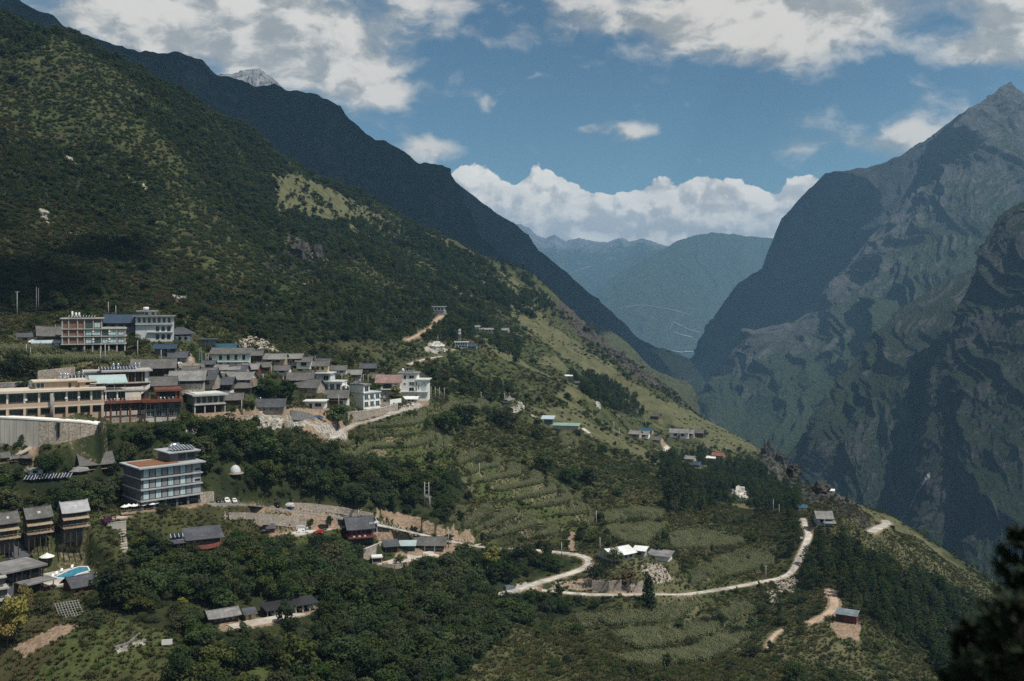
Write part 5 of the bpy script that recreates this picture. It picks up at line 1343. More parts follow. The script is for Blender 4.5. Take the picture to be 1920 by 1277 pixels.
# white village blocks
b = B('house', 'white two-storey block with balcony left of the round white shelter', 'house', 586, 640, 735, 10, -16, hpx=38)
b.body(0, 54, 0, 19, .5, 10, WHITE); b.body(0, 22, 19, 34, .5, 10, GREYW, 'upper_wall'); b.body(22, 32, 19, 33, 1, 10, PALEGREY, 'upper_wall'); b.slab(14, 54, 18.5, b.Z(1.6), -.4, 10, PALEGREY, .3, 'balcony'); b.slab(-1, 33, 34, b.Z(1.6), 0, 10, PALEGREY, .5, 'roof')
b.wins(3, 19, 53, 4, 15, .68, y=.42, fm=FRAMEW, pm=GLASST); b.win(20, 30, 22, 31, .42, FRAMEW); b.rail(33, 54, 20, .2, FRAMEG); b.wins(2, 2, 16, 5, 13, .4, y=.45, fm=FRAMED)
for x in (31.5, 42.5): b.ac(x, 7, .4)
b = B('house', 'tile-roofed house with red-brown shopfront below the white block', 'house', 600, 650, 762, 9, -8, hpx=32)
b.body(0, 50, 0, 12, .6, 9, WHITE); b.box('shopfront', 14, 42, 0, 10, .5, .6, WOODR); b.body(8, 48, 12, 18, 1.4, 9, WOOD, 'upper_wall'); b.slab(8, 50, 11.5, .25, -.2, 9, WOODT, .1, 'balcony'); b.gable(2, 50, 18, 29, 0, 9, TILE, 1.0, CREAM); b.rail(8, 50, 12.4, -.2, WOODB)
b = B('shop', 'low white shop with flat white roof in the building yard', 'shop', 572, 608, 766, 7, -10, hpx=20); b.body(0, 36, 0, 13, .4, 7, WHITE); b.slab(-1, 37, 13, .4, -.6, 7, WSHEET, .5, 'roof'); b.win(18, 30, 3, 10, .35, FRAMEW); b.door(8, 13, 0, 9, FRAMED, .36)
o = B('shelter', 'round-topped white shelter beside the white block', 'shelter', 640, 655, 740, 5, 0, hpx=20)
o.body(1, 14, 0, 10, 1, 5, DARKIN); o.add('canopy', poly_mesh('canopy', [(o.X(15 * (.5 - .5 * math.cos(a))), y, o.Z(10) + o.Z(8) * math.sin(a)) for a in np.linspace(0, math.pi, 9) for y in (0, 5)], [(2 * i, 2 * i + 2, 2 * i + 3, 2 * i + 1) for i in range(8)], WPLAS)); o.cols(2, .5, 14.5, 0, 10, WHITE, .1, .15)
# white guesthouse with blank side wall
b = B('guesthouse', 'white three-storey guesthouse with six square windows and a blank side wall', 'guesthouse', 682, 713, 766, 11, 44, hpx=48)
b.body(0, 31, 0, 30, 0, 11, WHITE); b.body(0, 11, 30, 45, 0, 11, WHITE, 'upper_wall'); b.slab(0, 31, 29.6, b.Z(1.6), -.3, 11, PALEGREY, .3, 'floor_band'); b.slab(0, 12, 45, b.Z(2), -.2, 11, FLATR, .45, 'roof')
for z in (4, 17.5):
    for i in range(3): b.win(1.5 + 10.3 * i, 8.5 + 10.3 * i, z, z + 10, -.05, FRAMEW, GLASST)
b.win(2, 9, 33, 43, -.05, FRAMEW, GLASS); b.rail(12, 31, 31.3, .1, FRAMEG)
for z in (6, 19):
    for i in (0, 1, 2): b.ac(9.8 + 10.3 * i, z, -.05)
tank(b.world(3, 47, 4), 1.8, .6, 'stainless tank on the roof of the white guesthouse with the blank side', group=None); solar(b.world(7, 47, 6), b.yaw, 4, 1, 'solar heater on the white guesthouse with six square windows', 1.0, 2.0, 25)
b = B('barn', 'steep stone barn with brown eaves right of the white guesthouse', 'barn', 713, 731, 762, 9, 14, hpx=30)
b.body(0, 18, 0, 16, .2, 9, STONE); b.gable_y(0, 18, 16, 27, 0, 9, TILE, .8, STONE); b.win(6, 12, 9, 13, .15, WOODB)
b = B('house', 'long white house under a faded red tile roof', 'house', 706, 750, 742, 9, -4, hpx=38)
b.body(0, 44, 0, 12, .6, 9, CREAM); b.body(8, 44, 12, 24, .5, 9, WHITE, 'upper_wall'); b.slab(4, 44, 11.5, .25, -.6, 9, WHITE, .1, 'balcony'); b.mono(-1, 45, 25, 36, 0, 9, TILER, .7); b.wins(3, 10, 42, 14.5, 21, .45, y=.45, fm=FRAMED); b.box('open_loggia', 12, 26, 13, 22, .3, .45, DARKIN)
b = B('hotel', 'white four-storey hotel, tallest block at the right end of the village', 'hotel', 747, 804, 751, 12, -8, hpx=58)
b.body(0, 54, 0, 38, .3, 12, WHITE); b.body(0, 34, 38, 50, .3, 12, WHITE, 'upper_wall'); b.slab(33, 56, 38, b.Z(1.6), -.3, 12, PALEGREY, .5, 'roof'); b.slab(-1, 35, 50, b.Z(1.6), 0, 12, FLATR, .5, 'roof')
for z in (15.5,): b.slab(3, 56, z, b.Z(1.4), -.4, .3, PALEGREY, .3, 'floor_band')
for (x0, x1, z0, z1, pm) in ((10, 14.5, 40, 47, GLASS), (20, 29, 41, 47, GLASS), (20, 29, 28, 35, GLASST), (20, 29, 17.5, 24.5, GLASS), (10, 14, 29, 33, GLASS), (32, 34.5, 28, 35, GLASS), (32, 34.5, 18, 25, GLASS), (32, 34.5, 4, 12, GLASS), (37, 39, 21, 30, GLASS), (43, 51, 29, 36, CURT), (43, 51, 18.5, 25.5, CURT), (43, 51, 5, 12.5, CURT)):
    b.win(x0, x1, z0, z1, .26, FRAMEW, pm)
for z in (19, 29): b.ac(30.5, z, .3)
tank(b.world(6, 52, 5), 1.6, .7, 'white tank on the turret of the tall white hotel', WPLAS, group=None); solar(b.world(18, 52, 4), b.yaw, 5, 1, 'solar heater beside the white tank on the tall hotel', 1.0, 2.0, 25)
b = B('shed', 'low shed with white sheet roof in front of the tall white hotel', 'shed', 753, 780, 754, 5, -10, hpx=10); b.body(0, 27, 0, 6, .4, 5, CONCW); b.mono(-1, 28, 6, 9, 0, 5, WSHEET, .6); b.wins(3, 3, 24, 2, 5, .5, y=.35, fm=FRAMED)
# far houses on the slope
b = B('house', 'grey concrete house alone at the top of the dirt trail', 'house', 812, 835, 590, 9, -6, hpx=20); b.body(2, 23, 0, 7, 1.2, 9, GREYW); b.body(0, 21, 7, 15, .4, 9, PALEGREY, 'upper_wall'); b.slab(-1, 23, 15, .4, -.4, 9, PALEGREY, .5, 'roof'); b.wins(3, 2, 20, 9, 13, .55, y=.35, fm=FRAMED); b.cols(3, 3, 22, 0, 7, CONC, .3, .3)
b = B('house', 'white two-storey farmhouse beside the slim telephone mast', 'house', 853, 877, 652, 8, -4, hpx=14); b.body(0, 24, 0, 10, .5, 8, WHITE); b.slab(-1, 25, 10, .4, 0, 8, PALEGREY, .5, 'roof'); b.wins(5, 1, 23, 5.5, 9, .6, y=.45, fm=FRAMED); b.wins(4, 1, 23, 1, 4, .5, y=.45, fm=FRAMED)
b = B('house', 'farmhouse under a blue steel roof right of the mast', 'house', 866, 893, 654, 9, -8, hpx=12); b.body(0, 27, 0, 5, .4, 9, STONE); b.gable(0, 27, 5, 9, 0, 9, BLUER, .7, STONE); b.wins(3, 3, 24, 1.5, 4, .5, y=.35, fm=WOODB)
b = B('house', 'flat grey farmhouse in the clearing below the wood', 'house', 900, 924, 623, 9, 0, hpx=9); b.body(0, 24, 0, 5, .4, 9, CONCW); b.mono(-1, 25, 5, 7.5, 0, 9, TILEL, .5); b.wins(3, 3, 21, 1.5, 4, .4, y=.35, fm=FRAMED)
b = B('house', 'tiny white house at the wood edge left of the clearing', 'house', 891, 900, 617, 7, 0, hpx=8); b.body(0, 9, 0, 4, .3, 7, WHITE); b.gable(0, 9, 4, 6.5, 0, 7, TILEL, .4, WHITE); b.win(3, 6, 1.2, 3, .25, FRAMED)
b = B('house', 'small pale house with stone yard right of the clearing', 'house', 940, 953, 623, 8, -10, hpx=9); b.body(0, 13, 0, 4, .3, 8, MUD); b.gable(0, 13, 4, 7.5, 0, 8, TILEL, .5, MUD); b.win(4, 8, 1.2, 3, .25, WOODB)
b = B('house', 'white-roofed hut on the grassy slope above the pines', 'hut', 1060, 1073, 708, 7, 0, hpx=6); b.body(0, 13, 0, 3, .2, 7, CONCW); b.mono(-.5, 13.5, 3, 4.5, 0, 7, WSHEET, .4); b.door(5, 7, 0, 2.6, WOODB, .15)
b = B('house', 'dark slate hut below the white-roofed one', 'hut', 1078, 1086, 722, 7, 0, hpx=8); b.body(0, 8, 0, 4, .2, 7, SLATEW); b.gable(0, 8, 4, 7, 0, 7, TILED, .4, SLATEW); b.win(2.5, 5.5, 1.2, 3, .15, FRAMED)
b = B('workshop', 'grey workshop with a tall dark section and long green-topped wall', 'workshop', 1020, 1085, 806, 8, -8, hpx=24)
b.body(0, 16, 0, 10, .3, 8, CONC); b.body(0, 16, 10, 20, .3, 8, SLATEW, 'upper_wall'); b.mono(-5, 17, 20, 23.5, 0, 8, PALEBLUE, .5); b.body(16, 64, 0, 8, 1.0, 8, CONC, 'long_wall'); b.mono(16, 65, 8, 10.5, .6, 8, mat('green_sheet', (.22, .34, .27), .5, .1, .3), .3, name='long_roof'); b.wins(2, 2, 14, 13, 17, .4, y=.25, fm=FRAMEG)
# upturned pavilion
p = spot(955, 758); Yp = p[1]
t_ = link('pavilion', None, None, tuple(p)); tag(t_, 'small open pavilion with upswept pointed roof on the knoll', 'pavilion'); level(p[0], p[1] - 3, p[2], 6, 6, 0)
for x in (-1.8, 1.8):
    for y in (-1.8, 1.8): link('column', lathe('column', [(.16, -.4), (.14, 2.9)], WOODR, 8), t_).location = (x, y, 0)
prof = [(4.0, 0), (2.3, .75), (1.1, 1.9), (.35, 3.2), (.12, 3.5), (.20, 3.8), (.03, 4.5)]
vs, fs = [], []
for r_, z in prof:
    for k in range(16):
        a = 2 * math.pi * k / 16; cn = abs(math.cos(2 * (a - math.pi / 4))); lift = (r_ / 4.0) ** 2 * cn * .9; rr = r_ * (1 + .18 * cn * (r_ / 4.0))
        vs.append((rr * math.cos(a), rr * math.sin(a), 2.8 + z + lift))
for i in range(len(prof) - 1):
    for k in range(16):
        q, r2 = i * 16 + k, i * 16 + (k + 1) % 16; fs.append((q, r2, r2 + 16, q + 16))
fs.append(tuple(range(16))[::-1])
link('roof', poly_mesh('roof', vs, fs, TILEL), t_); KEEP.append((940, 972, 736, 760, Yp))
link('floor', boxes_mesh('floor', [(-2.4, 2.4, -2.4, 2.4, -.5, .15)], CONC), t_)
# ------------------------------------------------------------------ the grey hotel and the lower slopes
b = B('hotel', 'slate-grey four-storey hotel with pale curtains and an orange roof deck', 'hotel', 272, 373, 951, 15, 24, hpx=116)
b.sink = 2.5
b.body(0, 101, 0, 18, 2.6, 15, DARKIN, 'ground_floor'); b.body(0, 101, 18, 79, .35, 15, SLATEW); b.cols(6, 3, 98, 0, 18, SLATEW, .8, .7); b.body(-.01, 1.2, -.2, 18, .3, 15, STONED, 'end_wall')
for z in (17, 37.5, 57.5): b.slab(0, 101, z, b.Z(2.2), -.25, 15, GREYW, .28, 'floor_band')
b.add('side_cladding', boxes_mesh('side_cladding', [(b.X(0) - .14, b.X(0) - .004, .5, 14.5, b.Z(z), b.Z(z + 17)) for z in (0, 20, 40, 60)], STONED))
b.slab(-2, 102, 78, b.Z(2.4), -.6, 15, GREYW, .8, 'roof'); b.slab(0, 66, 80.5, .18, 1.2, 13.5, ORANGER, -.3, 'roof_deck')
for z in (20.5, 41, 61):
    for i in range(8):
        x = 3.5 + 10.2 * i
        b.win(x, x + 9.4, z, z + 15.5, .30, FRAMED, CURT if i % 2 == 0 else CURTG, bar=False)
    b.box('blank_panel', 86, 100, z, z + 15, .24, .36, GREYW)
    if z > 30: b.win(90, 99, z + 2.5, z + 6, .2, FRAMED, GLASS)
b.body(56, 100, 80.5, 98, 4, 14, SLATEW, 'penthouse_wall'); b.win(70, 82, 82.5, 95, 3.95, FRAMED, GLASS); b.win(86, 98, 82.5, 95, 3.95, FRAMED, GLASS); b.slab(54, 101, 98, b.Z(2), 3.2, 14, GREYW, .9, 'penthouse_roof'); b.slab(78, 101, 101, .3, 11, 14.6, GREYW, .3, 'service_roof')
HOTEL = b
solar(b.world(80, 100.2, 4.2), b.yaw, 7, 2, 'blue solar array on the penthouse roof of the slate-grey hotel', 1.0, 1.9, 14)
tank(b.world(62, 100.2, 6.5), 1.6, .7, 'upright steel tank beside the hotel solar array', group=None)
o = link('water_tank', lathe('water_tank', [(.7, -1.6), (.95, -1.5), (.95, 1.5), (.7, 1.6)], STEEL, 16)); o.rotation_euler = (0, math.radians(90), b.yaw); o.location = b.world(82, 104.5, 12.6); tag(o, 'horizontal steel tank at the back of the hotel penthouse', 'water tank')
# hotel garden deck with folded white parasols
dk = B('deck', 'timber garden deck with railing left below the slate-grey hotel', 'deck', 233, 302, 962, 6, 10, sink=1.5, hpx=16, pad=False)
dk.slab(0, 69, 0, .3, 0, 6, WOODT, 0, 'floor'); dk.rail(0, 69, 2.0, .15, WOODT, 1.0); dk.cols(6, 2, 67, -9, 0, WOOD, .5, .25)
for k in range(8): umbrella(dk.world(7 + 7.5 * k, 2, 2.6 + (k % 2)), 1.3, 2.3, WPLAS, ORD[k] + ' white parasol from the left on the hotel deck', 'white parasols on the hotel deck')
# blue canopy strip along the hotel entrance
cn = B('canopy', 'low pale blue canopy in front of the hotel ground floor', 'canopy', 316, 340, 948, 1.6, 18, pad=False, hpx=6); cn.mono(0, 24, 4.5, 5.5, 0, 1.6, PALEBLUE, .1); cn.cols(3, 1, 23, 0, 4.4, GALV, .2, .08)

def guest(x0, x1, py, lab, roofm, yw=14):
    b = B('guest_lodge', lab, 'lodge', x0, x1, py, 5.5, yw, hpx=64, sink=2.5)
    w = x1 - x0
    b.body(0, w, 16, 46, 1.0, 5.5, WOOD); b.body(2, w * .9, 0, 15.5, 2.4, 5.5, STONED, 'basement_wall'); b.cols(5, .5, w - .5, -4, 15.5, WOOD, -.8, .22, 'post')
    b.slab(-2, w + 2, 15, .2, -1.6, 5.5, WOODT, 0, 'deck'); b.rail(-2, w + 2, 16.2, -1.5, WOODT)
    b.gable(0, w, 46, 60, 0, 5.5, roofm, .6, WOOD); b.mono(-1, w + 1, 31, 35.5, -1.0, 1.0, WOODT, .1, name='porch_roof')
    b.wins(4, 2, w - 2, 37, 44.5, .8, y=.95, fm=WOODB); b.wins(3, 2, w - 10, 17.5, 29, .75, y=.95, fm=FRAMED, pm=GLASST); b.door(w - 8, w - 3, 16.6, 28, WOODB, .95)
    b.add('skylight', boxes_mesh('skylight', [(b.X(w * .45), b.X(w * .58), .9, 1.6, b.Z(50), b.Z(53.5))], WPLAS))
    return b
guest(1, 30, 1024, 'slate-tiled timber lodge cut by the left edge of the hillside row', TILE)
guest(56, 92, 1014, 'timber lodge with grey tiles, middle of the hillside row', TILE)
guest(123, 161, 1003, 'timber lodge with the palest metal-grey roof beside the purple shrub', mat('zinc_roof', (.30, .31, .32), .6, .15, .4, .4))
b = B('timber_house', 'two-storey dark timber house with skylight roof in the wood under the stone wall', 'house', 158, 206, 892, 8, 12, hpx=42)
b.body(0, 48, 0, 13, .8, 8, WOODB); b.body(0, 48, 13, 25, 1.2, 8, WOOD, 'upper_wall'); b.slab(-1, 49, 12, .25, -.3, 8, WOODT, .1, 'balcony'); b.rail(-1, 49, 13.2, -.3, WOODB); b.gable(0, 48, 25, 40, 0, 8, TILE, 1.0, WOOD); b.wins(5, 3, 45, 15, 22, .7, y=1.15, fm=WOODR); b.wins(3, 4, 44, 2, 10, .5, y=.75, fm=WOODB)
b.add('skylight', boxes_mesh('skylight', [(b.X(17), b.X(21), 1.6, 2.3, b.Z(30), b.Z(32))], WPLAS))
b = B('pavilion', 'little hip-roofed garden pavilion left of the two-storey timber house', 'pavilion', 136, 162, 890, 5, 6, hpx=16); b.cols(4, 2, 24, 0, 6, WOOD, .3, .18); b.body(3, 23, 0, 5, 2.5, 5, WOOD); b.hip(0, 26, 6, 13, 0, 5, TILEL, .7)
b = B('pavilion', 'tiny tile-roofed shelter by the pale garden path', 'pavilion', 44, 60, 866, 4, 8, hpx=14); b.cols(3, 1, 15, 0, 7, WOOD, .3, .16); b.body(2, 14, 0, 4, 2.5, 4, WOOD); b.hip(0, 16, 7, 12, 0, 4, TILE, .6)
b = B('gatehouse', 'dark gatehouse by the path under the big retaining wall', 'gatehouse', 0, 14, 866, 4, 8, hpx=18); b.body(0, 14, 0, 10, .3, 4, WOOD); b.gable(0, 14, 10, 16, 0, 4, TILE, .7, WOOD); b.box('gate', 3, 11, 0, 8, .18, .3, DARKIN)
b = B('gate', 'narrow dark gate standing over the pale garden path', 'gate', 26, 33, 868, 1.2, 4, pad=False, hpx=16); b.cols(2, .5, 6.5, 0, 11, WOOD, .4, .25); b.gable(0, 7, 11, 14, 0, 1.2, TILE, .5); b.box('lintel', 0, 7, 9.5, 11, .2, .6, WOOD)
b = B('hut', 'small white hut with flat roof among garden shrubs', 'hut', 58, 78, 889, 4, 10, hpx=10); b.body(0, 20, 0, 8, .3, 4, WHITE); b.slab(-1, 21, 8, .25, -.3, 4, TILEL, .3, 'roof'); b.win(5, 12, 2, 6, .25, FRAMED)
for k in range(5):
    p = spot(54 + 17 * k, 908 - 1.2 * k) + np.array([0, 0, 1.2])
    solar(p, -.1, 3, 1, ORD[k] + ' dark ground-mounted solar rack from the left among the trees', 1.0, 1.9, 38, 'solar panels among the trees', .3); KEEP.append((44 + 17 * k, 64 + 17 * k, 897, 908, p[1]))
# transparent dome tent
p = spot(441, 893); t_ = link('dome_tent', None, None, tuple(p)); tag(t_, 'clear bubble dome tent on a pale platform in the dark wood', 'tent'); KEEP.append((422, 460, 868, 896, p[1]))
sc_ = p[1] / F
dm = bpy.data.materials.new('clear_dome'); dm.use_nodes = True; _t = NT(dm.node_tree); _bs = dm.node_tree.nodes['Principled BSDF']; _bs.inputs['Base Color'].default_value = (.72, .76, .78, 1); _bs.inputs['Roughness'].default_value = .12; _bs.inputs['Alpha'].default_value = .62; MATS['clear_dome'] = dm
R_ = 10.5 * sc_
link('shell', lathe('shell', [(R_ * math.cos(a), 1.4 + 1.35 * R_ * math.sin(a)) for a in np.linspace(0, 1.5, 9)], dm, 20), t_)
for k in range(6):
    a = k * math.pi / 6
    link('rib', poly_mesh('rib', [(R_ * 1.01 * math.cos(b_) * math.cos(a) + q * math.sin(a), R_ * 1.01 * math.cos(b_) * math.sin(a) - q * math.cos(a), 1.4 + 1.36 * R_ * math.sin(b_)) for b_ in np.linspace(0, math.pi, 13) for q in (-.06, .06)], [(2 * i, 2 * i + 2, 2 * i + 3, 2 * i + 1) for i in range(12)], FRAMEW), t_)
link('platform', lathe('platform', [(R_ * 1.5, 1.0), (R_ * 1.5, 1.35)], WOODT, 16), t_)
for k in range(4): link('post', lathe('post', [(.12, -1.5), (.12, 1.0)], WOOD, 6), t_).location = (R_ * math.cos(k * 1.57 + .7), R_ * math.sin(k * 1.57 + .7), 0)
# slate-roofed bar with curved red deck
b = B('bungalow', 'dark-glazed bungalow with slate roof and a curved red deck in the trees', 'bungalow', 330, 412, 1026, 9, 8, hpx=32, sink=2)
b.body(6, 80, 2, 15, .8, 9, SLATEW); b.mono(22, 84, 15.5, 25.5, -.2, 9, TILED, .5); b.mono(-2, 20, 12, 18, -.4, 7, TILED, .3, name='porch_roof'); b.wins(5, 28, 78, 3.5, 12.5, .8, y=.75, fm=FRAMED, pm=GLASST); b.win(10, 24, 3, 10, .75, FRAMEW, GLASS)
dv = [(b.X(20 + 62 * t), -.4 - 3.2 * math.sin(math.pi * t) ** .8, 0) for t in np.linspace(0, 1, 13)]
vs = [(x, y, z) for x, y, _ in dv for z in (.35, .0)] + [(x, .9, z) for x, _, _ in dv for z in (.35, .0)]
fs = []
for i in range(12):
    a, c = 2 * i, 26 + 2 * i; fs += [(a, a + 1, a + 3, a + 2), (a, a + 2, c + 2, c), (a + 1, c + 1, c + 3, a + 3)]
b.add('deck', poly_mesh('deck', vs, fs, mat('red_deck', (.24, .085, .065), .8, .15, .8)))
vs = [(x, y - .02, z) for x, y, _ in dv for z in (.36, 1.35)] + [(x, y + .05, z) for x, y, _ in dv for z in (.36, 1.35)]
fs = []
for i in range(12):
    a, c = 2 * i, 26 + 2 * i; fs += [(a, a + 2, a + 3, a + 1), (c, c + 1, c + 3, c + 2), (a + 1, a + 3, c + 3, c + 1)]
b.add('deck_rail', poly_mesh('deck_rail', vs, fs, mat('red_deck', (.24, .085, .065))))
solar(b.world(8, 17, 2.5), b.yaw, 3, 1, 'white-framed solar heater on the bungalow porch roof', 1.1, 2.0, 20)
b = B('garden_hut', 'small brown hut with two slate roofs by the upper car park', 'hut', 472, 514, 1001, 4, 10, hpx=16); b.body(2, 30, 0, 6, .4, 4, WOODB); b.mono(0, 31, 6, 9, 0, 4, TILED, .4); b.body(29, 42, 0, 8, .2, 4, WOODR, 'tall_wall'); b.mono(28, 43, 9, 13, 0, 4, TILED, .4, name='tall_roof'); b.door(33, 37, 0, 6, WOOD, .16)
# red house on stilts
b = B('chalet', 'red timber chalet with slate roof over dark stilts beside the car park', 'chalet', 657, 701, 1022, 10, 12, hpx=56, sink=3)
b.body(3, 44, -2, 14, 2.2, 10, STONED, 'undercroft')
rnd = random.Random(5)
for k in range(9): b.cols(1, 2 + 5 * k, 2 + 5 * k, -3, 14, WOOD, .2 + .2 * (k % 2), .28, 'stilt')
b.slab(-3, 47, 14, .45, -1.2, 10, WOODR, .2, 'deck'); b.body(3, 44, 15.3, 35, 1.4, 10, WOODR); b.rail(-3, 47, 15.4, -1.2, WOODR, 1.1, step=.5)
b.gable(-1, 40, 34, 48, .2, 10, TILED, 1.3, WOODR); b.body(40, 52, 10, 37, 2, 9, PALEGREY, 'side_block'); b.slab(38, 53, 37, .35, 1.6, 9, PALEGREY, .4, 'side_roof'); b.win(41, 51, 20, 33, 1.95, FRAMEG, GLASS); b.win(32, 39.5, 17, 32, 1.35, FRAMED, GLASS); b.wins(3, 4, 30, 18, 29, .5, y=1.35, fm=WOODB)
for k in range(3): b.box('white_bench', 5 + 10 * k, 9 + 10 * k, 15.5, 18, -.5, .1, WPLAS)
solar(b.world(44, 39, 3), b.yaw, 3, 1, 'solar heater on the side block of the red chalet', 1.0, 1.9, 25)
# workshop yard
b = B('workshop', 'open-fronted tile-roofed workshop along the pale yard', 'workshop', 777, 834, 1034, 8, -8, hpx=26); b.body(2, 55, 0, 13, 3, 8, WOODB); b.cols(4, 1, 56, 0, 13, WHITE, .3, .35); b.gable(0, 57, 13, 23, 0, 8, TILE, .7, WHITE, cap=True); b.box('long_bench', 6, 50, 0, 4, 2.0, 2.8, CONCW)
b = B('shed', 'pale-roofed shed with blue front, left of the open workshop', 'shed', 748, 778, 1034, 6, -4, hpx=17); b.body(1, 29, 0, 10, 1.2, 6, TEALR); b.mono(0, 30, 11, 14, 0, 6, TURQ, .4); b.cols(3, 1, 29, 0, 11, WOOD, .2, .18)
b = B('shed', 'dark slate lean-to at the left end of the workshop yard', 'shed', 722, 748, 1036, 6, 10, hpx=20); b.body(2, 24, 0, 11, 1.4, 6, WOOD); b.mono(0, 26, 12, 17, 0, 6, TILED, .5); b.cols(3, 1, 25, 0, 12, WOODB, .2, .18)
b = B('container', 'small white-roofed container hut below the workshop yard', 'hut', 698, 716, 1056, 3.5, 4, hpx=14); b.body(0, 18, 0, 9, .4, 3.5, FRAMEG); b.slab(-.5, 18.5, 9.5, .5, 0, 3.5, WSHEET, .15, 'roof'); b.box('opening', 1.5, 16.5, 2, 8, .32, .4, DARKIN); b.cols(2, .5, 17.5, 0, 9.5, GALV, .1, .15)
# sheds in the lower wood
b = B('shed', 'grey-roofed long shed at the left end of the lower forest yard', 'shed', 396, 446, 1168, 6, 14, hpx=24, sink=1.5); b.body(0, 50, 0, 12, .6, 6, WOOD); b.gable(0, 50, 13, 20, 0, 6, TILEL, .6, WOOD); b.wins(4, 5, 46, 3, 9, .5, y=.55, fm=FRAMEG)
b = B('hut', 'little tan hut with mono-pitch roof between the forest sheds', 'hut', 462, 479, 1163, 4, 10, hpx=18); b.body(0, 17, 0, 11, .3, 4, OCHRE); b.mono(-1, 18, 12, 15, 0, 4, TILED, .4); b.door(5, 9, 0, 9, WOODB, .25)
b = B('shelter', 'long open shelter with flat dark roof, right of the forest yard', 'shelter', 504, 594, 1152, 6, 20, hpx=30, sink=1.5); b.body(0, 90, 0, 12, 4.2, 6, WOOD); b.cols(8, 1, 89, 0, 14, CONCW, .3, .25); b.mono(-1, 91, 15, 18, -.2, 6, FRAMED, .3); 
for k in range(5): b.box('stacked_sack', 12 + 16 * k, 22 + 16 * k, 0, 5 + 1.5 * (k % 3), 1.6, 3.2, CONCW if k % 2 else WSHEET)
# white-roofed farm sheds by the hairpin
b = B('farm_shed', 'long white-roofed farm shed beside the hairpin bend', 'shed', 1150, 1190, 1050, 11, 38, hpx=32); b.body(0, 40, 0, 12, .4, 11, CONCW); b.gable(0, 40, 12, 19, 0, 11, WSHEET, .9, CONCW, .1, False, .15); b.wins(4, 3, 38, 3, 8, .5, y=.35, fm=FRAMED)
b = B('farm_shed', 'small square shed with white lid-like roof in the farmyard', 'shed', 1188, 1208, 1044, 5, -14, hpx=20); b.body(0, 20, 0, 11, .3, 5, CONC); b.mono(-1, 21, 12, 15, 0, 5, WSHEET, .5); b.win(5, 14, 3, 8, .25, FRAMED)
b = B('farm_shed', 'low white shed with flat grey roof, right of the farmyard', 'shed', 1218, 1252, 1052, 7, -16, hpx=20); b.body(0, 34, 0, 9, .5, 7, WHITE); b.mono(-3, 36, 10.5, 14, 0, 7, FLATR, .7); b.box('opening', 1, 9, 0, 7, .42, .5, DARKIN)
b = B('roadside_house', 'grey house with double roof at the top of the steep road', 'house', 1534, 1560, 986, 9, 12, hpx=26); b.body(0, 26, 0, 15, .6, 9, GREYW); b.gable(0, 26, 15, 24, 0, 9, TILEL, .8, WOOD); b.wins(2, 3, 23, 6, 12, .5, y=.55, fm=FRAMED); b.mono(10, 30, 7, 10, -2.4, .6, FLATR, .2, name='porch_roof')
b = B('hut', 'dark red hut with flat sheet roof at the end of the dirt track', 'hut', 1569, 1603, 1168, 6, -10, hpx=22); b.body(0, 34, 0, 13, .5, 6, WOODR); b.mono(-1, 35, 15, 18, 0, 6, mat('old_sheet', (.17, .20, .22), .6, .2, .4), .3); b.cols(4, 0, 34, 0, 14.5, WOOD, .2, .18); b.box('opening', 3, 13, 1, 11, .42, .5, DARKIN)
b = B('hut', 'tiny white hut on the dark crag above the gorge', 'hut', 1556, 1564, 924, 5, 0, hpx=6, pad=False); b.body(0, 8, 0, 3.5, .2, 5, WHITE); b.mono(-.5, 8.5, 3.6, 5, 0, 5, WSHEET, .3); b.door(3, 4.6, 0, 2.6, WOODB, .15)
b = B('hut', 'blue-roofed hut behind the trees at the top of the steep road', 'hut', 1498, 1512, 957, 6, 0, hpx=8); b.body(0, 14, 0, 5, .3, 6, WHITE); b.mono(-.5, 14.5, 5, 7, 0, 6, TEALR, .4); b.door(5, 7, 0, 4, WOODB, .25)
# ------------------------------------------------------------------ pool resort bottom left
pool_p = spot(135, 1076)
TERR = B('pool_terrace', 'pale paved terrace around the swimming pool', 'terrace', 96, 176, 1092, 13, 24, hpx=34, sink=1.0)
TERR.body(-12, 84, -6, 0, 0, 15, CONCW, 'paving')
level(TERR.p[0], TERR.p[1], TERR.p[2], TERR.W * 1.35, 17, TERR.yaw)
def px_local(bb, px, py, zoff=0.0):
    """sight line meets the terrace plane"""
    t = (bb.p[2] + zoff) / (-(py - HY) / F); return Matrix.Rotation(-bb.yaw, 3, 'Z') @ (Vector((((px - CX) / F) * t, t, bb.p[2] + zoff)) - Vector(bb.p))
corners = [px_local(TERR, a, c, .1) for a, c in ((102, 1083), (130, 1085), (146, 1076), (167, 1070), (163, 1063), (147, 1063), (128, 1070))]
ctr = sum(corners, Vector()) / len(corners)
pt = link('swimming_pool', None, None, tuple(TERR.world(0, 0, 0)), (0, 0, TERR.yaw)); pt.location = Vector(TERR.p); tag(pt, 'turquoise swimming pool with pale rim on the resort terrace', 'swimming pool')
water = bpy.data.materials.new('pool_water'); water.use_nodes = True; _b = water.node_tree.nodes['Principled BSDF']; _b.inputs['Base Color'].default_value = (.045, .24, .36, 1); _b.inputs['Roughness'].default_value = .06; MATS['pool_water'] = water
_t = NT(water.node_tree); _bp = _t.n('ShaderNodeBump'); _bp.inputs['Strength'].default_value = .15; _t.l(_t.noise(_t.n('ShaderNodeTexCoord').outputs['Object'], 3.0, 3.0), _bp.inputs['Height']); _t.l(_bp.outputs[0], _b.inputs['Normal'])
link('water', slab_poly('water', [(c.x, c.y, .10) for c in corners], .06, water), pt)
vs, fs = [], []
n_ = len(corners)
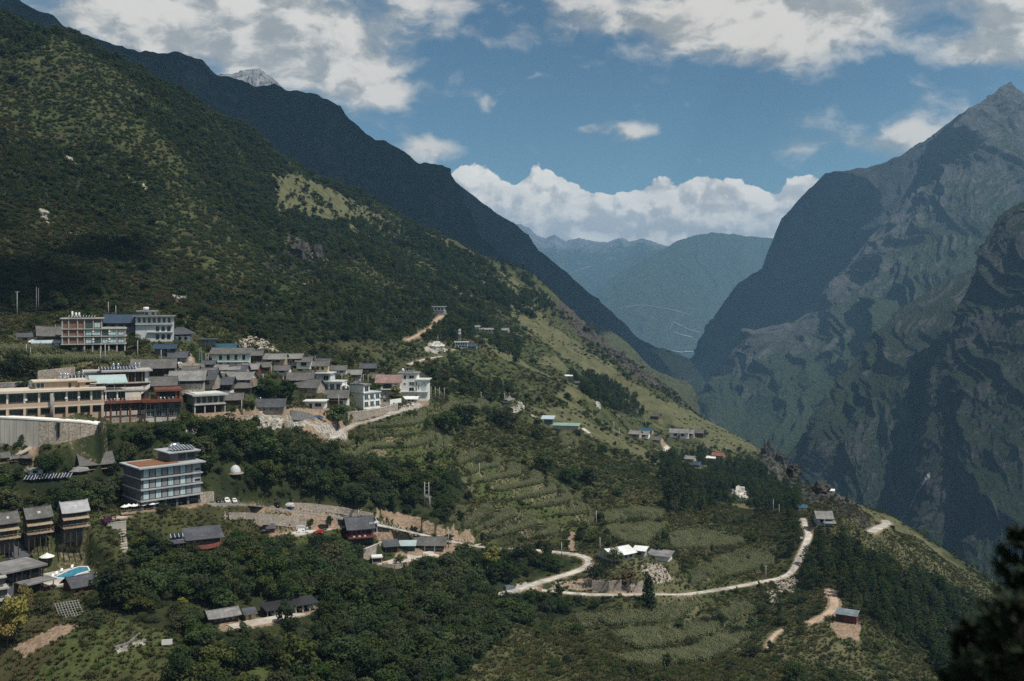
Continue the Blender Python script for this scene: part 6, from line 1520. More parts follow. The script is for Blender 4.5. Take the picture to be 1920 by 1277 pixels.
for sc2, z in ((1.0, .11), (1.0, .2), (1.09, .2), (1.09, 0)):
    for c in corners: q = ctr + (c - ctr) * sc2; vs.append((q.x, q.y, z))
for i in range(3):
    for k in range(n_): fs.append((i * n_ + k, i * n_ + (k + 1) % n_, (i + 1) * n_ + (k + 1) % n_, (i + 1) * n_ + k))
link('rim', poly_mesh('rim', vs, fs, WHITE), pt)
for k, (i_, j_, t_l) in enumerate(((0, 6, .25), (0, 6, .55), (0, 6, .85), (6, 5, .45))):
    q = corners[i_].lerp(corners[j_], t_l); q = q + (q - ctr).normalized() * 1.5; q.z = 0
    l_ = link('sun_lounger', None, None, tuple(Vector(TERR.p) + Matrix.Rotation(TERR.yaw, 3, 'Z') @ q), (0, 0, TERR.yaw - .5)); tag(l_, ('leftmost', 'second', 'third', 'farthest')[k] + ' white sun lounger along the far edge of the pool', 'sun lounger', 'sun loungers by the pool')
    link('bed', boxes_mesh('bed', [(-.32, .32, -1.0, .35, .28, .38)], WPLAS), l_); link('backrest', poly_mesh('backrest', [(-.32, .35, .33), (.32, .35, .33), (.32, .9, .8), (-.32, .9, .8), (-.32, .35, .25), (.32, .35, .25), (.32, .95, .72), (-.32, .95, .72)], [(0, 1, 2, 3), (7, 6, 5, 4), (0, 4, 5, 1), (1, 5, 6, 2), (2, 6, 7, 3), (3, 7, 4, 0)], WPLAS), l_)
    for x in (-.26, .26):
        for y in (-.9, .3): link('leg', boxes_mesh('leg', [(x - .03, x + .03, y - .03, y + .03, 0, .28)], GALV), l_)
umbrella(spot(88, 1062), 2.1, 3.6, WPLAS, 'large white open parasol beside the flat slate roof', None); KEEP.append((74, 102, 1026, 1062, spot(88, 1062)[1]))
b = B('resort_lodge', 'slate flat-roofed resort lodge with roof terrace left of the pool', 'lodge', 14, 74, 1100, 10, 26, hpx=58, sink=3)
b.body(0, 60, 0, 32, .8, 10, SLATEW); b.slab(-3, 62, 32, .5, -.6, 10, FLATR, .4, 'roof'); b.slab(-2.5, 61.5, 34.2, .12, 0, 9.5, mat('pale_roof_tiles', (.30, .30, .29), .9, .1, .6), -.3, 'roof_terrace'); b.wins(4, 4, 56, 6, 28, .8, y=.75, fm=FRAMED, pm=GLASS); b.cols(4, 0, 60, 0, 32, WOOD, .2, .25)
b = B('resort_bar', 'lower slate-roofed bar with slender posts at the pool edge', 'bar', 56, 96, 1112, 8, 30, hpx=36, sink=3)
b.body(6, 30, 0, 17, 3, 8, DARKIN); b.slab(-4, 41, 20, .35, -.4, 8, FLATR, .3, 'roof'); b.cols(3, 0, 40, 0, 20, FRAMED, .1, .16); b.cols(3, 0, 40, 0, 20, FRAMED, 7.4, .16); b.box('counter', 20, 38, 0, 5, 1.0, 1.8, WOODR)
b = B('resort_house', 'slate gabled resort house with finial above the flat-roofed lodge', 'house', 10, 44, 1062, 9, 20, hpx=40, sink=2.5)
b.body(0, 34, 0, 16, .6, 9, SLATEW); b.mono(-3, 36, 17, 34, -.4, 8, TILED, .6); b.wins(2, 3, 31, 4, 13, .6, y=.55, fm=FRAMED)
b = B('changing_hut', 'red-brown hut with slate gable right of the pool', 'hut', 140, 176, 1108, 6, 24, hpx=34, sink=2); b.body(0, 36, 0, 13, .5, 6, WOODR); b.gable(0, 36, 13, 25, 0, 6, TILED, .8, WOODR); b.door(6, 11, 0, 10, WOOD, .45); b.win(18, 30, 4, 10, .45, WOODB)
b = B('terrace_block', 'grey concrete terraces with planters at the lower left edge', 'building', -10, 16, 1140, 6, 10, hpx=64, sink=2)
for k in range(3): b.body(0, 26 - 3 * k, 20 * k, 20 * k + 13, .5 + .8 * k, 6, SLATEW, 'wall'); b.slab(0, 27 - 3 * k, 20 * k + 13, .3, -.2 + .8 * k, 6, CONC, .2, 'terrace'); b.rail(0, 27 - 3 * k, 20 * k + 14.4, -.2 + .8 * k, FRAMEG)
# trellis of grey laths
b = B('trellis', 'leaning grey lath trellis over the garden beds', 'trellis', 116, 156, 1158, 7, 12, hpx=30, pad=False)
for k in range(9): b.add('lath', slab_poly('lath', [(b.X(1 + 4.5 * k), 0, .2), (b.X(1 + 4.5 * k) + .10, 0, .2), (b.X(1 + 4.5 * k) + .10, 7, 2.4), (b.X(1 + 4.5 * k), 7, 2.4)], .06, FRAMEG))
for k in range(7): b.add('cross_lath', boxes_mesh('cross_lath', [(b.X(0), b.X(40), .3 + 1.05 * k, .38 + 1.05 * k, .28 + .33 * k, .35 + .33 * k)], FRAMEG))
b.cols(3, 1, 39, 0, 1.2, WOOD, .3, .1, 'post'); b.cols(3, 1, 39, 0, 12, WOOD, 6.8, .1, 'post')
# white board on legs
p = spot(313, 1214); t_ = link('signboard', None, None, tuple(p), (0, 0, .25)); tag(t_, 'blank white board on two legs on the grass at the bottom left', 'signboard'); KEEP.append((300, 326, 1198, 1216, p[1]))
link('board', boxes_mesh('board', [(-1.25, 1.25, -.06, .06, .65, 1.95)], WPLAS), t_)
for x in (-1.0, 1.0): link('leg', boxes_mesh('leg', [(x - .06, x + .06, -.05, .05, -.4, .65)], WOOD), t_)
# garden stairs below the deck
st = B('stairway', 'pale stone garden stairs descending from the lodge path', 'stairway', 216, 238, 1036, 10, 6, hpx=56, pad=False)
for k in range(11):
    q = spot(231 - .4 * k, 1034 - 4.8 * k); v = Matrix.Rotation(-st.yaw, 3, 'Z') @ (Vector(q) - Vector(st.p))
    st.add('step', boxes_mesh('step', [(v.x - 1.3, v.x + 1.3, v.y - .6, v.y + .8, v.z - 1.2, v.z + .25)], CONCW if k % 2 else STONE))
w_ = B('garden_wall', 'streaked pale stone garden wall beside the stairs', 'wall', 203, 234, 993, .6, 6, hpx=16, pad=False); w_.body(0, 31, -3, 13, 0, .6, CONCW); w_.sink = 2; w_.box('coping', -.3, 31.3, 13, 14, -.06, .66, CONC)
# ------------------------------------------------------------------ walls, poles, vehicles
def wall_run(name, label, pix, h, m, th=0.7, coping=None, group=None, cat='wall', top_px=None):
    pts = [spot(a, c) for a, c in pix]
    root = link(name, None, None, tuple(pts[0])); tag(root, label, cat, group)
    o0 = np.array(pts[0])
    for i in range(len(pts) - 1):
        a, c = pts[i] - o0, pts[i + 1] - o0
        d = (c - a)[:2]; L = np.linalg.norm(d); n = np.array([-d[1], d[0]]) / (L + 1e-9) * th / 2
        q = [(a[0] - n[0], a[1] - n[1]), (c[0] - n[0], c[1] - n[1]), (c[0] + n[0], c[1] + n[1]), (a[0] + n[0], a[1] + n[1])]
        vs = [(x, y, z) for (x, y), z in zip(q, (a[2] - 1.5, c[2] - 1.5, c[2] - 1.5, a[2] - 1.5))] + [(x, y, z + h) for (x, y), z in zip(q, (a[2], c[2], c[2], a[2]))]
        link('wall_face', poly_mesh('wall_face', vs, [tuple(f) for f in BOXF], m), root)
        if coping:
            n2 = n * 1.25
            q2 = [(a[0] - n2[0], a[1] - n2[1]), (c[0] - n2[0], c[1] - n2[1]), (c[0] + n2[0], c[1] + n2[1]), (a[0] + n2[0], a[1] + n2[1])]
            vs = [(x, y, z + h + .003) for (x, y), z in zip(q2, (a[2], c[2], c[2], a[2]))] + [(x, y, z + h + .22) for (x, y), z in zip(q2, (a[2], c[2], c[2], a[2]))]
            link('coping', poly_mesh('coping', vs, [tuple(f) for f in BOXF], coping), root)
        KEEP.append((min(pix[i][0], pix[i + 1][0]), max(pix[i][0], pix[i + 1][0]), min(pix[i][1], pix[i + 1][1]) - h * F / pts[i][1], max(pix[i][1], pix[i + 1][1]) - 2, pts[i][1]))
    return root
# the great retaining wall: its top carries the hotel forecourt
def retaining():
    tops = [(-60,783),(-30,783.5),(0,784.5),(8,785),(17,785.5),(30,786),(48,787),(62,788),(72,788.5),(90,789.5),(110,790.5),(128,791.5),(150,793),(168,795),(184,798)]
    feet = [834, 835, 836, 836, 836, 836, 836, 836, 836, 833, 830, 826, 820, 815, 812]
    Y0 = ORANGE.Y - 6.5
    root = link('retaining_wall', None, None, tuple(P(60, 836, Y0))); tag(root, 'tall curved retaining wall of concrete panels and pale rubble under the orange hotel', 'wall')
    o0 = P(60, 836, Y0)
    def pt(i, f):
        px, t = tops[i]; Yw = Y0 + 0.00035 * (px - 40) ** 2 * (1 if px > 40 else .4)
        py = t + (feet[i] - t) * f
        return P(px, t, Yw), P(px, feet[i], Yw)
    for i in range(len(tops) - 1):
        (a1, a0), (b1, b0) = pt(i, 0), pt(i + 1, 0)
        for v in (a1, a0, b1, b0): v -= o0
        g = 0.06
        conc_ = tops[i + 1][0] <= 72
        u = (b1 - a1) / np.linalg.norm(b1 - a1) * g
        vs = [a0 + u - (0, 0, 3), b0 - u - (0, 0, 3), b0 - u + (0, 1.0, -3), a0 + u + (0, 1.0, -3), a1 + u + (0, .35, 0), b1 - u + (0, .35, 0), b1 - u + (0, 1.2, 0), a1 + u + (0, 1.2, 0)]
        nm = 'concrete_panel' if conc_ else 'rubble_face'
        link(nm, poly_mesh(nm, vs, [tuple(f) for f in BOXF], CONCW if conc_ else STONE), root)
        link('coping', poly_mesh('coping', [a1 + u + (0, .2, .01), b1 - u + (0, .2, .01), b1 - u + (0, 5.0, .01), a1 + u + (0, 5.0, .01), a1 + u + (0, .2, .5), b1 - u + (0, .2, .5), b1 - u + (0, 5.0, .5), a1 + u + (0, 5.0, .5)], [tuple(f) for f in BOXF], WHITE), root)
    (a1, a0) = pt(10, 0)
    link('drain_pipe', lathe('drain_pipe', [(.35, -5.2), (.4, -.6), (.75, -.4), (.75, -.1)], mat('dark_pipe', (.10, .10, .10), .7, .1, 1.0), 10), root).location = tuple(a1 - o0 + (0, -.15, 0))
    # fill behind
    for i in range(len(tops) - 1):
        pass
    KEEP.append((0, 185, 783, 826, Y0)); KEEP.append((0, 100, 783, 834, Y0))
    p0 = P(60, 786, Y0)
    level(P(55, 787, Y0)[0], Y0 + 1.0, -(786 - HY) / F * Y0 - .3, 46, 8, 0.05, .2, .8)
    # nothing may bulge through the face of the wall
    col = GXW / GY * F + CX
    wy = Y0 + 0.00035 * (col - 40) ** 2 * np.where(col > 40, 1, .4)
    sel = np.where((GY > Y0 - 45) & (GY < wy + 2.6) & (col < 186) & (col > -70))
    lim = -(np.interp(col[sel], [t[0] for t in tops], feet) + 2 - HY) / F * GY[sel]
    GZ[sel] = np.minimum(GZ[sel], lim)
retaining()
wall_run('garden_wall', 'grey rubble terrace wall below the maize, left of the orange hotel roof', [(-20, 738), (20, 737), (60, 733)], 3.6, STONEG, coping=CONC)
wall_run('garden_wall', 'higher pale rubble wall behind the dark bush', [(70, 716), (104, 712), (140, 708)], 4.2, STONE)
wall_run('garden_wall', 'pale brown stone wall carrying the white guesthouses', [(652, 787), (684, 784), (716, 778), (745, 770)], 3.6, STONE, coping=CONCW)
wall_run('garden_wall', 'white plastered wall between stone barn and tall white hotel', [(730, 760), (752, 757)], 3.0, WHITE, .3)
wall_run('garden_wall', 'dry stone bank above the village building yard', [(330, 690), (360, 688), (395, 692)], 1.8, STONE)
wall_run('garden_wall', 'grey boulder wall at the foot of the building yard', [(545, 780), (575, 784), (590, 790)], 2.6, STONEG)
wall_run('garden_wall', 'long rubble retaining wall under the asphalt hotel road', [(428, 975), (470, 975), (520, 978), (570, 984), (640, 986)], 2.6, STONE)
wall_run('garden_wall', 'upper rubble bank on the hill side of the hotel road', [(545, 952), (590, 954), (640, 960), (700, 972)], 2.0, STONE)
wall_run('garden_wall', 'short stone wall beside parked cars at the slate-grey hotel', [(374, 938), (400, 936)], 2.8, STONE)
wall_run('garden_wall', 'stone revetment under the red chalet', [(680, 1046), (704, 1036), (716, 1030)], 3.0, STONE, coping=CONCW)
wall_run('garden_wall', 'rubble wall below the workshop yard', [(716, 1062), (740, 1066), (765, 1062)], 1.5, STONE)
wall_run('garden_wall', 'dry stone edging across the lower left meadow', [(215, 1216), (240, 1208), (262, 1190)], .5, STONEG, .5)
wall_run('roadside_bank', 'pale rock cutting above the lower road', [(1110, 1108), (1140, 1109), (1165, 1107)], 4.2, STONE)
wall_run('roadside_bank', 'broken rock cutting right of the dark shrub on the lower road', [(1176, 1107), (1205, 1107)], 3.6, STONE)
# crash barrier
def barrier(pix, label):
    pts = np.array([spot(a, c) for a, c in pix]); root = link('crash_barrier', None, None, tuple(pts[0])); tag(root, label, 'barrier')
    vs, fs = [], []
    for p in pts:
        q = p - pts[0]; vs += [tuple(q + (0, 0, .45)), tuple(q + (0, -.06, .60)), tuple(q + (0, 0, .75)), tuple(q + (0, .05, .75)), tuple(q + (0, .05, .45))]
    for i in range(len(pts) - 1):
        for j in range(5): fs.append((5 * i + j, 5 * i + (j + 1) % 5, 5 * i + 5 + (j + 1) % 5, 5 * i + 5 + j))
    link('rail', poly_mesh('rail', vs, fs, GALV), root)
    d = np.concatenate([[0], np.cumsum(np.linalg.norm(np.diff(pts, axis=0), axis=1))])
    for u in np.arange(0, d[-1], 3.0):
        q = np.array([np.interp(u, d, pts[:, k]) for k in range(3)]) - pts[0]
        link('post', boxes_mesh('post', [(q[0] - .06, q[0] + .06, q[1] - .02, q[1] + .1, q[2] - .3, q[2] + .7)], GALV), root)
barrier([(610, 962), (640, 966), (664, 971)], 'galvanised crash barrier on the hotel road behind the red chalet')
barrier([(716, 988), (745, 995), (770, 1000), (810, 1008), (842, 1015)], 'crash barrier along the concrete road right of the red chalet')

# utility poles
def pole(px, py, top, label, kind='arm', group='concrete utility poles'):
    p = spot(px, py); h = (py - top) * p[1] / F
    root = link('utility_pole', None, None, tuple(p)); tag(root, label, 'utility pole', group)
    link('shaft', lathe('shaft', [(.21, -.5), (.14, h)], POLEC, 8), root)
    if kind == 'arm':
        link('crossarm', boxes_mesh('crossarm', [(-.9, .9, -.06, .06, h - .55, h - .43)], GALV), root)
        for x in (-.8, 0, .8): link('insulator', lathe('insulator', [(.06, h - .43), (.08, h - .3), (.04, h - .2)], WPLAS, 6), root).location = (x, 0, 0)
    elif kind == 'lamp':
        link('lamp_arm', boxes_mesh('lamp_arm', [(0, 1.1, -.04, .04, h - .1, h - .02)], GALV), root); link('lamp_head', boxes_mesh('lamp_head', [(.8, 1.4, -.12, .12, h - .2, h - .1)], WPLAS), root)
    KEEP.append((px - 2, px + 2, top, py, p[1]))
    return p, h
for (px, py, top, lab, kd) in [
 (32, 598, 546, 'tall pole at the dark left wood edge, nearer the edge of the view', 'arm'), (68, 585, 538, 'left pole of the pair before the dark wood', 'plain'), (72, 583, 540, 'right pole of the pair before the dark wood', 'plain'),
 (203, 592, 566, 'pole behind the brick guesthouse roof', 'plain'), (217, 594, 573, 'pole behind the blue steel roof', 'plain'), (49, 664, 645, 'short pole among the upper maize, left', 'plain'), (57, 668, 652, 'short pole among the upper maize, right of its twin', 'plain'),
 (104, 640, 609, 'pole in front of the old timber house', 'plain'), (188, 680, 657, 'left pole below the guesthouse stilts', 'plain'), (197, 680, 644, 'right pole below the guesthouse stilts', 'plain'), (258, 676, 638, 'pole on the grass right of the guesthouse', 'plain'), (302, 684, 656, 'pole beside the blue-roofed stilt hut', 'plain'),
 (386, 688, 662, 'street light in front of the pale green house', 'lamp'), (390, 688, 664, 'bare pole beside the village street light', 'plain'), (419, 700, 682, 'pole between the middle tile roofs', 'plain'), (435, 698, 684, 'pole beside the slate gable house', 'plain'), (509, 706, 684, 'pole by the courtyard trees', 'plain'), (538, 708, 684, 'lamp post above the dark timber house', 'lamp'),
 (453, 778, 750, 'pole standing in the rubble of the building yard', 'plain'), (591, 676, 667, 'pole behind the ochre house', 'plain'), (641, 722, 700, 'lamp post left of the white guesthouse', 'lamp'), (648, 742, 714, 'lamp post beside the round white shelter', 'lamp'), (681, 720, 702, 'left lamp post behind the white guesthouse roof', 'lamp'), (690, 722, 702, 'right lamp post behind the white guesthouse roof', 'lamp'), (635, 770, 740, 'pole in front of the red-brown shopfront', 'plain'),
 (808, 751, 725, 'first of four bare poles right of the tall white hotel', 'plain'), (816, 751, 725, 'second of four bare poles right of the tall white hotel', 'plain'), (824, 751, 726, 'third of four bare poles right of the tall white hotel', 'plain'), (833, 751, 727, 'last of four poles right of the tall white hotel, with a crossarm', 'arm'),
 (752, 790, 768, 'slender pole on the grass below the white hotel', 'plain'), (902, 754, 735, 'pole with crossarm on the maize-covered rise', 'arm'), (946, 759, 737, 'pole with crossarm left of the pointed pavilion', 'arm'),
 (821, 644, 628, 'thin pole beside the pale quarry heap', 'plain'), (1060, 712, 696, 'short pole beside the white-roofed hut on the grass', 'plain'), (1151, 825, 790, 'tall pole on the ridge left of the hamlet', 'plain'), (1161, 836, 803, 'pole with crossarm right of the tall ridge pole', 'arm'), (1110, 785, 776, 'distant small pole on the grassy shoulder', 'plain'), (1211, 806, 786, 'pole above the blue farm roof', 'plain'),
 (1118, 988, 957, 'pole between the two maize slopes', 'plain'), (1125, 1036, 1007, 'pole left of the long white-roofed shed', 'plain'), (1053, 1048, 1017, 'roadside pole before the hairpin', 'plain'), (806, 956, 930, 'small pole right of the transformer frame', 'arm'), (841, 1027, 992, 'pole at the end of the workshop yard', 'plain'), (877, 1020, 993, 'street light where the two roads meet', 'lamp'),
 (1436, 1086, 1060, 'pole with crossarm above the lower road', 'arm'), (1450, 965, 936, 'left pole in the pines below the white rock', 'plain'), (1461, 968, 946, 'right pole in the pines below the white rock', 'plain'), (1546, 990, 968, 'pole before the grey roadside house', 'plain'), (899, 910, 868, 'pole by the red earth scar in the maize', 'plain'), (672, 972, 955, 'street light above the red chalet', 'lamp'), (1311, 880, 868, 'yellowish pole below the blue farm roof', 'plain')]:
    pole(px, py, top, lab, kd)
# transformer frame in the wood
p = spot(800, 950); h = 46 * p[1] / F; t_ = link('transformer_frame', None, None, tuple(p)); tag(t_, 'twin-pole transformer frame with cross members in the dark wood', 'power frame'); KEEP.append((792, 808, 902, 948, p[1]))
for x in (-.9, .9): link('shaft', lathe('shaft', [(.25, -.5), (.17, h)], POLEC, 8), t_).location = (x, 0, 0)
for k in range(5): link('crossarm', boxes_mesh('crossarm', [(-1.3, 1.3, -.06, .06, h * (.35 + .15 * k), h * (.35 + .15 * k) + .12)], GALV), t_)
link('transformer', boxes_mesh('transformer', [(-.5, .5, -.45, .25, h * .36 + .13, h * .36 + 1.2)], FRAMEG), t_)
# phone masts
def mast(px, py, top, w, m, label, ant):
    p = spot(px, py); h = (py - top) * p[1] / F; t_ = link('lattice_mast', None, None, tuple(p)); tag(t_, label, 'mast'); KEEP.append((px - 4, px + 4, top, py, p[1]))
    for x, y in ((-1, -1), (1, -1), (1, 1), (-1, 1)):
        link('leg', poly_mesh('leg', [(x * w + a, y * w + c, -.5) for a, c in ((-.07, -.07), (.07, -.07), (.07, .07), (-.07, .07))] + [(x * w * .35 + a, y * w * .35 + c, h) for a, c in ((-.06, -.06), (.06, -.06), (.06, .06), (-.06, .06))], [tuple(f) for f in BOXF], m), t_)
    n = int(h / 1.6); bl = []
    for k in range(n):
        f = k / n; ww = w * (1 - .65 * f); z = h * f
        bl += [(-ww, ww, -ww - .04, -ww + .04, z, z + .08), (-ww, ww, ww - .04, ww + .04, z, z + .08), (-ww - .04, -ww + .04, -ww, ww, z + .1, z + .18), (ww - .04, ww + .04, -ww, ww, z + .1, z + .18)]
    link('bracing', boxes_mesh('bracing', bl, m), t_)
    for k in range(ant): link('antenna', boxes_mesh('antenna', [(-.9 + .75 * (k % 3), -.45 + .75 * (k % 3), -.7, -.5, h * (.72 + .16 * (k // 3)), h * (.72 + .16 * (k // 3)) + 2.0)], WPLAS), t_)
mast(862, 652, 617, .9, GALV, 'white slender telephone mast with panel antennas above the farmhouses', 6)
mast(376, 690, 652, .8, mat('teal_paint', (.16, .30, .28), .6, .1, .6), 'teal lattice mast in the middle of the village', 0)

# cars
CARP = {'suv': [(-2.2, .35), (-2.2, .95), (-2.05, 1.0), (-1.85, 1.62), (-.2, 1.68), (.55, 1.62), (1.15, 1.05), (2.15, .92), (2.25, .55), (2.2, .35)],
        'van': [(-2.3, .35), (-2.3, 1.1), (-2.2, 1.85), (.2, 1.92), (1.05, 1.75), (1.75, 1.12), (2.3, 1.0), (2.35, .6), (2.3, .35)],
        'hatch': [(-1.8, .33), (-1.85, .85), (-1.6, 1.4), (-.4, 1.47), (.3, 1.42), (.95, .98), (1.75, .85), (1.85, .5), (1.8, .33)]}
def car(px, py, head, kind, col, label, ref=None):
    p = spot(px, py) if ref is None else np.array(ref)
    root = link('parked_car', None, None, tuple(p), (0, 0, math.radians(head))); tag(root, label, 'car', 'cars parked around the hotel and chalet')
    pm = mat('paint_%d_%d_%d' % tuple(int(c * 100) for c in col), col, .25, .04, 1.0, .6); w = .88 if kind != 'hatch' else .8
    pr = CARP[kind]; n = len(pr); vs = []
    for sgn, iw in ((-1, 0), (1, 0)):
        for x, z in pr: vs.append((x, sgn * (w - (.16 if z > 1.2 else .0)), z))
    fs = [tuple(range(n)), tuple(range(2 * n - 1, n - 1, -1))] + [(i, n + i, n + (i + 1) % n, (i + 1) % n) for i in range(n)]
    bm = bmesh.new()
    bv = [bm.verts.new(v) for v in vs]
    for f in fs: bm.faces.new([bv[i] for i in f])
    bmesh.ops.recalc_face_normals(bm, faces=bm.faces[:]); bmesh.ops.bevel(bm, geom=bm.edges[:], offset=.06, segments=2, affect='EDGES', clamp_overlap=True)
    me = bpy.data.meshes.new('body'); bm.to_mesh(me); bm.free(); me.materials.append(pm); link('body', me, root)
    top = max(z for _, z in pr); x0, x1 = pr[3][0] + .1, (.45 if kind != 'van' else 1.0); zb = 1.02 if kind != 'hatch' else .92
    for sgn in (-1, 1):
        yy = sgn * (w - .085)
        for a, c in ((x0, (x0 + x1) / 2 - .05), ((x0 + x1) / 2 + .05, x1)):
            link('side_window', poly_mesh('side_window', [(a, yy + sgn * .035, zb), (c, yy + sgn * .035, zb), (c - .05, yy - sgn * .055, top - .14), (a + .05, yy - sgn * .055, top - .14), (a, yy - sgn * .05, zb), (c, yy - sgn * .05, zb), (c - .05, yy - sgn * .12, top - .14), (a + .05, yy - sgn * .12, top - .14)], [tuple(f) for f in BOXF], GLASS), root)
    (xa, za), (xb, zb_) = [(x, z) for x, z in pr if z > 1.3][-1], [(x, z) for x, z in pr if x > .9 and z < 1.3][0]
    link('windscreen', poly_mesh('windscreen', [(xb + .0, -w * .78, zb_ + .05), (xb + .0, w * .78, zb_ + .05), (xa + .03, w * .7, za - .04), (xa + .03, -w * .7, za - .04), (xb - .1, -w * .78, zb_ - .02), (xb - .1, w * .78, zb_ - .02), (xa - .08, w * .7, za - .08), (xa - .08, -w * .7, za - .08)], [tuple(f) for f in BOXF], GLASS), root)
    link('rear_window', boxes_mesh('rear_window', [(pr[1][0] - .01 + .13, pr[1][0] + .20, -w * .7, w * .7, 1.08, top - .3)], GLASS), root)
    L = max(x for x, _ in pr)
    for x in (-L * .62, L * .62):
        for sgn in (-1, 1):
            wh = link('wheel', lathe('wheel', [(.22, -.11), (.34, -.10), (.34, .10), (.22, .11)], RUBBER, 14), root); wh.location = (x, sgn * (w - .06), .34); wh.rotation_euler = (math.pi / 2, 0, 0)
            hb = link('rim', lathe('rim', [(.2, -.125), (.2, .125)], GALV, 10), wh)
    for sgn in (-1, 1):
        link('headlight', boxes_mesh('headlight', [(L - .06, L + .035, sgn * w * .62 - .16, sgn * w * .62 + .16, .68, .84)], FRAMEW), root)
        link('tail_light', boxes_mesh('tail_light', [(-L - .03, -L + .08, sgn * w * .72 - .1, sgn * w * .72 + .1, .8, 1.0)], WOODR), root)
    KEEP.append((px - 12, px + 12, py - 10, py + 1, p[1]))
PW, PK, PS, PR_ = (.75, .75, .74), (.012, .012, .014), (.42, .43, .44), (.42, .03, .025)
car(566, 994, 12, 'van', PS, 'silver minivan at the back of the small car park')
car(568, 1000, 6, 'suv', PW, 'white car nearest the hedge in the small car park')
car(604, 992, 160, 'van', PK, 'black van across from the silver minivan')
car(598, 1000, 190, 'hatch', PR_, 'red hatchback in the small car park')
car(363, 943, 20, 'van', (.03, .03, .033), 'dark van at the corner of the slate-grey hotel')
car(410, 942, -62, 'suv', PK, 'black car, left of the trio beside the hotel')
car(425, 942, -62, 'suv', PW, 'white car in the middle of the trio beside the hotel')
car(439, 942, -62, 'hatch', (.70, .70, .69), 'white car on the right of the trio beside the hotel')
car(517, 949, 168, 'hatch', PK, 'black car half hidden behind the hotel road wall')
car(541, 951, 168, 'suv', PW, 'white car half hidden behind the hotel road wall')
car(337, 686, 20, 'suv', PW, 'white car beside the pale village lane')
car(598, 785, 5, 'suv', (.05, .12, .28), 'blue pickup in the village building yard')
car(955, 1106, 35, 'van', (.12, .15, .19), 'blue-grey truck half hidden by trees on the lower road')
car(1503, 1012, 70, 'hatch', (.30, .30, .31), 'grey car on the steep road at the pine wood edge')

# boulders and rubble
def boulder(px, py, w, h, label, m, group=None, n=1, seed=0):
    r_ = random.Random(seed)
    p = spot(px, py); sc_ = p[1] / F
    bm = bmesh.new(); bmesh.ops.create_icosphere(bm, subdivisions=4, radius=1)
    co = np.array([v.co[:] for v in bm.verts])
    d = ridged(co[:, 0] * 1.2 + seed, co[:, 1] * 1.2, co[:, 2] * 1.2, 4) - .6
    co *= (1 + .35 * d)[:, None]; co *= (w / 2 * sc_, w / 2.4 * sc_, h * sc_)
    for v, c in zip(bm.verts, co): v.co = c
    me = bpy.data.meshes.new('boulder'); bm.to_mesh(me); bm.free(); me.materials.append(m)
    o = link('boulder', me, None, tuple(p)); tag(o, label, 'boulder', group); KEEP.append((px - w / 2, px + w / 2, py - h, py, p[1]))
PALER = mat('pale_limestone', (.50, .48, .43), .95, .25, .35); DARKR = mat('dark_rock', (.052, .050, .046), .95, .4, .25)
boulder(1386, 930, 30, 15, 'large white limestone outcrop among the pines', PALER, None, 1, 3)
boulder(1396, 936, 14, 8, 'small white rock at the foot of the limestone outcrop', PALER, None, 1, 5)
boulder(818, 654, 30, 12, 'pale quarry heap on the slope below the dirt trail', PALER, None, 1, 7)
boulder(976, 764, 14, 9, 'pale boulder right of the pointed pavilion', PALER, None, 1, 9)
boulder(1120, 762, 12, 8, 'grey boulder on the grassy slope', PALER, None, 1, 11)
boulder(1440, 852, 22, 22, 'dark rock tower on the crest above the gorge', DARKR, None, 1, 13)
boulder(1462, 864, 22, 16, 'jagged dark rock right of the rock tower', DARKR, None, 1, 15)
boulder(1490, 884, 26, 12, 'broad dark rock lower on the crest', DARKR, None, 1, 17)
boulder(1540, 915, 30, 12, 'dark crag beside the tiny white hut', DARKR, None, 1, 19)
boulder(1104, 622, 20, 16, 'dark outcrop on the skyline ridge, upper', DARKR, None, 1, 21)
boulder(1160, 672, 26, 14, 'dark outcrop on the skyline ridge, lower', DARKR, None, 1, 23)
boulder(596, 482, 22, 26, 'square dark crag on the wooded mountainside', DARKR, None, 1, 25)
boulder(560, 480, 40, 22, 'broad brown crag left of the square one', DARKR, None, 1, 27)
def rubble(pts_poly, n, size, seed, m):
    r_ = np.random.default_rng(seed); lo = np.min(pts_poly, 0); hi = np.max(pts_poly, 0); co, sc_ = [], []
    while len(co) < n:
        a, c = r_.uniform(lo[0], hi[0]), r_.uniform(lo[1], hi[1])
        if in_poly(np.array([a]), np.array([c]), pts_poly)[0]:
            co.append(spot(a, c)); s_ = size * r_.uniform(.5, 1.6); sc_.append((s_ * r_.uniform(.7, 1.3), s_ * r_.uniform(.7, 1.3), s_ * r_.uniform(.5, .9)))
    bm = bmesh.new(); bmesh.ops.create_icosphere(bm, subdivisions=1, radius=1)
    for v in bm.verts: v.co *= 1 + .35 * (r_.random() - .5)
    me = bpy.data.meshes.new('stone'); bm.to_mesh(me); bm.free(); me.materials.append(m)
    rot = r_.uniform(0, 6.28, (n, 3))
    scatter('rubble', (co, rot, sc_, np.zeros(n, int)), [source('stone', me)])
RUBM = mat('rubble_stone', (.38, .33, .27), .95, .3, 1.5)
def rubble_all():
    rubble([(1212,1058),(1238,1056),(1250,1072),(1264,1088),(1240,1092),(1218,1080)], 260, .45, 3, RUBM)
    rubble([(400,778),(560,776),(640,806),(646,828),(600,826),(560,800),(410,796)], 260, .32, 4, RUBM)
    rubble([(1455,1082),(1494,1084),(1488,1112),(1462,1108)], 160, .5, 5, RUBM)
    rubble([(420,960),(700,972),(760,990),(880,1016),(760,1004),(640,976),(420,974)], 500, .3, 6, RUBM)
    rubble([(1040,1090),(1200,1092),(1204,1108),(1030,1106)], 300, .35, 7, RUBM)
    rubble([(470,630),(500,640),(520,660),(450,655),(440,642)], 200, .6, 9, RUBM)
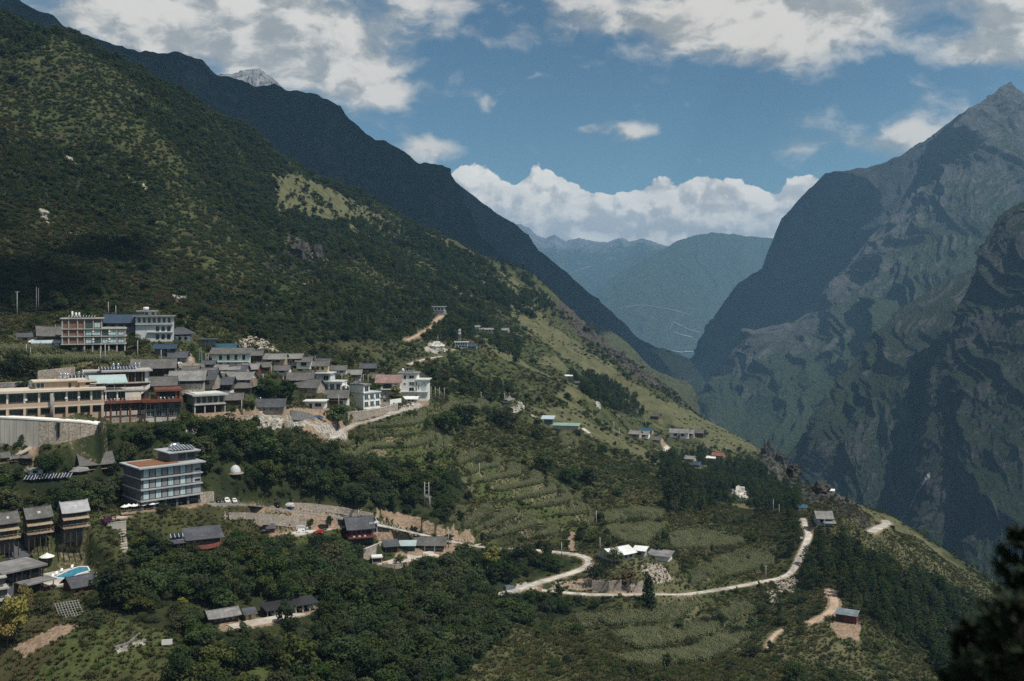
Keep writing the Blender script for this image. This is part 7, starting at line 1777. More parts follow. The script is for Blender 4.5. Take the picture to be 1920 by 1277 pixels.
# ------------------------------------------------------------------ the near ground as one sheet
MEADOW = [[(505,322),(565,330),(640,365),(705,400),(765,440),(748,462),(690,445),(620,415),(560,400),(512,398),(520,360)],
          [(955,560),(1005,582),(1060,628),(1110,668),(1160,700),(1235,748),(1330,788),(1430,834),(1440,852),(1385,846),(1330,838),(1235,782),(1190,745),(1120,705),(1050,665),(1000,630),(965,596)],
          [(1590,925),(1640,958),(1690,980),(1760,1030),(1880,1125),(1850,1125),(1790,1095),(1720,1065),(1650,1040),(1600,1010),(1575,960)]]
GREEN = [[(150,1165),(230,1160),(320,1195),(300,1230),(180,1277),(60,1277)],[(460,1240),(500,1238),(520,1277),(440,1277)],
         [(640,830),(840,810),(860,850),(870,900),(760,880),(640,870)],[(860,860),(930,880),(1100,975),(1090,1000),(1010,975),(900,930)],[(420,1015),(520,1003),(660,1000),(650,1012),(440,1024)],
         [(700,790),(860,750),(910,770),(760,815)]]
SOILP = [[(22,1216),(105,1174),(150,1166),(142,1182),(45,1230)],[(1090,1085),(1200,1090),(1205,1112),(1020,1104)],[(1560,1165),(1615,1165),(1610,1200),(1570,1195)],[(560,966),(640,972),(690,985),(600,984)],
         [(360,772),(640,765),(652,826),(606,824),(560,800),(470,790),(350,792)],[(700,950),(760,965),(900,1010),(880,1020),(760,990)],[(1068,995),(1080,995),(1078,1032),(1066,1032)]]
STONEP = [[(1208,1058),(1240,1056),(1262,1080),(1250,1094),(1215,1092)],[(1370,914),(1400,917),(1408,930),(1380,930)],[(795,648),(820,641),(842,656),(830,662),(800,660)],
          [(425,775),(560,782),(600,800),(480,805)],[(340,800),(372,796),(372,815),(345,815)],[(590,790),(640,800),(650,830),(600,815)],[(650,780),(770,770),(800,758),(770,755),(655,772)],
          [(475,628),(500,640),(520,660),(450,655),(440,642)],[(112,284),(124,287),(152,313),(138,310)],[(74,388),(86,395),(96,415),(82,412)],[(105,426),(150,437),(148,443),(110,433)],[(225,320),(245,330),(292,366),(272,359)],[(350,515),(372,523),(360,530)],[(180,478),(206,485),(190,492)],[(318,552),(352,557),(336,572)],[(484,552),(500,575),(494,581)],[(560,472),(596,470),(600,482),(575,484)],
          [(955,760),(985,762),(980,772),(960,770)],[(1450,1085),(1500,1085),(1490,1110),(1460,1108)],[(1430,1110),(1455,1112),(1450,1135),(1440,1130)],[(950,1100),(990,1090),(1010,1100),(960,1112)],
          [(210,1215),(270,1200),(280,1206),(220,1224)]]
def cover_at(px, py, polys, x, y, soft=6.0):
    jx = px + soft * vnoise(x / 9.0, y / 9.0, 1.1) + 0.5 * soft * vnoise(x / 3.1, y / 3.1, 5.1); jy = py + 0.6 * soft * vnoise(x / 9.0, y / 9.0, 7.7)
    c = np.zeros(np.shape(px), bool)
    for p in polys: c |= in_poly(jx, jy, p)
    return c
def cell_lookup(A, x, y):
    i, j, a, b = _gidx(x / y * F + CX, np.log(y))
    return A[i, j] * (1 - a) * (1 - b) + A[i + 1, j] * a * (1 - b) + A[i, j + 1] * (1 - a) * b + A[i + 1, j + 1] * a * b

# zones in the photograph's frame
WOOD1 = [[(185,812),(300,790),(420,796),(480,806),(560,840),(620,842),(640,880),(760,880),(830,900),(905,890),(910,930),(840,950),(850,1000),(780,985),(700,950),(560,942),(470,938),(378,932),(376,870),(330,830),(240,860),(120,850)],
         [(-60,840),(120,846),(240,862),(240,940),(180,960),(-60,960)],
         [(180,1060),(330,1035),(430,1026),(560,1012),(650,1010),(690,1060),(760,1070),(880,1040),(960,1050),(1060,1046),(1090,1060),(960,1100),(880,1130),(1000,1115),(1180,1122),(1090,1150),(1010,1170),(920,1180),(860,1277),(540,1277),(330,1260),(330,1190),(230,1160),(170,1110)],
         [(300,1040),(700,1040),(900,1130),(950,1200),(820,1320),(300,1320),(330,1200)],
         [(470,705),(560,700),(570,745),(480,750)]]
PINES = [[(1240,860),(1330,850),(1420,880),(1500,930),(1500,980),(1480,1060),(1440,1010),(1400,950),(1300,960),(1240,960)],
         [(1515,995),(1560,1005),(1600,1030),(1660,1062),(1730,1090),(1830,1135),(1940,1200),(1940,1320),(1780,1320),(1740,1230),(1640,1180),(1610,1140),(1520,1100),(1490,1110)],
         [(1060,708),(1100,700),(1160,725),(1210,760),(1205,785),(1150,770),(1100,745)]]
DARKSLOPE = [[(590,430),(700,415),(860,470),(1000,530),(1060,600),(1000,600),(900,560),(930,640),(880,600),(760,520),(640,480)],
             [(640,560),(820,540),(930,640),(980,640),(970,690),(880,640),(700,640),(600,600)],
             [(800,690),(960,720),(960,760),(830,745),(810,720)]]
SPARSE = [[(860,845),(1120,900),(1180,960),(1240,960),(1260,1100),(1100,1000),(1000,1010),(840,1000)],[(640,800),(860,760),(900,860),(760,880),(640,880)],
          [(1000,1160),(1430,1110),(1480,1277),(960,1277)],[(1240,980),(1480,980),(1480,1090),(1240,1110)],[(-40,1150),(330,1150),(330,1277),(-40,1277)],
          [(350,900),(640,940),(900,1000),(900,1030),(640,1005),(430,1030),(330,1010),(350,960)]]
VILLAGE = [[(-60,590),(340,575),(480,640),(620,655),(720,690),(810,700),(820,760),(650,808),(560,792),(340,786),(-60,786)]]
BARE = [[(380,772),(650,768),(652,826),(606,822),(560,800),(470,790)],[(-60,1040),(180,1010),(180,1110),(-60,1100)],[(560,930),(720,975),(900,1012),(880,1035),(700,1050),(640,1000)]]
BROWN = [[(-320,400),(60,370),(200,400),(330,470),(450,560),(470,640),(-320,640)],[(-320,200),(60,230),(120,330),(-320,380)]]
def anyp(px, py, polys):
    c = np.zeros(np.shape(px), bool)
    for p in polys: c |= in_poly(px, py, p)
    return c
def build_ground():
    rows = grow()
    px = (GXW / GY) * F + CX
    md = cover_at(px, rows, MEADOW, GXW, GY, 10.0) * 1.0
    # patches of open grass all over the slope
    patch = sstep(fbm(GXW / 55, GY / 55, 4.4, 4), 0.25, 0.6) * sstep(px, 480, 900)
    md = np.maximum(md, 0.8 * patch)
    gr = cover_at(px, rows, GREEN, GXW, GY, 8.0) * 1.0
    so = cover_at(px, rows, SOILP, GXW, GY, 5.0) * 1.0
    st = cover_at(px, rows, STONEP, GXW, GY, 7.0) * 1.0
    # bare scree scars on the steep wooded slope
    scar = sstep(ridged(GXW / 60 + 3, GY / 110, GZ / 60, 4), 1.25, 1.5) * sstep(900 - px, 0, 400) * sstep(rows, 180, 320) * sstep(640 - rows, 0, 60) * sstep(fbm(GXW / 120, GY / 160, 8.8, 2), 0.0, 0.35)
    st = np.maximum(st, 0.75 * scar)
    for n_, p_ in FIELDS: so = np.maximum(so, 0.35 * in_poly(px, rows, p_))
    so = np.maximum(so, _blur(SOIL, 2)); st = np.maximum(st, STONEA)
    gz, gy = GZ.astype(float), GY
    global COVER
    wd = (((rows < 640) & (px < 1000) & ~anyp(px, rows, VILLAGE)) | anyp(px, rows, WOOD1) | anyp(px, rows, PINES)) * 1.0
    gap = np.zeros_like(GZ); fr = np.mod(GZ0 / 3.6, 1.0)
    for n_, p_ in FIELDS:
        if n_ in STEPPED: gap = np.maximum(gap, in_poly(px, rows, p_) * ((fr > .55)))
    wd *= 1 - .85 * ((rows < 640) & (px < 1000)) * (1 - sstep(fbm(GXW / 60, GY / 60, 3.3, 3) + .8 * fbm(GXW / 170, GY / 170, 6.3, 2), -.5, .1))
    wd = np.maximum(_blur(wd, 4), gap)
    COVER = dict(meadow=md, green=gr, soil=so, stone=st)
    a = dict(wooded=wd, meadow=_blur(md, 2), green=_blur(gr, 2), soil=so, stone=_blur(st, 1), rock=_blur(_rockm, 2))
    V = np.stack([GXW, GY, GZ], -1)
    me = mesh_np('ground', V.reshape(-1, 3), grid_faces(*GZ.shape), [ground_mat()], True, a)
    tag(link('ground', me), kind='structure')
build_ground()
# ------------------------------------------------------------------ plants
def leaf_mat(name, dark, lite, trans=0.25):
    m = bpy.data.materials.new(name); m.use_nodes = True
    t = NT(m.node_tree); m.node_tree.nodes.clear()
    o = t.n('ShaderNodeOutputMaterial')
    oi = t.n('ShaderNodeObjectInfo'); r = oi.outputs['Random']
    geo = t.n('ShaderNodeNewGeometry')
    isl = geo.outputs['Random Per Island']
    f = t.m('ADD', t.m('MULTIPLY', r, 0.72), t.m('MULTIPLY', isl, 0.28))
    c = t.mix(f, dark, lite)
    hs = t.n('ShaderNodeHueSaturation'); t.l(c, hs.inputs['Color'])
    t.l(t.ss(t.m('FRACT', t.m('MULTIPLY', r, 7.31)), 0.0, 1.0, 0.47, 0.53), hs.inputs['Hue'])
    t.l(t.ss(t.m('FRACT', t.m('MULTIPLY', r, 3.77)), 0.0, 1.0, 0.75, 1.05), hs.inputs['Saturation'])
    d = t.n('ShaderNodeBsdfDiffuse'); t.l(hs.outputs[0], d.inputs[0])
    tr = t.n('ShaderNodeBsdfTranslucent'); t.l(hs.outputs[0], tr.inputs[0])
    mx = t.n('ShaderNodeMixShader'); mx.inputs[0].default_value = trans
    t.l(d.outputs[0], mx.inputs[1]); t.l(tr.outputs[0], mx.inputs[2]); t.l(mx.outputs[0], o.inputs[0])
    MATS[name] = m
    return m
L_DARK = leaf_mat('leaf_dark', (0.019, 0.032, 0.014), (0.068, 0.092, 0.034))
L_MID = leaf_mat('leaf_mid', (0.034, 0.055, 0.017), (0.088, 0.114, 0.036))
L_OLIVE = leaf_mat('leaf_olive', (0.036, 0.044, 0.016), (0.100, 0.104, 0.038))
L_PINE = leaf_mat('needle', (0.020, 0.037, 0.016), (0.066, 0.095, 0.032))
L_YEL = leaf_mat('leaf_yellow', (0.15, 0.15, 0.022), (0.26, 0.22, 0.035))
L_DRY = leaf_mat('leaf_dry', (0.050, 0.036, 0.022), (0.115, 0.080, 0.048))
L_PURP = leaf_mat('blossom_purple', (0.060, 0.018, 0.060), (0.12, 0.035, 0.11))
L_GRASS = leaf_mat('grass_blade', (0.055, 0.058, 0.020), (0.150, 0.130, 0.055))
L_CORN = leaf_mat('maize_leaf', (0.125, 0.155, 0.072), (0.220, 0.240, 0.120), 0.3)
L_TASS = leaf_mat('maize_tassel', (0.22, 0.19, 0.11), (0.34, 0.29, 0.17), 0.2)
BARK = mat('bark', (0.105, 0.085, 0.065), 0.95, 0.3, 3.0)
def cards(cent, size, nrm, r, asp=0.6):
    """leaf-sprays: one kinked quad each"""
    n = len(cent)
    a = r.normal(size=(n, 3)); a -= (a * nrm).sum(1, keepdims=True) * nrm; a /= np.linalg.norm(a, axis=1, keepdims=True) + 1e-9
    b = np.cross(nrm, a)
    s = size[:, None]
    v = np.stack([cent - a * s, cent + b * s * asp - nrm * s * .12, cent + a * s, cent - b * s * asp - nrm * s * .12], 1)
    return v.reshape(-1, 3), np.arange(4 * n).reshape(-1, 4)
def crown_mesh(name, kind, seed, m, ncards):
    r = np.random.default_rng(seed)
    if kind == 'broad':
        nb = int(r.integers(12, 22)); zlo, zhi, rm, fl = [(.34, .88, .27, .9), (.46, .86, .36, 1.1), (.28, .92, .20, .8), (.40, .84, .31, 1.2)][seed // 13 % 4]
        th = r.uniform(0, 6.28, nb); rad = np.sqrt(r.uniform(0, 1, nb)) * rm; zz = r.uniform(zlo, zhi, nb) - .18 * (rad / rm) ** 2 * fl
        zz = np.clip(zz, .22, .9); cx, cy = rad * np.cos(th) * r.uniform(.8, 1.3), rad * np.sin(th)
        br = np.exp(r.normal(size=nb) * .35) * .13; br = np.clip(br, .06, .22)
    elif kind == 'shrub':
        nb = 9
        th = r.uniform(0, 6.28, nb); rad = np.sqrt(r.uniform(0, 1, nb)) * .45; zz = r.uniform(.18, .66, nb); cx, cy = rad * np.cos(th), rad * np.sin(th); br = r.uniform(.20, .34, nb)
    elif kind == 'pine':
        nb = 24
        zz = np.linspace(.34, .97, nb) + r.uniform(-.02, .02, nb); th = np.arange(nb) * 2.4 + r.uniform(-.5, .5, nb)
        rad = (.30 * (1.03 - zz) ** .62 + .02) * r.uniform(.45, 1.15, nb); cx, cy = rad * np.cos(th), rad * np.sin(th); br = r.uniform(.055, .105, nb) * (1.25 - .5 * zz)
    else:   # column conifer
        nb = 22
        zz = np.linspace(.08, .95, nb); th = np.arange(nb) * 2.4; rad = .13 * (1.05 - zz) ** .7 * r.uniform(.3, 1, nb); cx, cy = rad * np.cos(th), rad * np.sin(th); br = .11 * (1.12 - zz) ** .6 + .02
    k = r.choice(nb, ncards, p=br ** 2 / (br ** 2).sum())
    d = r.normal(size=(ncards, 3)); d /= np.linalg.norm(d, axis=1, keepdims=True)
    rr = br[k] * (0.62 + 0.42 * r.uniform(0, 1, ncards) ** .5)
    sq = .62 if kind == 'pine' else .82
    c = np.stack([cx[k], cy[k], zz[k]], 1) + d * rr[:, None] * (1, 1, sq)
    nr = d + r.normal(size=(ncards, 3)) * .55 + (0, 0, .35); nr /= np.linalg.norm(nr, axis=1, keepdims=True)
    sz = {'broad': .040, 'shrub': .075, 'pine': .034, 'column': .034}[kind] * r.uniform(.6, 1.35, ncards)
    v, f = cards(c, sz, nr, r, .62 if kind != 'pine' else .42)
    return mesh_np(name, v, f, [m]), (cx, cy, zz)
def trunk_mesh(name, blobs, seed, base=.030, nl=5, top=.62):
    r = np.random.default_rng(seed); vs, fs = [], []
    def tube(p, q, r0, r1, n=6):
        p, q = np.array(p), np.array(q); d = q - p; d /= np.linalg.norm(d); a = np.cross(d, (.3, .9, .1)); a /= np.linalg.norm(a); b = np.cross(d, a); k = len(vs)
        for c, rad in ((p, r0), (q, r1)):
            for i in range(n):
                t = 2 * math.pi * i / n; vs.append(tuple(c + rad * (math.cos(t) * a + math.sin(t) * b)))
        for i in range(n): fs.append((k + i, k + (i + 1) % n, k + n + (i + 1) % n, k + n + i))
    m1 = (r.uniform(-.02, .02), r.uniform(-.02, .02), .28); m2 = (r.uniform(-.03, .03), r.uniform(-.03, .03), top)
    tube((0, 0, -.08), m1, base, base * .75); tube(m1, m2, base * .75, base * .35)
    cx, cy, zz = blobs; ids = r.choice(len(cx), min(nl, len(cx)), replace=False)
    for i in ids:
        z0 = max(.2, min(top, zz[i] - .14)); tube((m1[0] * .5, m1[1] * .5, z0), (cx[i] * .85, cy[i] * .85, zz[i]), base * .40, base * .12, 5)
    return poly_mesh(name, vs, fs, BARK)
PROTO = {}
def proto(kind, mats_, nvar, ncards):
    for mk, m in mats_.items():
        out = []
        for k in range(nvar):
            cm, bl = crown_mesh('crown', kind, 100 + 13 * k + sum(map(ord, mk + kind)), m, ncards)
            tm = trunk_mesh('trunk', bl, 40 + k, {'broad': .030, 'pine': .020, 'shrub': .016, 'column': .018}[kind], {'broad': 6, 'pine': 10, 'shrub': 4, 'column': 3}[kind], {'broad': .62, 'pine': .95, 'shrub': .4, 'column': .85}[kind])
            out.append((cm, tm))
        PROTO[kind, mk] = out
proto('broad', dict(dark=L_DARK, mid=L_MID, olive=L_OLIVE, yellow=L_YEL), 4, 1150)
proto('pine', dict(pine=L_PINE), 4, 900)
proto('shrub', dict(dark=L_DARK, mid=L_MID, olive=L_OLIVE, dry=L_DRY, yellow=L_YEL, purple=L_PURP), 2, 330)
proto('column', dict(dark=L_PINE), 1, 900)
def joined(cm, tm):
    """crown and trunk as one repeatable mesh"""
    bm = bmesh.new(); bm.from_mesh(tm); nt = len(bm.faces); bm.from_mesh(cm)
    bm.faces.ensure_lookup_table()
    for i, f in enumerate(bm.faces): f.material_index = 0 if i < nt else 1
    me = bpy.data.meshes.new('tree'); bm.to_mesh(me); bm.free(); me.materials.append(tm.materials[0]); me.materials.append(cm.materials[0])
    return me

RUNMIN = np.minimum.accumulate(grow(), axis=1)
def visible(px, s, rowtop, margin=4):
    i, j, a, b = _gidx(px, s)
    rm = RUNMIN[i, np.clip(j - 1, 0, None)]
    return rowtop < rm + margin
def sample(n, y0, y1, px0=-300, px1=2250, r=rng):
    px = r.uniform(px0, px1, n); Y = np.sqrt(r.uniform(y0 ** 2, y1 ** 2, n)); s = np.log(Y)
    x = (px - CX) / F * Y; z = ground(x, Y)
    return px, HY - F * z / Y, x, Y, z, (px1 - px0) / F * (y1 ** 2 - y0 ** 2) / 2 / n
def steep(x, y):
    """true area per plan area of the slope"""
    gx = (ground(x + 2, y) - ground(x - 2, y)) / 4; gy = (ground(x, y + 2) - ground(x, y - 2)) / 4
    return np.clip(np.sqrt(1 + gx ** 2 + gy ** 2), 1, 4)
def keep_clear(px, row, Y, h, wid, r, leak=0.05):
    """False where a plant would hide something built behind it"""
    ok = np.ones(len(px), bool)
    top = row - h * F / Y; hw = wid / 2 * F / Y
    for (x0, x1, y0, y1, YY) in KEEP:
        lim = y1 - 0.22 * (y1 - y0)
        bad = (Y < YY + 1.5) & (px + hw * .8 > x0) & (px - hw * .8 < x1) & (top < lim) & (row > y0)
        ok &= ~bad | (r.uniform(size=len(px)) < leak * .4)
    for c in ROADS.values():
        rp = np.stack([c[:, 0] / c[:, 1] * F + CX, HY - F * c[:, 2] / c[:, 1], c[:, 1]], 1)[::2]
        for a, b_, YY in rp:
            bad = (Y < YY - 1) & (np.abs(px - a) < hw * .8) & (top < b_) & (row > b_)
            ok &= ~bad | (r.uniform(size=len(px)) < .72)
    return ok
LIST = []        # (kind, tone, variant, x, y, z, height, width factor, rot)
def plant_all():
    r = np.random.default_rng(99)
    # ---- trees
    px, row, x, Y, z, cell = sample(520000, 225, 1880, r=r)
    wood, pine, dsl, spa, vil, bare = (anyp(px, row, q) for q in (WOOD1, PINES, DARKSLOPE, SPARSE, VILLAGE, BARE))
    md = cell_lookup(COVER['meadow'], x, Y); st = cell_lookup(COVER['stone'], x, Y); so = cell_lookup(COVER['soil'], x, Y); bl = cell_lookup(ROADCELL, x, Y)
    patch = fbm(x / 60, Y / 60, 3.3, 3); patch2 = fbm(x / 170, Y / 170, 6.3, 2)
    upper = (row < 640) & (px < 1000) & ~vil
    dens = np.full(len(px), 1 / 260.)
    dens = np.where(upper, 1 / 17. * sstep(patch + .8 * patch2, -.45, .40), dens)
    right = (px > 900) & ~pine
    dens = np.where(right & (Y > 560), 1 / 150. * sstep(patch, -.2, .5), dens)
    dens = np.where(md > .5, dens * .10, dens)
    dens = np.where(dsl, 1 / 44. * sstep(patch, -.6, .3), dens)
    dens = np.where(wood, 1 / 17., dens)
    dens = np.where(pine, 1 / 30. * sstep(patch, -.9, .1), dens)
    dens = np.where(spa, 1 / 420., dens)
    dens = np.where(vil, 1 / 260., dens); dens = np.where(bare, 1 / 900., dens)
    dens = np.where((st > .4) | (so > .6), dens * .08, dens)
    fld = np.zeros(len(px), bool)
    for _, p in FIELDS: fld |= in_poly(px, row, p)
    dens = np.where(fld, 1 / 2500., dens)
    # beyond the frame, woods on the left, scattered growth on the right
    dens = np.where((px < -60) | (row > 1330), 1 / 60., dens)
    dens = np.where((px > 1960), 1 / 90., dens)
    dens = dens * steep(x, Y) ** 1.4
    ok = (r.uniform(size=len(px)) < dens * cell) & (bl < .3)
    lg = np.exp(r.normal(size=len(px)) * .33)
    h = np.where(wood, np.clip(6.0 * lg, 2.8, 12.5), np.clip(4.1 * lg, 2.0, 9.0))
    h = np.where(pine, r.uniform(5.5, 10.5, len(px)), h); h = np.where(spa | vil, r.uniform(2.8, 6.5, len(px)), h)
    h = np.where(dsl, r.uniform(5, 9.5, len(px)), h)
    h = np.where(upper & (Y > 900), h * 1.25, h)
    ok &= visible(px, np.log(Y), row - h * F / Y) | (row > 1277)
    isp = pine | (dsl & (r.uniform(size=len(px)) < .6)) | (upper & (r.uniform(size=len(px)) < .42)) | ((px > 1240) & (Y > 420) & (r.uniform(size=len(px)) < .7))
    brown = anyp(px + 14 * patch, row, BROWN)
    idx = np.where(ok)[0]
    k = keep_clear(px[idx], row[idx], Y[idx], h[idx], h[idx] * .8, r)
    idx = idx[k]
    for i in idx:
        if isp[i]: LIST.append(('pine', 'pine', int(r.integers(4)), x[i], Y[i], z[i], h[i], r.uniform(.85, 1.25), r.uniform(0, 6.28)))
        else:
            u = r.uniform() - .25 * patch[i] - .30 * patch2[i]
            if wood[i]: tone = 'dark' if u < .62 else ('mid' if u < .9 else 'olive')
            elif upper[i]: tone = ('dark' if u < .35 else 'olive' if u < .8 else 'olive') if brown[i] and r.uniform() < .75 else ('dark' if u < .5 else 'mid' if u < .86 else 'olive')
            else: tone = 'dark' if u < .5 else ('mid' if u < .85 else 'olive')
            if wood[i] and r.uniform() < .008: tone = 'yellow'
            LIST.append(('broad', tone, int(r.integers(4)), x[i], Y[i], z[i], h[i], r.uniform(.95, 1.45), r.uniform(0, 6.28)))
    # ---- shrubs
    px, row, x, Y, z, cell = sample(620000, 225, 1500, r=r)
    wood, pine, vil, bare = (anyp(px, row, q) for q in (WOOD1, PINES, VILLAGE, BARE))
    md = cell_lookup(COVER['meadow'], x, Y); st = cell_lookup(COVER['stone'], x, Y); so = cell_lookup(COVER['soil'], x, Y); gr = cell_lookup(COVER['green'], x, Y); bl = cell_lookup(ROADCELL, x, Y)
    patch = fbm(x / 40, Y / 40, 9.3, 3)
    dens = 1 / 13. * sstep(patch, -.7, .4)
    upper = (row < 640) & (px < 1000) & ~vil
    dens = np.where(upper, 1 / 8., dens)
    dens = np.where(md > .5, 1 / 70. * sstep(patch, -.4, .5), dens); dens = np.where(gr > .5, 1 / 30., dens)
    dens = np.where(wood, 1 / 14., dens); dens = np.where(vil, 1 / 30., dens); dens = np.where(bare, 1 / 60., dens)
    dens = np.where((st > .4) | (so > .6), dens * .12, dens)
    fld = np.zeros(len(px), bool)
    for _, p in FIELDS: fld |= in_poly(px, row, p)
    dens = np.where(fld, 0, dens)
    dens = dens * np.where(Y > 900, .7, 1.0) * steep(x, Y)
    ok = (r.uniform(size=len(px)) < dens * cell) & (bl < .3)
    h = r.uniform(.6, 2.4, len(px)) ** 1.0; h = np.where(upper, h * 1.35, h)
    ok &= visible(px, np.log(Y), row - h * F / Y) | (row > 1277)
    brown = anyp(px + 14 * patch, row, BROWN)
    idx = np.where(ok)[0]
    idx = idx[keep_clear(px[idx], row[idx], Y[idx], h[idx], h[idx] * 1.2, r, .2)]
    for i in idx:
        u = r.uniform() - .2 * patch[i]
        tone = ('dark' if u < .38 else 'mid' if u < .70 else 'olive' if u < .93 else 'dry')
        if upper[i]: tone = ('dry' if u < .22 else 'olive' if u < .75 else 'dark') if brown[i] else ('mid' if u < .35 else 'dark' if u < .8 else 'olive')
        LIST.append(('shrub', tone, int(r.integers(2)), x[i], Y[i], z[i], h[i], r.uniform(.95, 1.5), r.uniform(0, 6.28)))
plant_all()
# single plants the photograph shows by themselves: (kind, tone, column, row of the foot, pixel height, width factor, label)
SINGLE = [
 ('broad','dark',833,812,46,1.5,'round dark tree standing alone under the maize rise'),('broad','dark',36,704,48,1.9,'broad dark bush above the rubble terrace wall'),('broad','dark',46,738,34,1.2,'dark shrub tree against the rubble terrace wall'),
 ('broad','dark',505,752,44,1.5,'dark tree at the left of the village courtyard clump'),('broad','mid',492,740,40,1.3,'lighter tree in the village courtyard clump'),('broad','dark',535,752,44,1.4,'dark tree at the right of the village courtyard clump'),
 ('broad','mid',634,806,50,1.4,'bushy light green tree right of the building yard rubble'),('broad','yellow',742,748,28,1.2,'yellow-flowered tree between the barn and the tall white hotel'),('broad','mid',706,740,22,2.0,'green hedge tree under the faded red roof'),
 ('column','dark',1216,1140,66,1.3,'dark columnar conifer in front of the lower road'),('broad','dark',1118,1094,40,1.2,'dark oval tree above the lower road cutting'),('shrub','dry',1163,1094,26,2.2,'wide purplish-brown bush above the pale cutting'),
 ('broad','dark',1234,1040,26,1.8,'round dark tree behind the low white shed'),('broad','dark',1152,1054,30,1.4,'dark tree at the end of the long white-roofed shed'),('broad','yellow',928,1082,62,1.1,'tall yellow-green tree between the two roads'),
 ('broad','dark',1018,888,46,1.3,'dark tree with bare trunk in the maize slope'),('broad','dark',1070,908,36,1.3,'left dark tree of the pair over the brown slope'),('broad','dark',1102,908,36,1.6,'right dark tree of the pair over the brown slope'),('pine','pine',1100,944,26,1.4,'small conifer alone on the brown slope'),
 ('broad','dark',772,998,14,1.1,'first trimmed shrub on the roadside above the workshop'),('broad','dark',778,1000,15,1.0,'second trimmed shrub on the roadside above the workshop'),('broad','dark',790,1004,13,1.2,'third trimmed shrub on the roadside above the workshop'),('broad','dark',813,1010,12,1.1,'fourth trimmed shrub on the roadside above the workshop'),('broad','dark',841,1016,17,1.5,'trimmed double shrub behind the workshop end'),
 ('broad','mid',582,986,18,1.2,'small tree behind the silver minivan'),('broad','mid',619,984,18,1.1,'small tree behind the black van'),('broad','yellow',635,1000,12,.9,'yellow sapling on the car park edge'),
 ('shrub','purple',196,986,24,1.2,'purple bougainvillea by the garden stairs'),('shrub','purple',116,994,20,1.3,'purple shrub between the two right-hand lodges'),('shrub','purple',50,1010,18,1.2,'purple shrub between the left-hand lodges'),
 ('broad','yellow',30,1200,104,.75,'tall yellow-green bamboo thicket at the left edge'),('broad','yellow',14,1216,60,1.0,'lower yellow bamboo clump at the left edge'),('broad','yellow',50,1150,60,.7,'slim yellow-green bamboo beside the concrete terraces'),('shrub','dark',168,1170,30,1.6,'blue-green round bush on the lower left meadow'),
 ('broad','dark',1012,1030,20,1.2,'dark tree left of the red earth gully'),('broad','dark',1086,1012,18,1.3,'dark tree right of the red earth gully'),('broad','dark',1242,1010,22,1.3,'dark tree above the flat grey shed roof'),('broad','dark',1010,822,28,1.5,'dark tree left of the grey workshop'),('broad','dark',945,800,40,1.7,'dark thicket tree below the pavilion knoll'),('broad','dark',875,790,36,1.8,'dark hedge tree along the maize rise'),
 ('pine','pine',1270,962,78,1.2,'tall dark pine over the maize shelf'),('broad','dark',1350,1170,26,1.3,'round dark tree between the lower maize strips'),('broad','dark',1292,1215,24,1.1,'small round tree beside the lowest maize strip'),('pine','pine',1408,1190,34,1.2,'lone pine with bare trunk beside the lower maize'),
 ('broad','dark',380,688,18,1.2,'dark tree beside the teal mast'),('pine','pine',362,664,20,1.4,'small pine above the pale lane'),('broad','dark',252,655,32,1.3,'dark tree between the brick and the grey guesthouses'),('broad','dark',228,650,24,1.2,'dark shrub against the brick guesthouse end'),
 ('pine','pine',240,875,30,1.1,'little conifer behind the slate-grey hotel corner'),('broad','dark',306,962,22,1.2,'shrub in front of the slate-grey hotel entrance'),('pine','pine',40,838,24,1.1,'small conifer at the foot of the retaining wall'),
]
def single(kind, tone, px, py, hpx, wf, lab, var=0):
    p = spot(px, py); h = hpx * p[1] / F
    return (kind, tone, var, p[0], p[1], p[2], h, wf, px * .7)
LAND = [(620,700,'the village'),(90,770,'the orange hotel'),(310,890,'the slate-grey hotel'),(440,885,'the bubble dome'),(685,1000,'the red chalet'),(805,1020,'the workshop yard'),(380,1010,'the slate bungalow'),(540,1150,'the forest sheds'),(1080,1060,'the hairpin bend'),(1190,1035,'the white farm sheds'),(1590,1160,'the dark red hut'),(1545,975,'the roadside house'),(1050,795,'the grey workshop'),(950,750,'the pointed pavilion'),(135,1075,'the swimming pool'),(80,985,'the timber lodges'),(1000,920,'the big maize slope'),(1280,1150,'the lower maize strips'),(1385,925,'the white limestone outcrop'),(1215,815,'the farm hamlet'),(860,650,'the telephone mast'),(180,1200,'the lower left meadow'),(200,620,'the brick guesthouse'),(1650,985,'the far grassy spur'),(1700,1100,'the pine slope edge'),(1640,1230,'the lower right meadow'),(1790,1190,'the blurred firs'),(1530,1060,'the steep road'),(1460,1190,'the curving footpath'),(240,1010,'the garden stairs'),(640,830,'the building yard'),(770,755,'the tall white hotel'),(60,910,'the solar racks'),(180,870,'the two-storey timber house'),(60,820,'the retaining wall'),(700,1200,'the bottom edge middle'),(400,1240,'the bottom edge left'),(900,1110,'the half-hidden truck'),(800,930,'the transformer frame')]
def where(px, py):
    d = [((px - a) ** 2 + 2.2 * (py - b) ** 2, a, b, n) for a, b, n in LAND]; d, a, b, n = min(d)
    if d < 28 ** 2: rel = 'beside'
    elif abs(py - b) * 1.3 > abs(px - a): rel = 'above' if py < b else 'below'
    else: rel = 'left of' if px < a else 'right of'
    return rel + ' ' + n
TONEW = {'dark': 'dark green', 'mid': 'bright green', 'olive': 'olive green', 'yellow': 'yellow-green', 'pine': 'green', 'dry': 'brownish', 'purple': 'purple'}
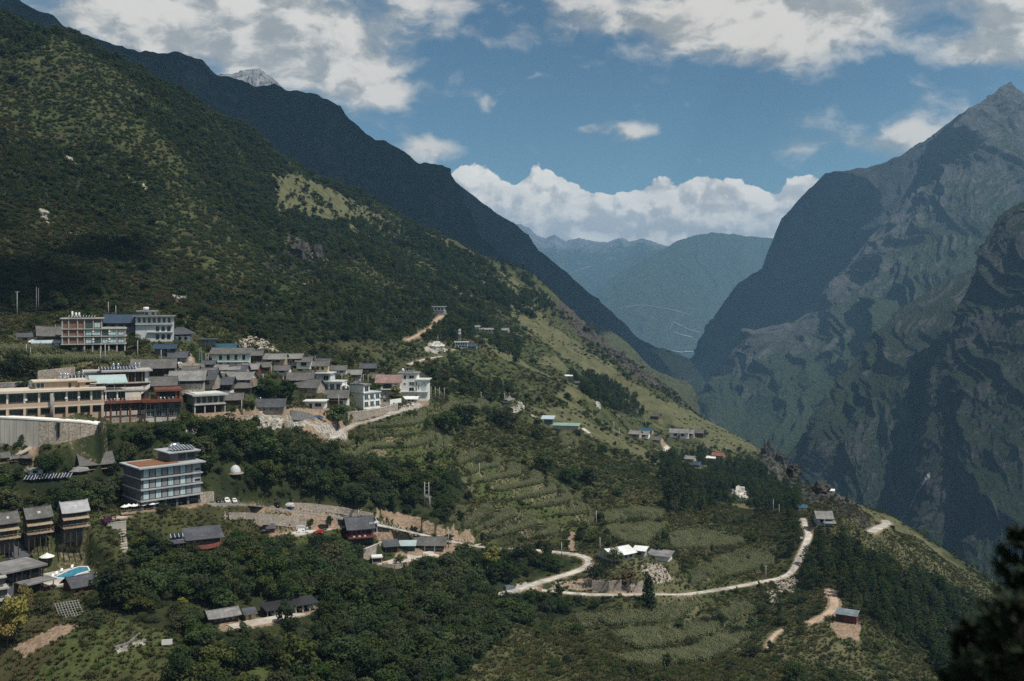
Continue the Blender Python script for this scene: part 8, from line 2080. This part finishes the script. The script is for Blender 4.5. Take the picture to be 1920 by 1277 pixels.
def put_tree(t, label, cat, group=None):
    kind, tone, var, x, y, z, h, wf, rot = t
    cm, tm = PROTO[kind, tone][var % len(PROTO[kind, tone])]
    nm = {'broad': 'broadleaf_tree', 'pine': 'pine_tree', 'shrub': 'shrub', 'column': 'conifer_tree'}[kind]
    o = link(nm, None, None, (x, y, z - .1), (0, 0, rot)); o.scale = (h * wf, h * wf, h)
    tag(o, label, cat, group)
    link('trunk', tm, o); link('crown', cm, o)
    return o
def finish_plants():
    for (kind, tone, px, py, hpx, wf, lab) in SINGLE:
        put_tree(single(kind, tone, px, py, hpx, wf, lab, px % 3), lab, {'broad': 'tree', 'pine': 'pine tree', 'shrub': 'shrub', 'column': 'conifer'}[kind])
    lim = {'broad': 270, 'pine': 280, 'shrub': 280}
    by = {'broad': [], 'pine': [], 'shrub': []}
    # rank by the area each plant really shows, nearer growth and buildings hiding what is behind
    filled = np.zeros((640, 960), bool); KB = sorted(KEEP, key=lambda q: q[4]); kb = 0
    for t in sorted(LIST, key=lambda q: q[4]):
        while kb < len(KB) and KB[kb][4] < t[4]:
            x0, x1, y0, y1, _ = KB[kb]; kb += 1
            filled[max(int(y0 / 2) + 1, 0):max(int(y1 / 2), 0), max(int(x0 / 2) + 1, 0):max(int(x1 / 2), 0)] = True
        px, py = t[3] / t[4] * F + CX, HY - F * t[5] / t[4]; hp = t[6] * F / t[4]; wp = hp * t[7] * {'broad': .42, 'pine': .30, 'shrub': .6}[t[0]]
        ry, rx, cy = hp * (.36 if t[0] != 'pine' else .40) / 2, wp / 2, (py - hp * .58) / 2
        i0, i1, j0, j1 = max(int(cy - ry), 0), min(int(cy + ry) + 1, 638), max(int(px / 2 - rx), 0), min(int(px / 2 + rx) + 1, 960)
        area = 0
        if i1 > i0 and j1 > j0:
            yy, xx = np.ogrid[i0:i1, j0:j1]; e = ((yy + .5 - cy) / max(ry, .5)) ** 2 + ((xx + .5 - px / 2) / max(rx, .5)) ** 2 <= 1
            sub_ = filled[i0:i1, j0:j1]; area = int((e & ~sub_).sum()); sub_ |= e
        by[t[0]].append((area, t, px, py, hp))
    far = []
    for kind, L in by.items():
        L.sort(key=lambda q: -q[0])
        noun = {'broad': 'broadleaf tree', 'pine': 'pine', 'shrub': 'bush'}[kind]; plural = noun + ('es' if noun == 'bush' else 's')
        G = {}
        for i, (k_, t, px, py, hp) in enumerate(L):
            if i < lim[kind] and k_ > 0:
                shape = 'slender' if t[7] < (1.02 if kind == 'pine' else 1.12) else 'spreading'
                size = 'tall' if t[6] > (8.2 if kind == 'pine' else 7.0 if kind == 'broad' else 2.3) else 'short'
                G.setdefault((size, shape, TONEW[t[1]], where(px, py - hp / 2)), []).append((px, py, hp, t))
            else: far.append(t)
        for (size, shape, tone, w_), M in G.items():
            base = '%s %s %s' % (size, shape, tone)
            gname = ('%s %s %s' % (base, plural, w_)) if len(M) > 1 else None
            left = list(M); named = []
            if len(M) == 1: named.append((left.pop(), '%s %s %s' % (base, noun, w_)))
            for word, key in (('leftmost', lambda q: q[0]), ('rightmost', lambda q: -q[0]), ('topmost', lambda q: q[1]), ('lowest', lambda q: -q[1]), ('biggest', lambda q: -q[2]), ('smallest', lambda q: q[2])):
                if len(left) > 1 or (left and len(M) > 1): 
                    q = min(left, key=key); left.remove(q); named.append((q, '%s of the %s %s %s' % (word, base, plural, w_)))
            for q in left: named.append((q, 'one of the inner %s %s %s' % (base, plural, w_)))
            for (px, py, hp, t), lab in named:
                put_tree(t, lab, {'broad': 'tree', 'pine': 'pine tree', 'shrub': 'bush'}[kind], gname)
    # everything smaller: one mass per kind of growth
    for nm, ks in (('woodland', ('broad', 'pine')), ('undergrowth', ('shrub',))):
        keys = [k for k in PROTO if k[0] in ks]; srcs, at = [], {}
        for k in keys:
            for v, (cm, tm) in enumerate(PROTO[k]):
                at[k + (v,)] = len(srcs); srcs.append(source('tree', joined(cm, tm)))
        T = [t for t in far if t[0] in ks]
        co = [(t[3], t[4], t[5] - .1) for t in T]; rot = [(0, 0, t[8]) for t in T]; sc = [(t[6] * t[7], t[6] * t[7], t[6]) for t in T]; ix = [at[(t[0], t[1], t[2])] for t in T]
        scatter(nm, (co, rot, sc, ix), srcs)
        print(nm, len(T))
finish_plants()
# maize
def maize():
    r = np.random.default_rng(5)
    vs, fs, mi = [], [], []
    def quad(a, b, c, d, m): k = len(vs); vs.extend([a, b, c, d]); fs.append((k, k + 1, k + 2, k + 3)); mi.append(m)
    quad((-.03, 0, 0), (.03, 0, 0), (.02, 0, 1.9), (-.02, 0, 1.9), 0); quad((0, -.03, 0), (0, .03, 0), (0, .02, 1.9), (0, -.02, 1.9), 0)
    for k in range(9):
        a = k * 2.5 + r.uniform(-.4, .4); z = .35 + .16 * k; L = r.uniform(.55, .85); c, s_ = math.cos(a), math.sin(a); w = .07
        p0, p1, p2 = np.array((0, 0, z)), np.array((c * L * .55, s_ * L * .55, z + .30)), np.array((c * L, s_ * L, z - .02)); sd = np.array((-s_ * w, c * w, 0))
        quad(tuple(p0 - sd * .5), tuple(p0 + sd * .5), tuple(p1 + sd), tuple(p1 - sd), 0); quad(tuple(p1 - sd), tuple(p1 + sd), tuple(p2 + sd * .2), tuple(p2 - sd * .2), 0)
    for k in range(4):
        a = k * 1.6; quad((-.02, 0, 1.85), (.02, 0, 1.85), (.16 * math.cos(a) + .02, .16 * math.sin(a), 2.2), (.16 * math.cos(a) - .02, .16 * math.sin(a), 2.2), 1)
    me = mesh_np('maize_plant', vs, fs, [L_CORN, L_TASS]); me.polygons.foreach_set('material_index', np.array(mi, np.int32))
    src = source('maize_plant', me)
    for nm, poly in FIELDS:
        W_ = np.array([spot(a, b) for a, b in poly]); lo, hi = W_.min(0) - 2, W_.max(0) + 2
        gx, gy = np.meshgrid(np.arange(lo[0], hi[0], .42), np.arange(lo[1], hi[1], 1.9))
        gx, gy = gx.ravel() + r.normal(size=gx.size) * .08, gy.ravel()
        gy = gy + 2.6 * fbm(gx / 16, gy / 30, 4.4, 2) + r.normal(size=gx.size) * .06
        z = ground(gx, gy); px, py = gx / gy * F + CX, HY - F * z / gy
        gap = fbm(gx / 6, gy / 6, 1.2, 3)
        ok = in_poly(px + 3 * vnoise(gx / 5, gy / 5, 0.), py, poly) & (cell_lookup(ROADCELL, gx, gy) < .3) & (gap > -.75) & (gap < .95)
        # terrace risers stay bare
        dz = np.abs(ground(gx, gy + .6) - ground(gx, gy - .6)) / 1.2
        ok &= dz < 1.3
        fr = np.mod(cell_lookup(GZ0, gx, gy) / 3.6, 1.0); ok &= ((fr > .04) & (fr < .66)) if nm in STEPPED else True
        n = ok.sum()
        if n == 0: continue
        s_ = r.uniform(.85, 1.2, n) * (1 + .12 * fbm(gx[ok] / 9, gy[ok] / 9, 2.2, 2))
        rot = np.zeros((n, 3)); rot[:, 2] = r.uniform(0, 6.28, n); rot[:, 0] = r.normal(size=n) * .06
        scatter('maize_field', (np.stack([gx[ok], gy[ok], z[ok] - .05], 1), rot, np.stack([s_ * 1.3, s_ * 1.3, s_ * 1.1], 1), np.zeros(n, int)), [src])
maize()
# tufts of grass on the nearer slopes
def tufts():
    r = np.random.default_rng(77)
    srcs = []
    for q in range(3):
        vs, fs = [], []
        for k in range(16):
            a = r.uniform(0, 6.28); b = r.uniform(0, .45); L = r.uniform(.5, 1.0); d = r.uniform(.3, .8); c, s_ = math.cos(a), math.sin(a); n = len(vs)
            p0, p1 = np.array((c * b, s_ * b, 0)), np.array((c * (b + d * .6), s_ * (b + d * .6), L)); sd = np.array((-s_, c, 0)) * .13
            vs += [tuple(p0 - sd), tuple(p0 + sd), tuple(p1 + sd * .4), tuple(p1 - sd * .4)]; fs.append((n, n + 1, n + 2, n + 3))
        srcs.append(source('tuft', mesh_np('tuft', vs, fs, [L_GRASS if q else L_MID])))
    px, row, x, Y, z, cell = sample(150000, 225, 640, -80, 2000, r=r)
    so = cell_lookup(COVER['soil'], x, Y); bl = cell_lookup(ROADCELL, x, Y); wood = anyp(px, row, WOOD1)
    ok = visible(px, np.log(Y), row - 3, 2) & (so < .5) & (bl < .3) & ~wood
    i = np.where(ok)[0]
    s_ = r.uniform(.35, .95, len(i))
    rot = np.zeros((len(i), 3)); rot[:, 2] = r.uniform(0, 6.28, len(i))
    scatter('grass', (np.stack([x[i], Y[i], z[i] - .05], 1), rot, np.stack([s_ * 1.3, s_ * 1.3, s_], 1), r.integers(0, 3, len(i))), srcs)
    print('tufts', len(i))
tufts()
rubble_all()

# ------------------------------------------------------------------ the fir close to the viewpoint, out of focus at the right edge
def near_fir(px, top, Y, seed, label, wid=.34):
    r = np.random.default_rng(seed)
    p = np.array([(px - CX) / F * Y, Y, 0]); zt = -(top - HY) / F * Y; zg = ground(p[0], Y); h = zt - zg
    root = link('fir_tree', None, None, (p[0], Y, zg)); tag(root, label, 'fir tree')
    bark = mat('dark_bark', (.045, .036, .030), .95, .3, 8)
    nm = mat('dark_needles', (.022, .036, .017), .8, .3, 6)
    link('trunk', lathe('trunk', [(.055, -.3), (.045, h * .4), (.02, h * .8), (.004, h)], bark, 8), root)
    nb = 34
    for k in range(nb):
        f = .22 + .76 * k / nb; L = wid * (1.05 - f) ** .7 * 1.9 * r.uniform(.75, 1.15); a = k * 2.399; z = h * f
        up = .35 + .5 * f
        d = np.array((math.cos(a), math.sin(a), up)); d /= np.linalg.norm(d); sd = np.cross(d, (0, 0, 1)); sd /= np.linalg.norm(sd)
        n = 190
        t = r.uniform(.12, 1, n); q = d * (t * L)[:, None] + sd * (r.normal(size=n) * .06 * L * (1.1 - t) * 2.4)[:, None]
        q[:, 2] += z - .10 * L * np.sin(t * 3.1)
        nd = d + sd * r.choice([-1, 1], n)[:, None] * .9 + r.normal(size=(n, 3)) * .45; nd /= np.linalg.norm(nd, axis=1, keepdims=True)
        wv = np.cross(nd, r.normal(size=(n, 3))); wv /= np.linalg.norm(wv, axis=1, keepdims=True)
        nl, w = .045, .0035
        v = np.stack([q - wv * w, q + wv * w, q + nd * nl + wv * w * .4, q + nd * nl - wv * w * .4], 1).reshape(-1, 3)
        br = link('branch', mesh_np('branch', v, np.arange(4 * n).reshape(-1, 4), [nm]), root)
        e = d * L; e[2] += 0
        vs = [(x, y, z + c) for x, y, c in ((-.006, 0, 0), (.006, 0, 0), (0, .006, .006))] + [(e[0] * .95 + x, e[1] * .95 + y, z + e[2] * .95 + c) for x, y, c in ((-.002, 0, 0), (.002, 0, 0), (0, .002, .002))]
        link('twig', poly_mesh('twig', vs, [(0, 1, 4, 3), (1, 2, 5, 4), (2, 0, 3, 5)], bark), br)
near_fir(1922, 985, 3.2, 3, 'blurred dark fir rising at the right edge, nearest the viewer', .15)
near_fir(1835, 1165, 2.6, 8, 'lower blurred fir sapling left of the tall dark fir', .10)
near_fir(1915, 1130, 2.3, 12, 'blurred fir sapling cut by the lower right corner', .16)
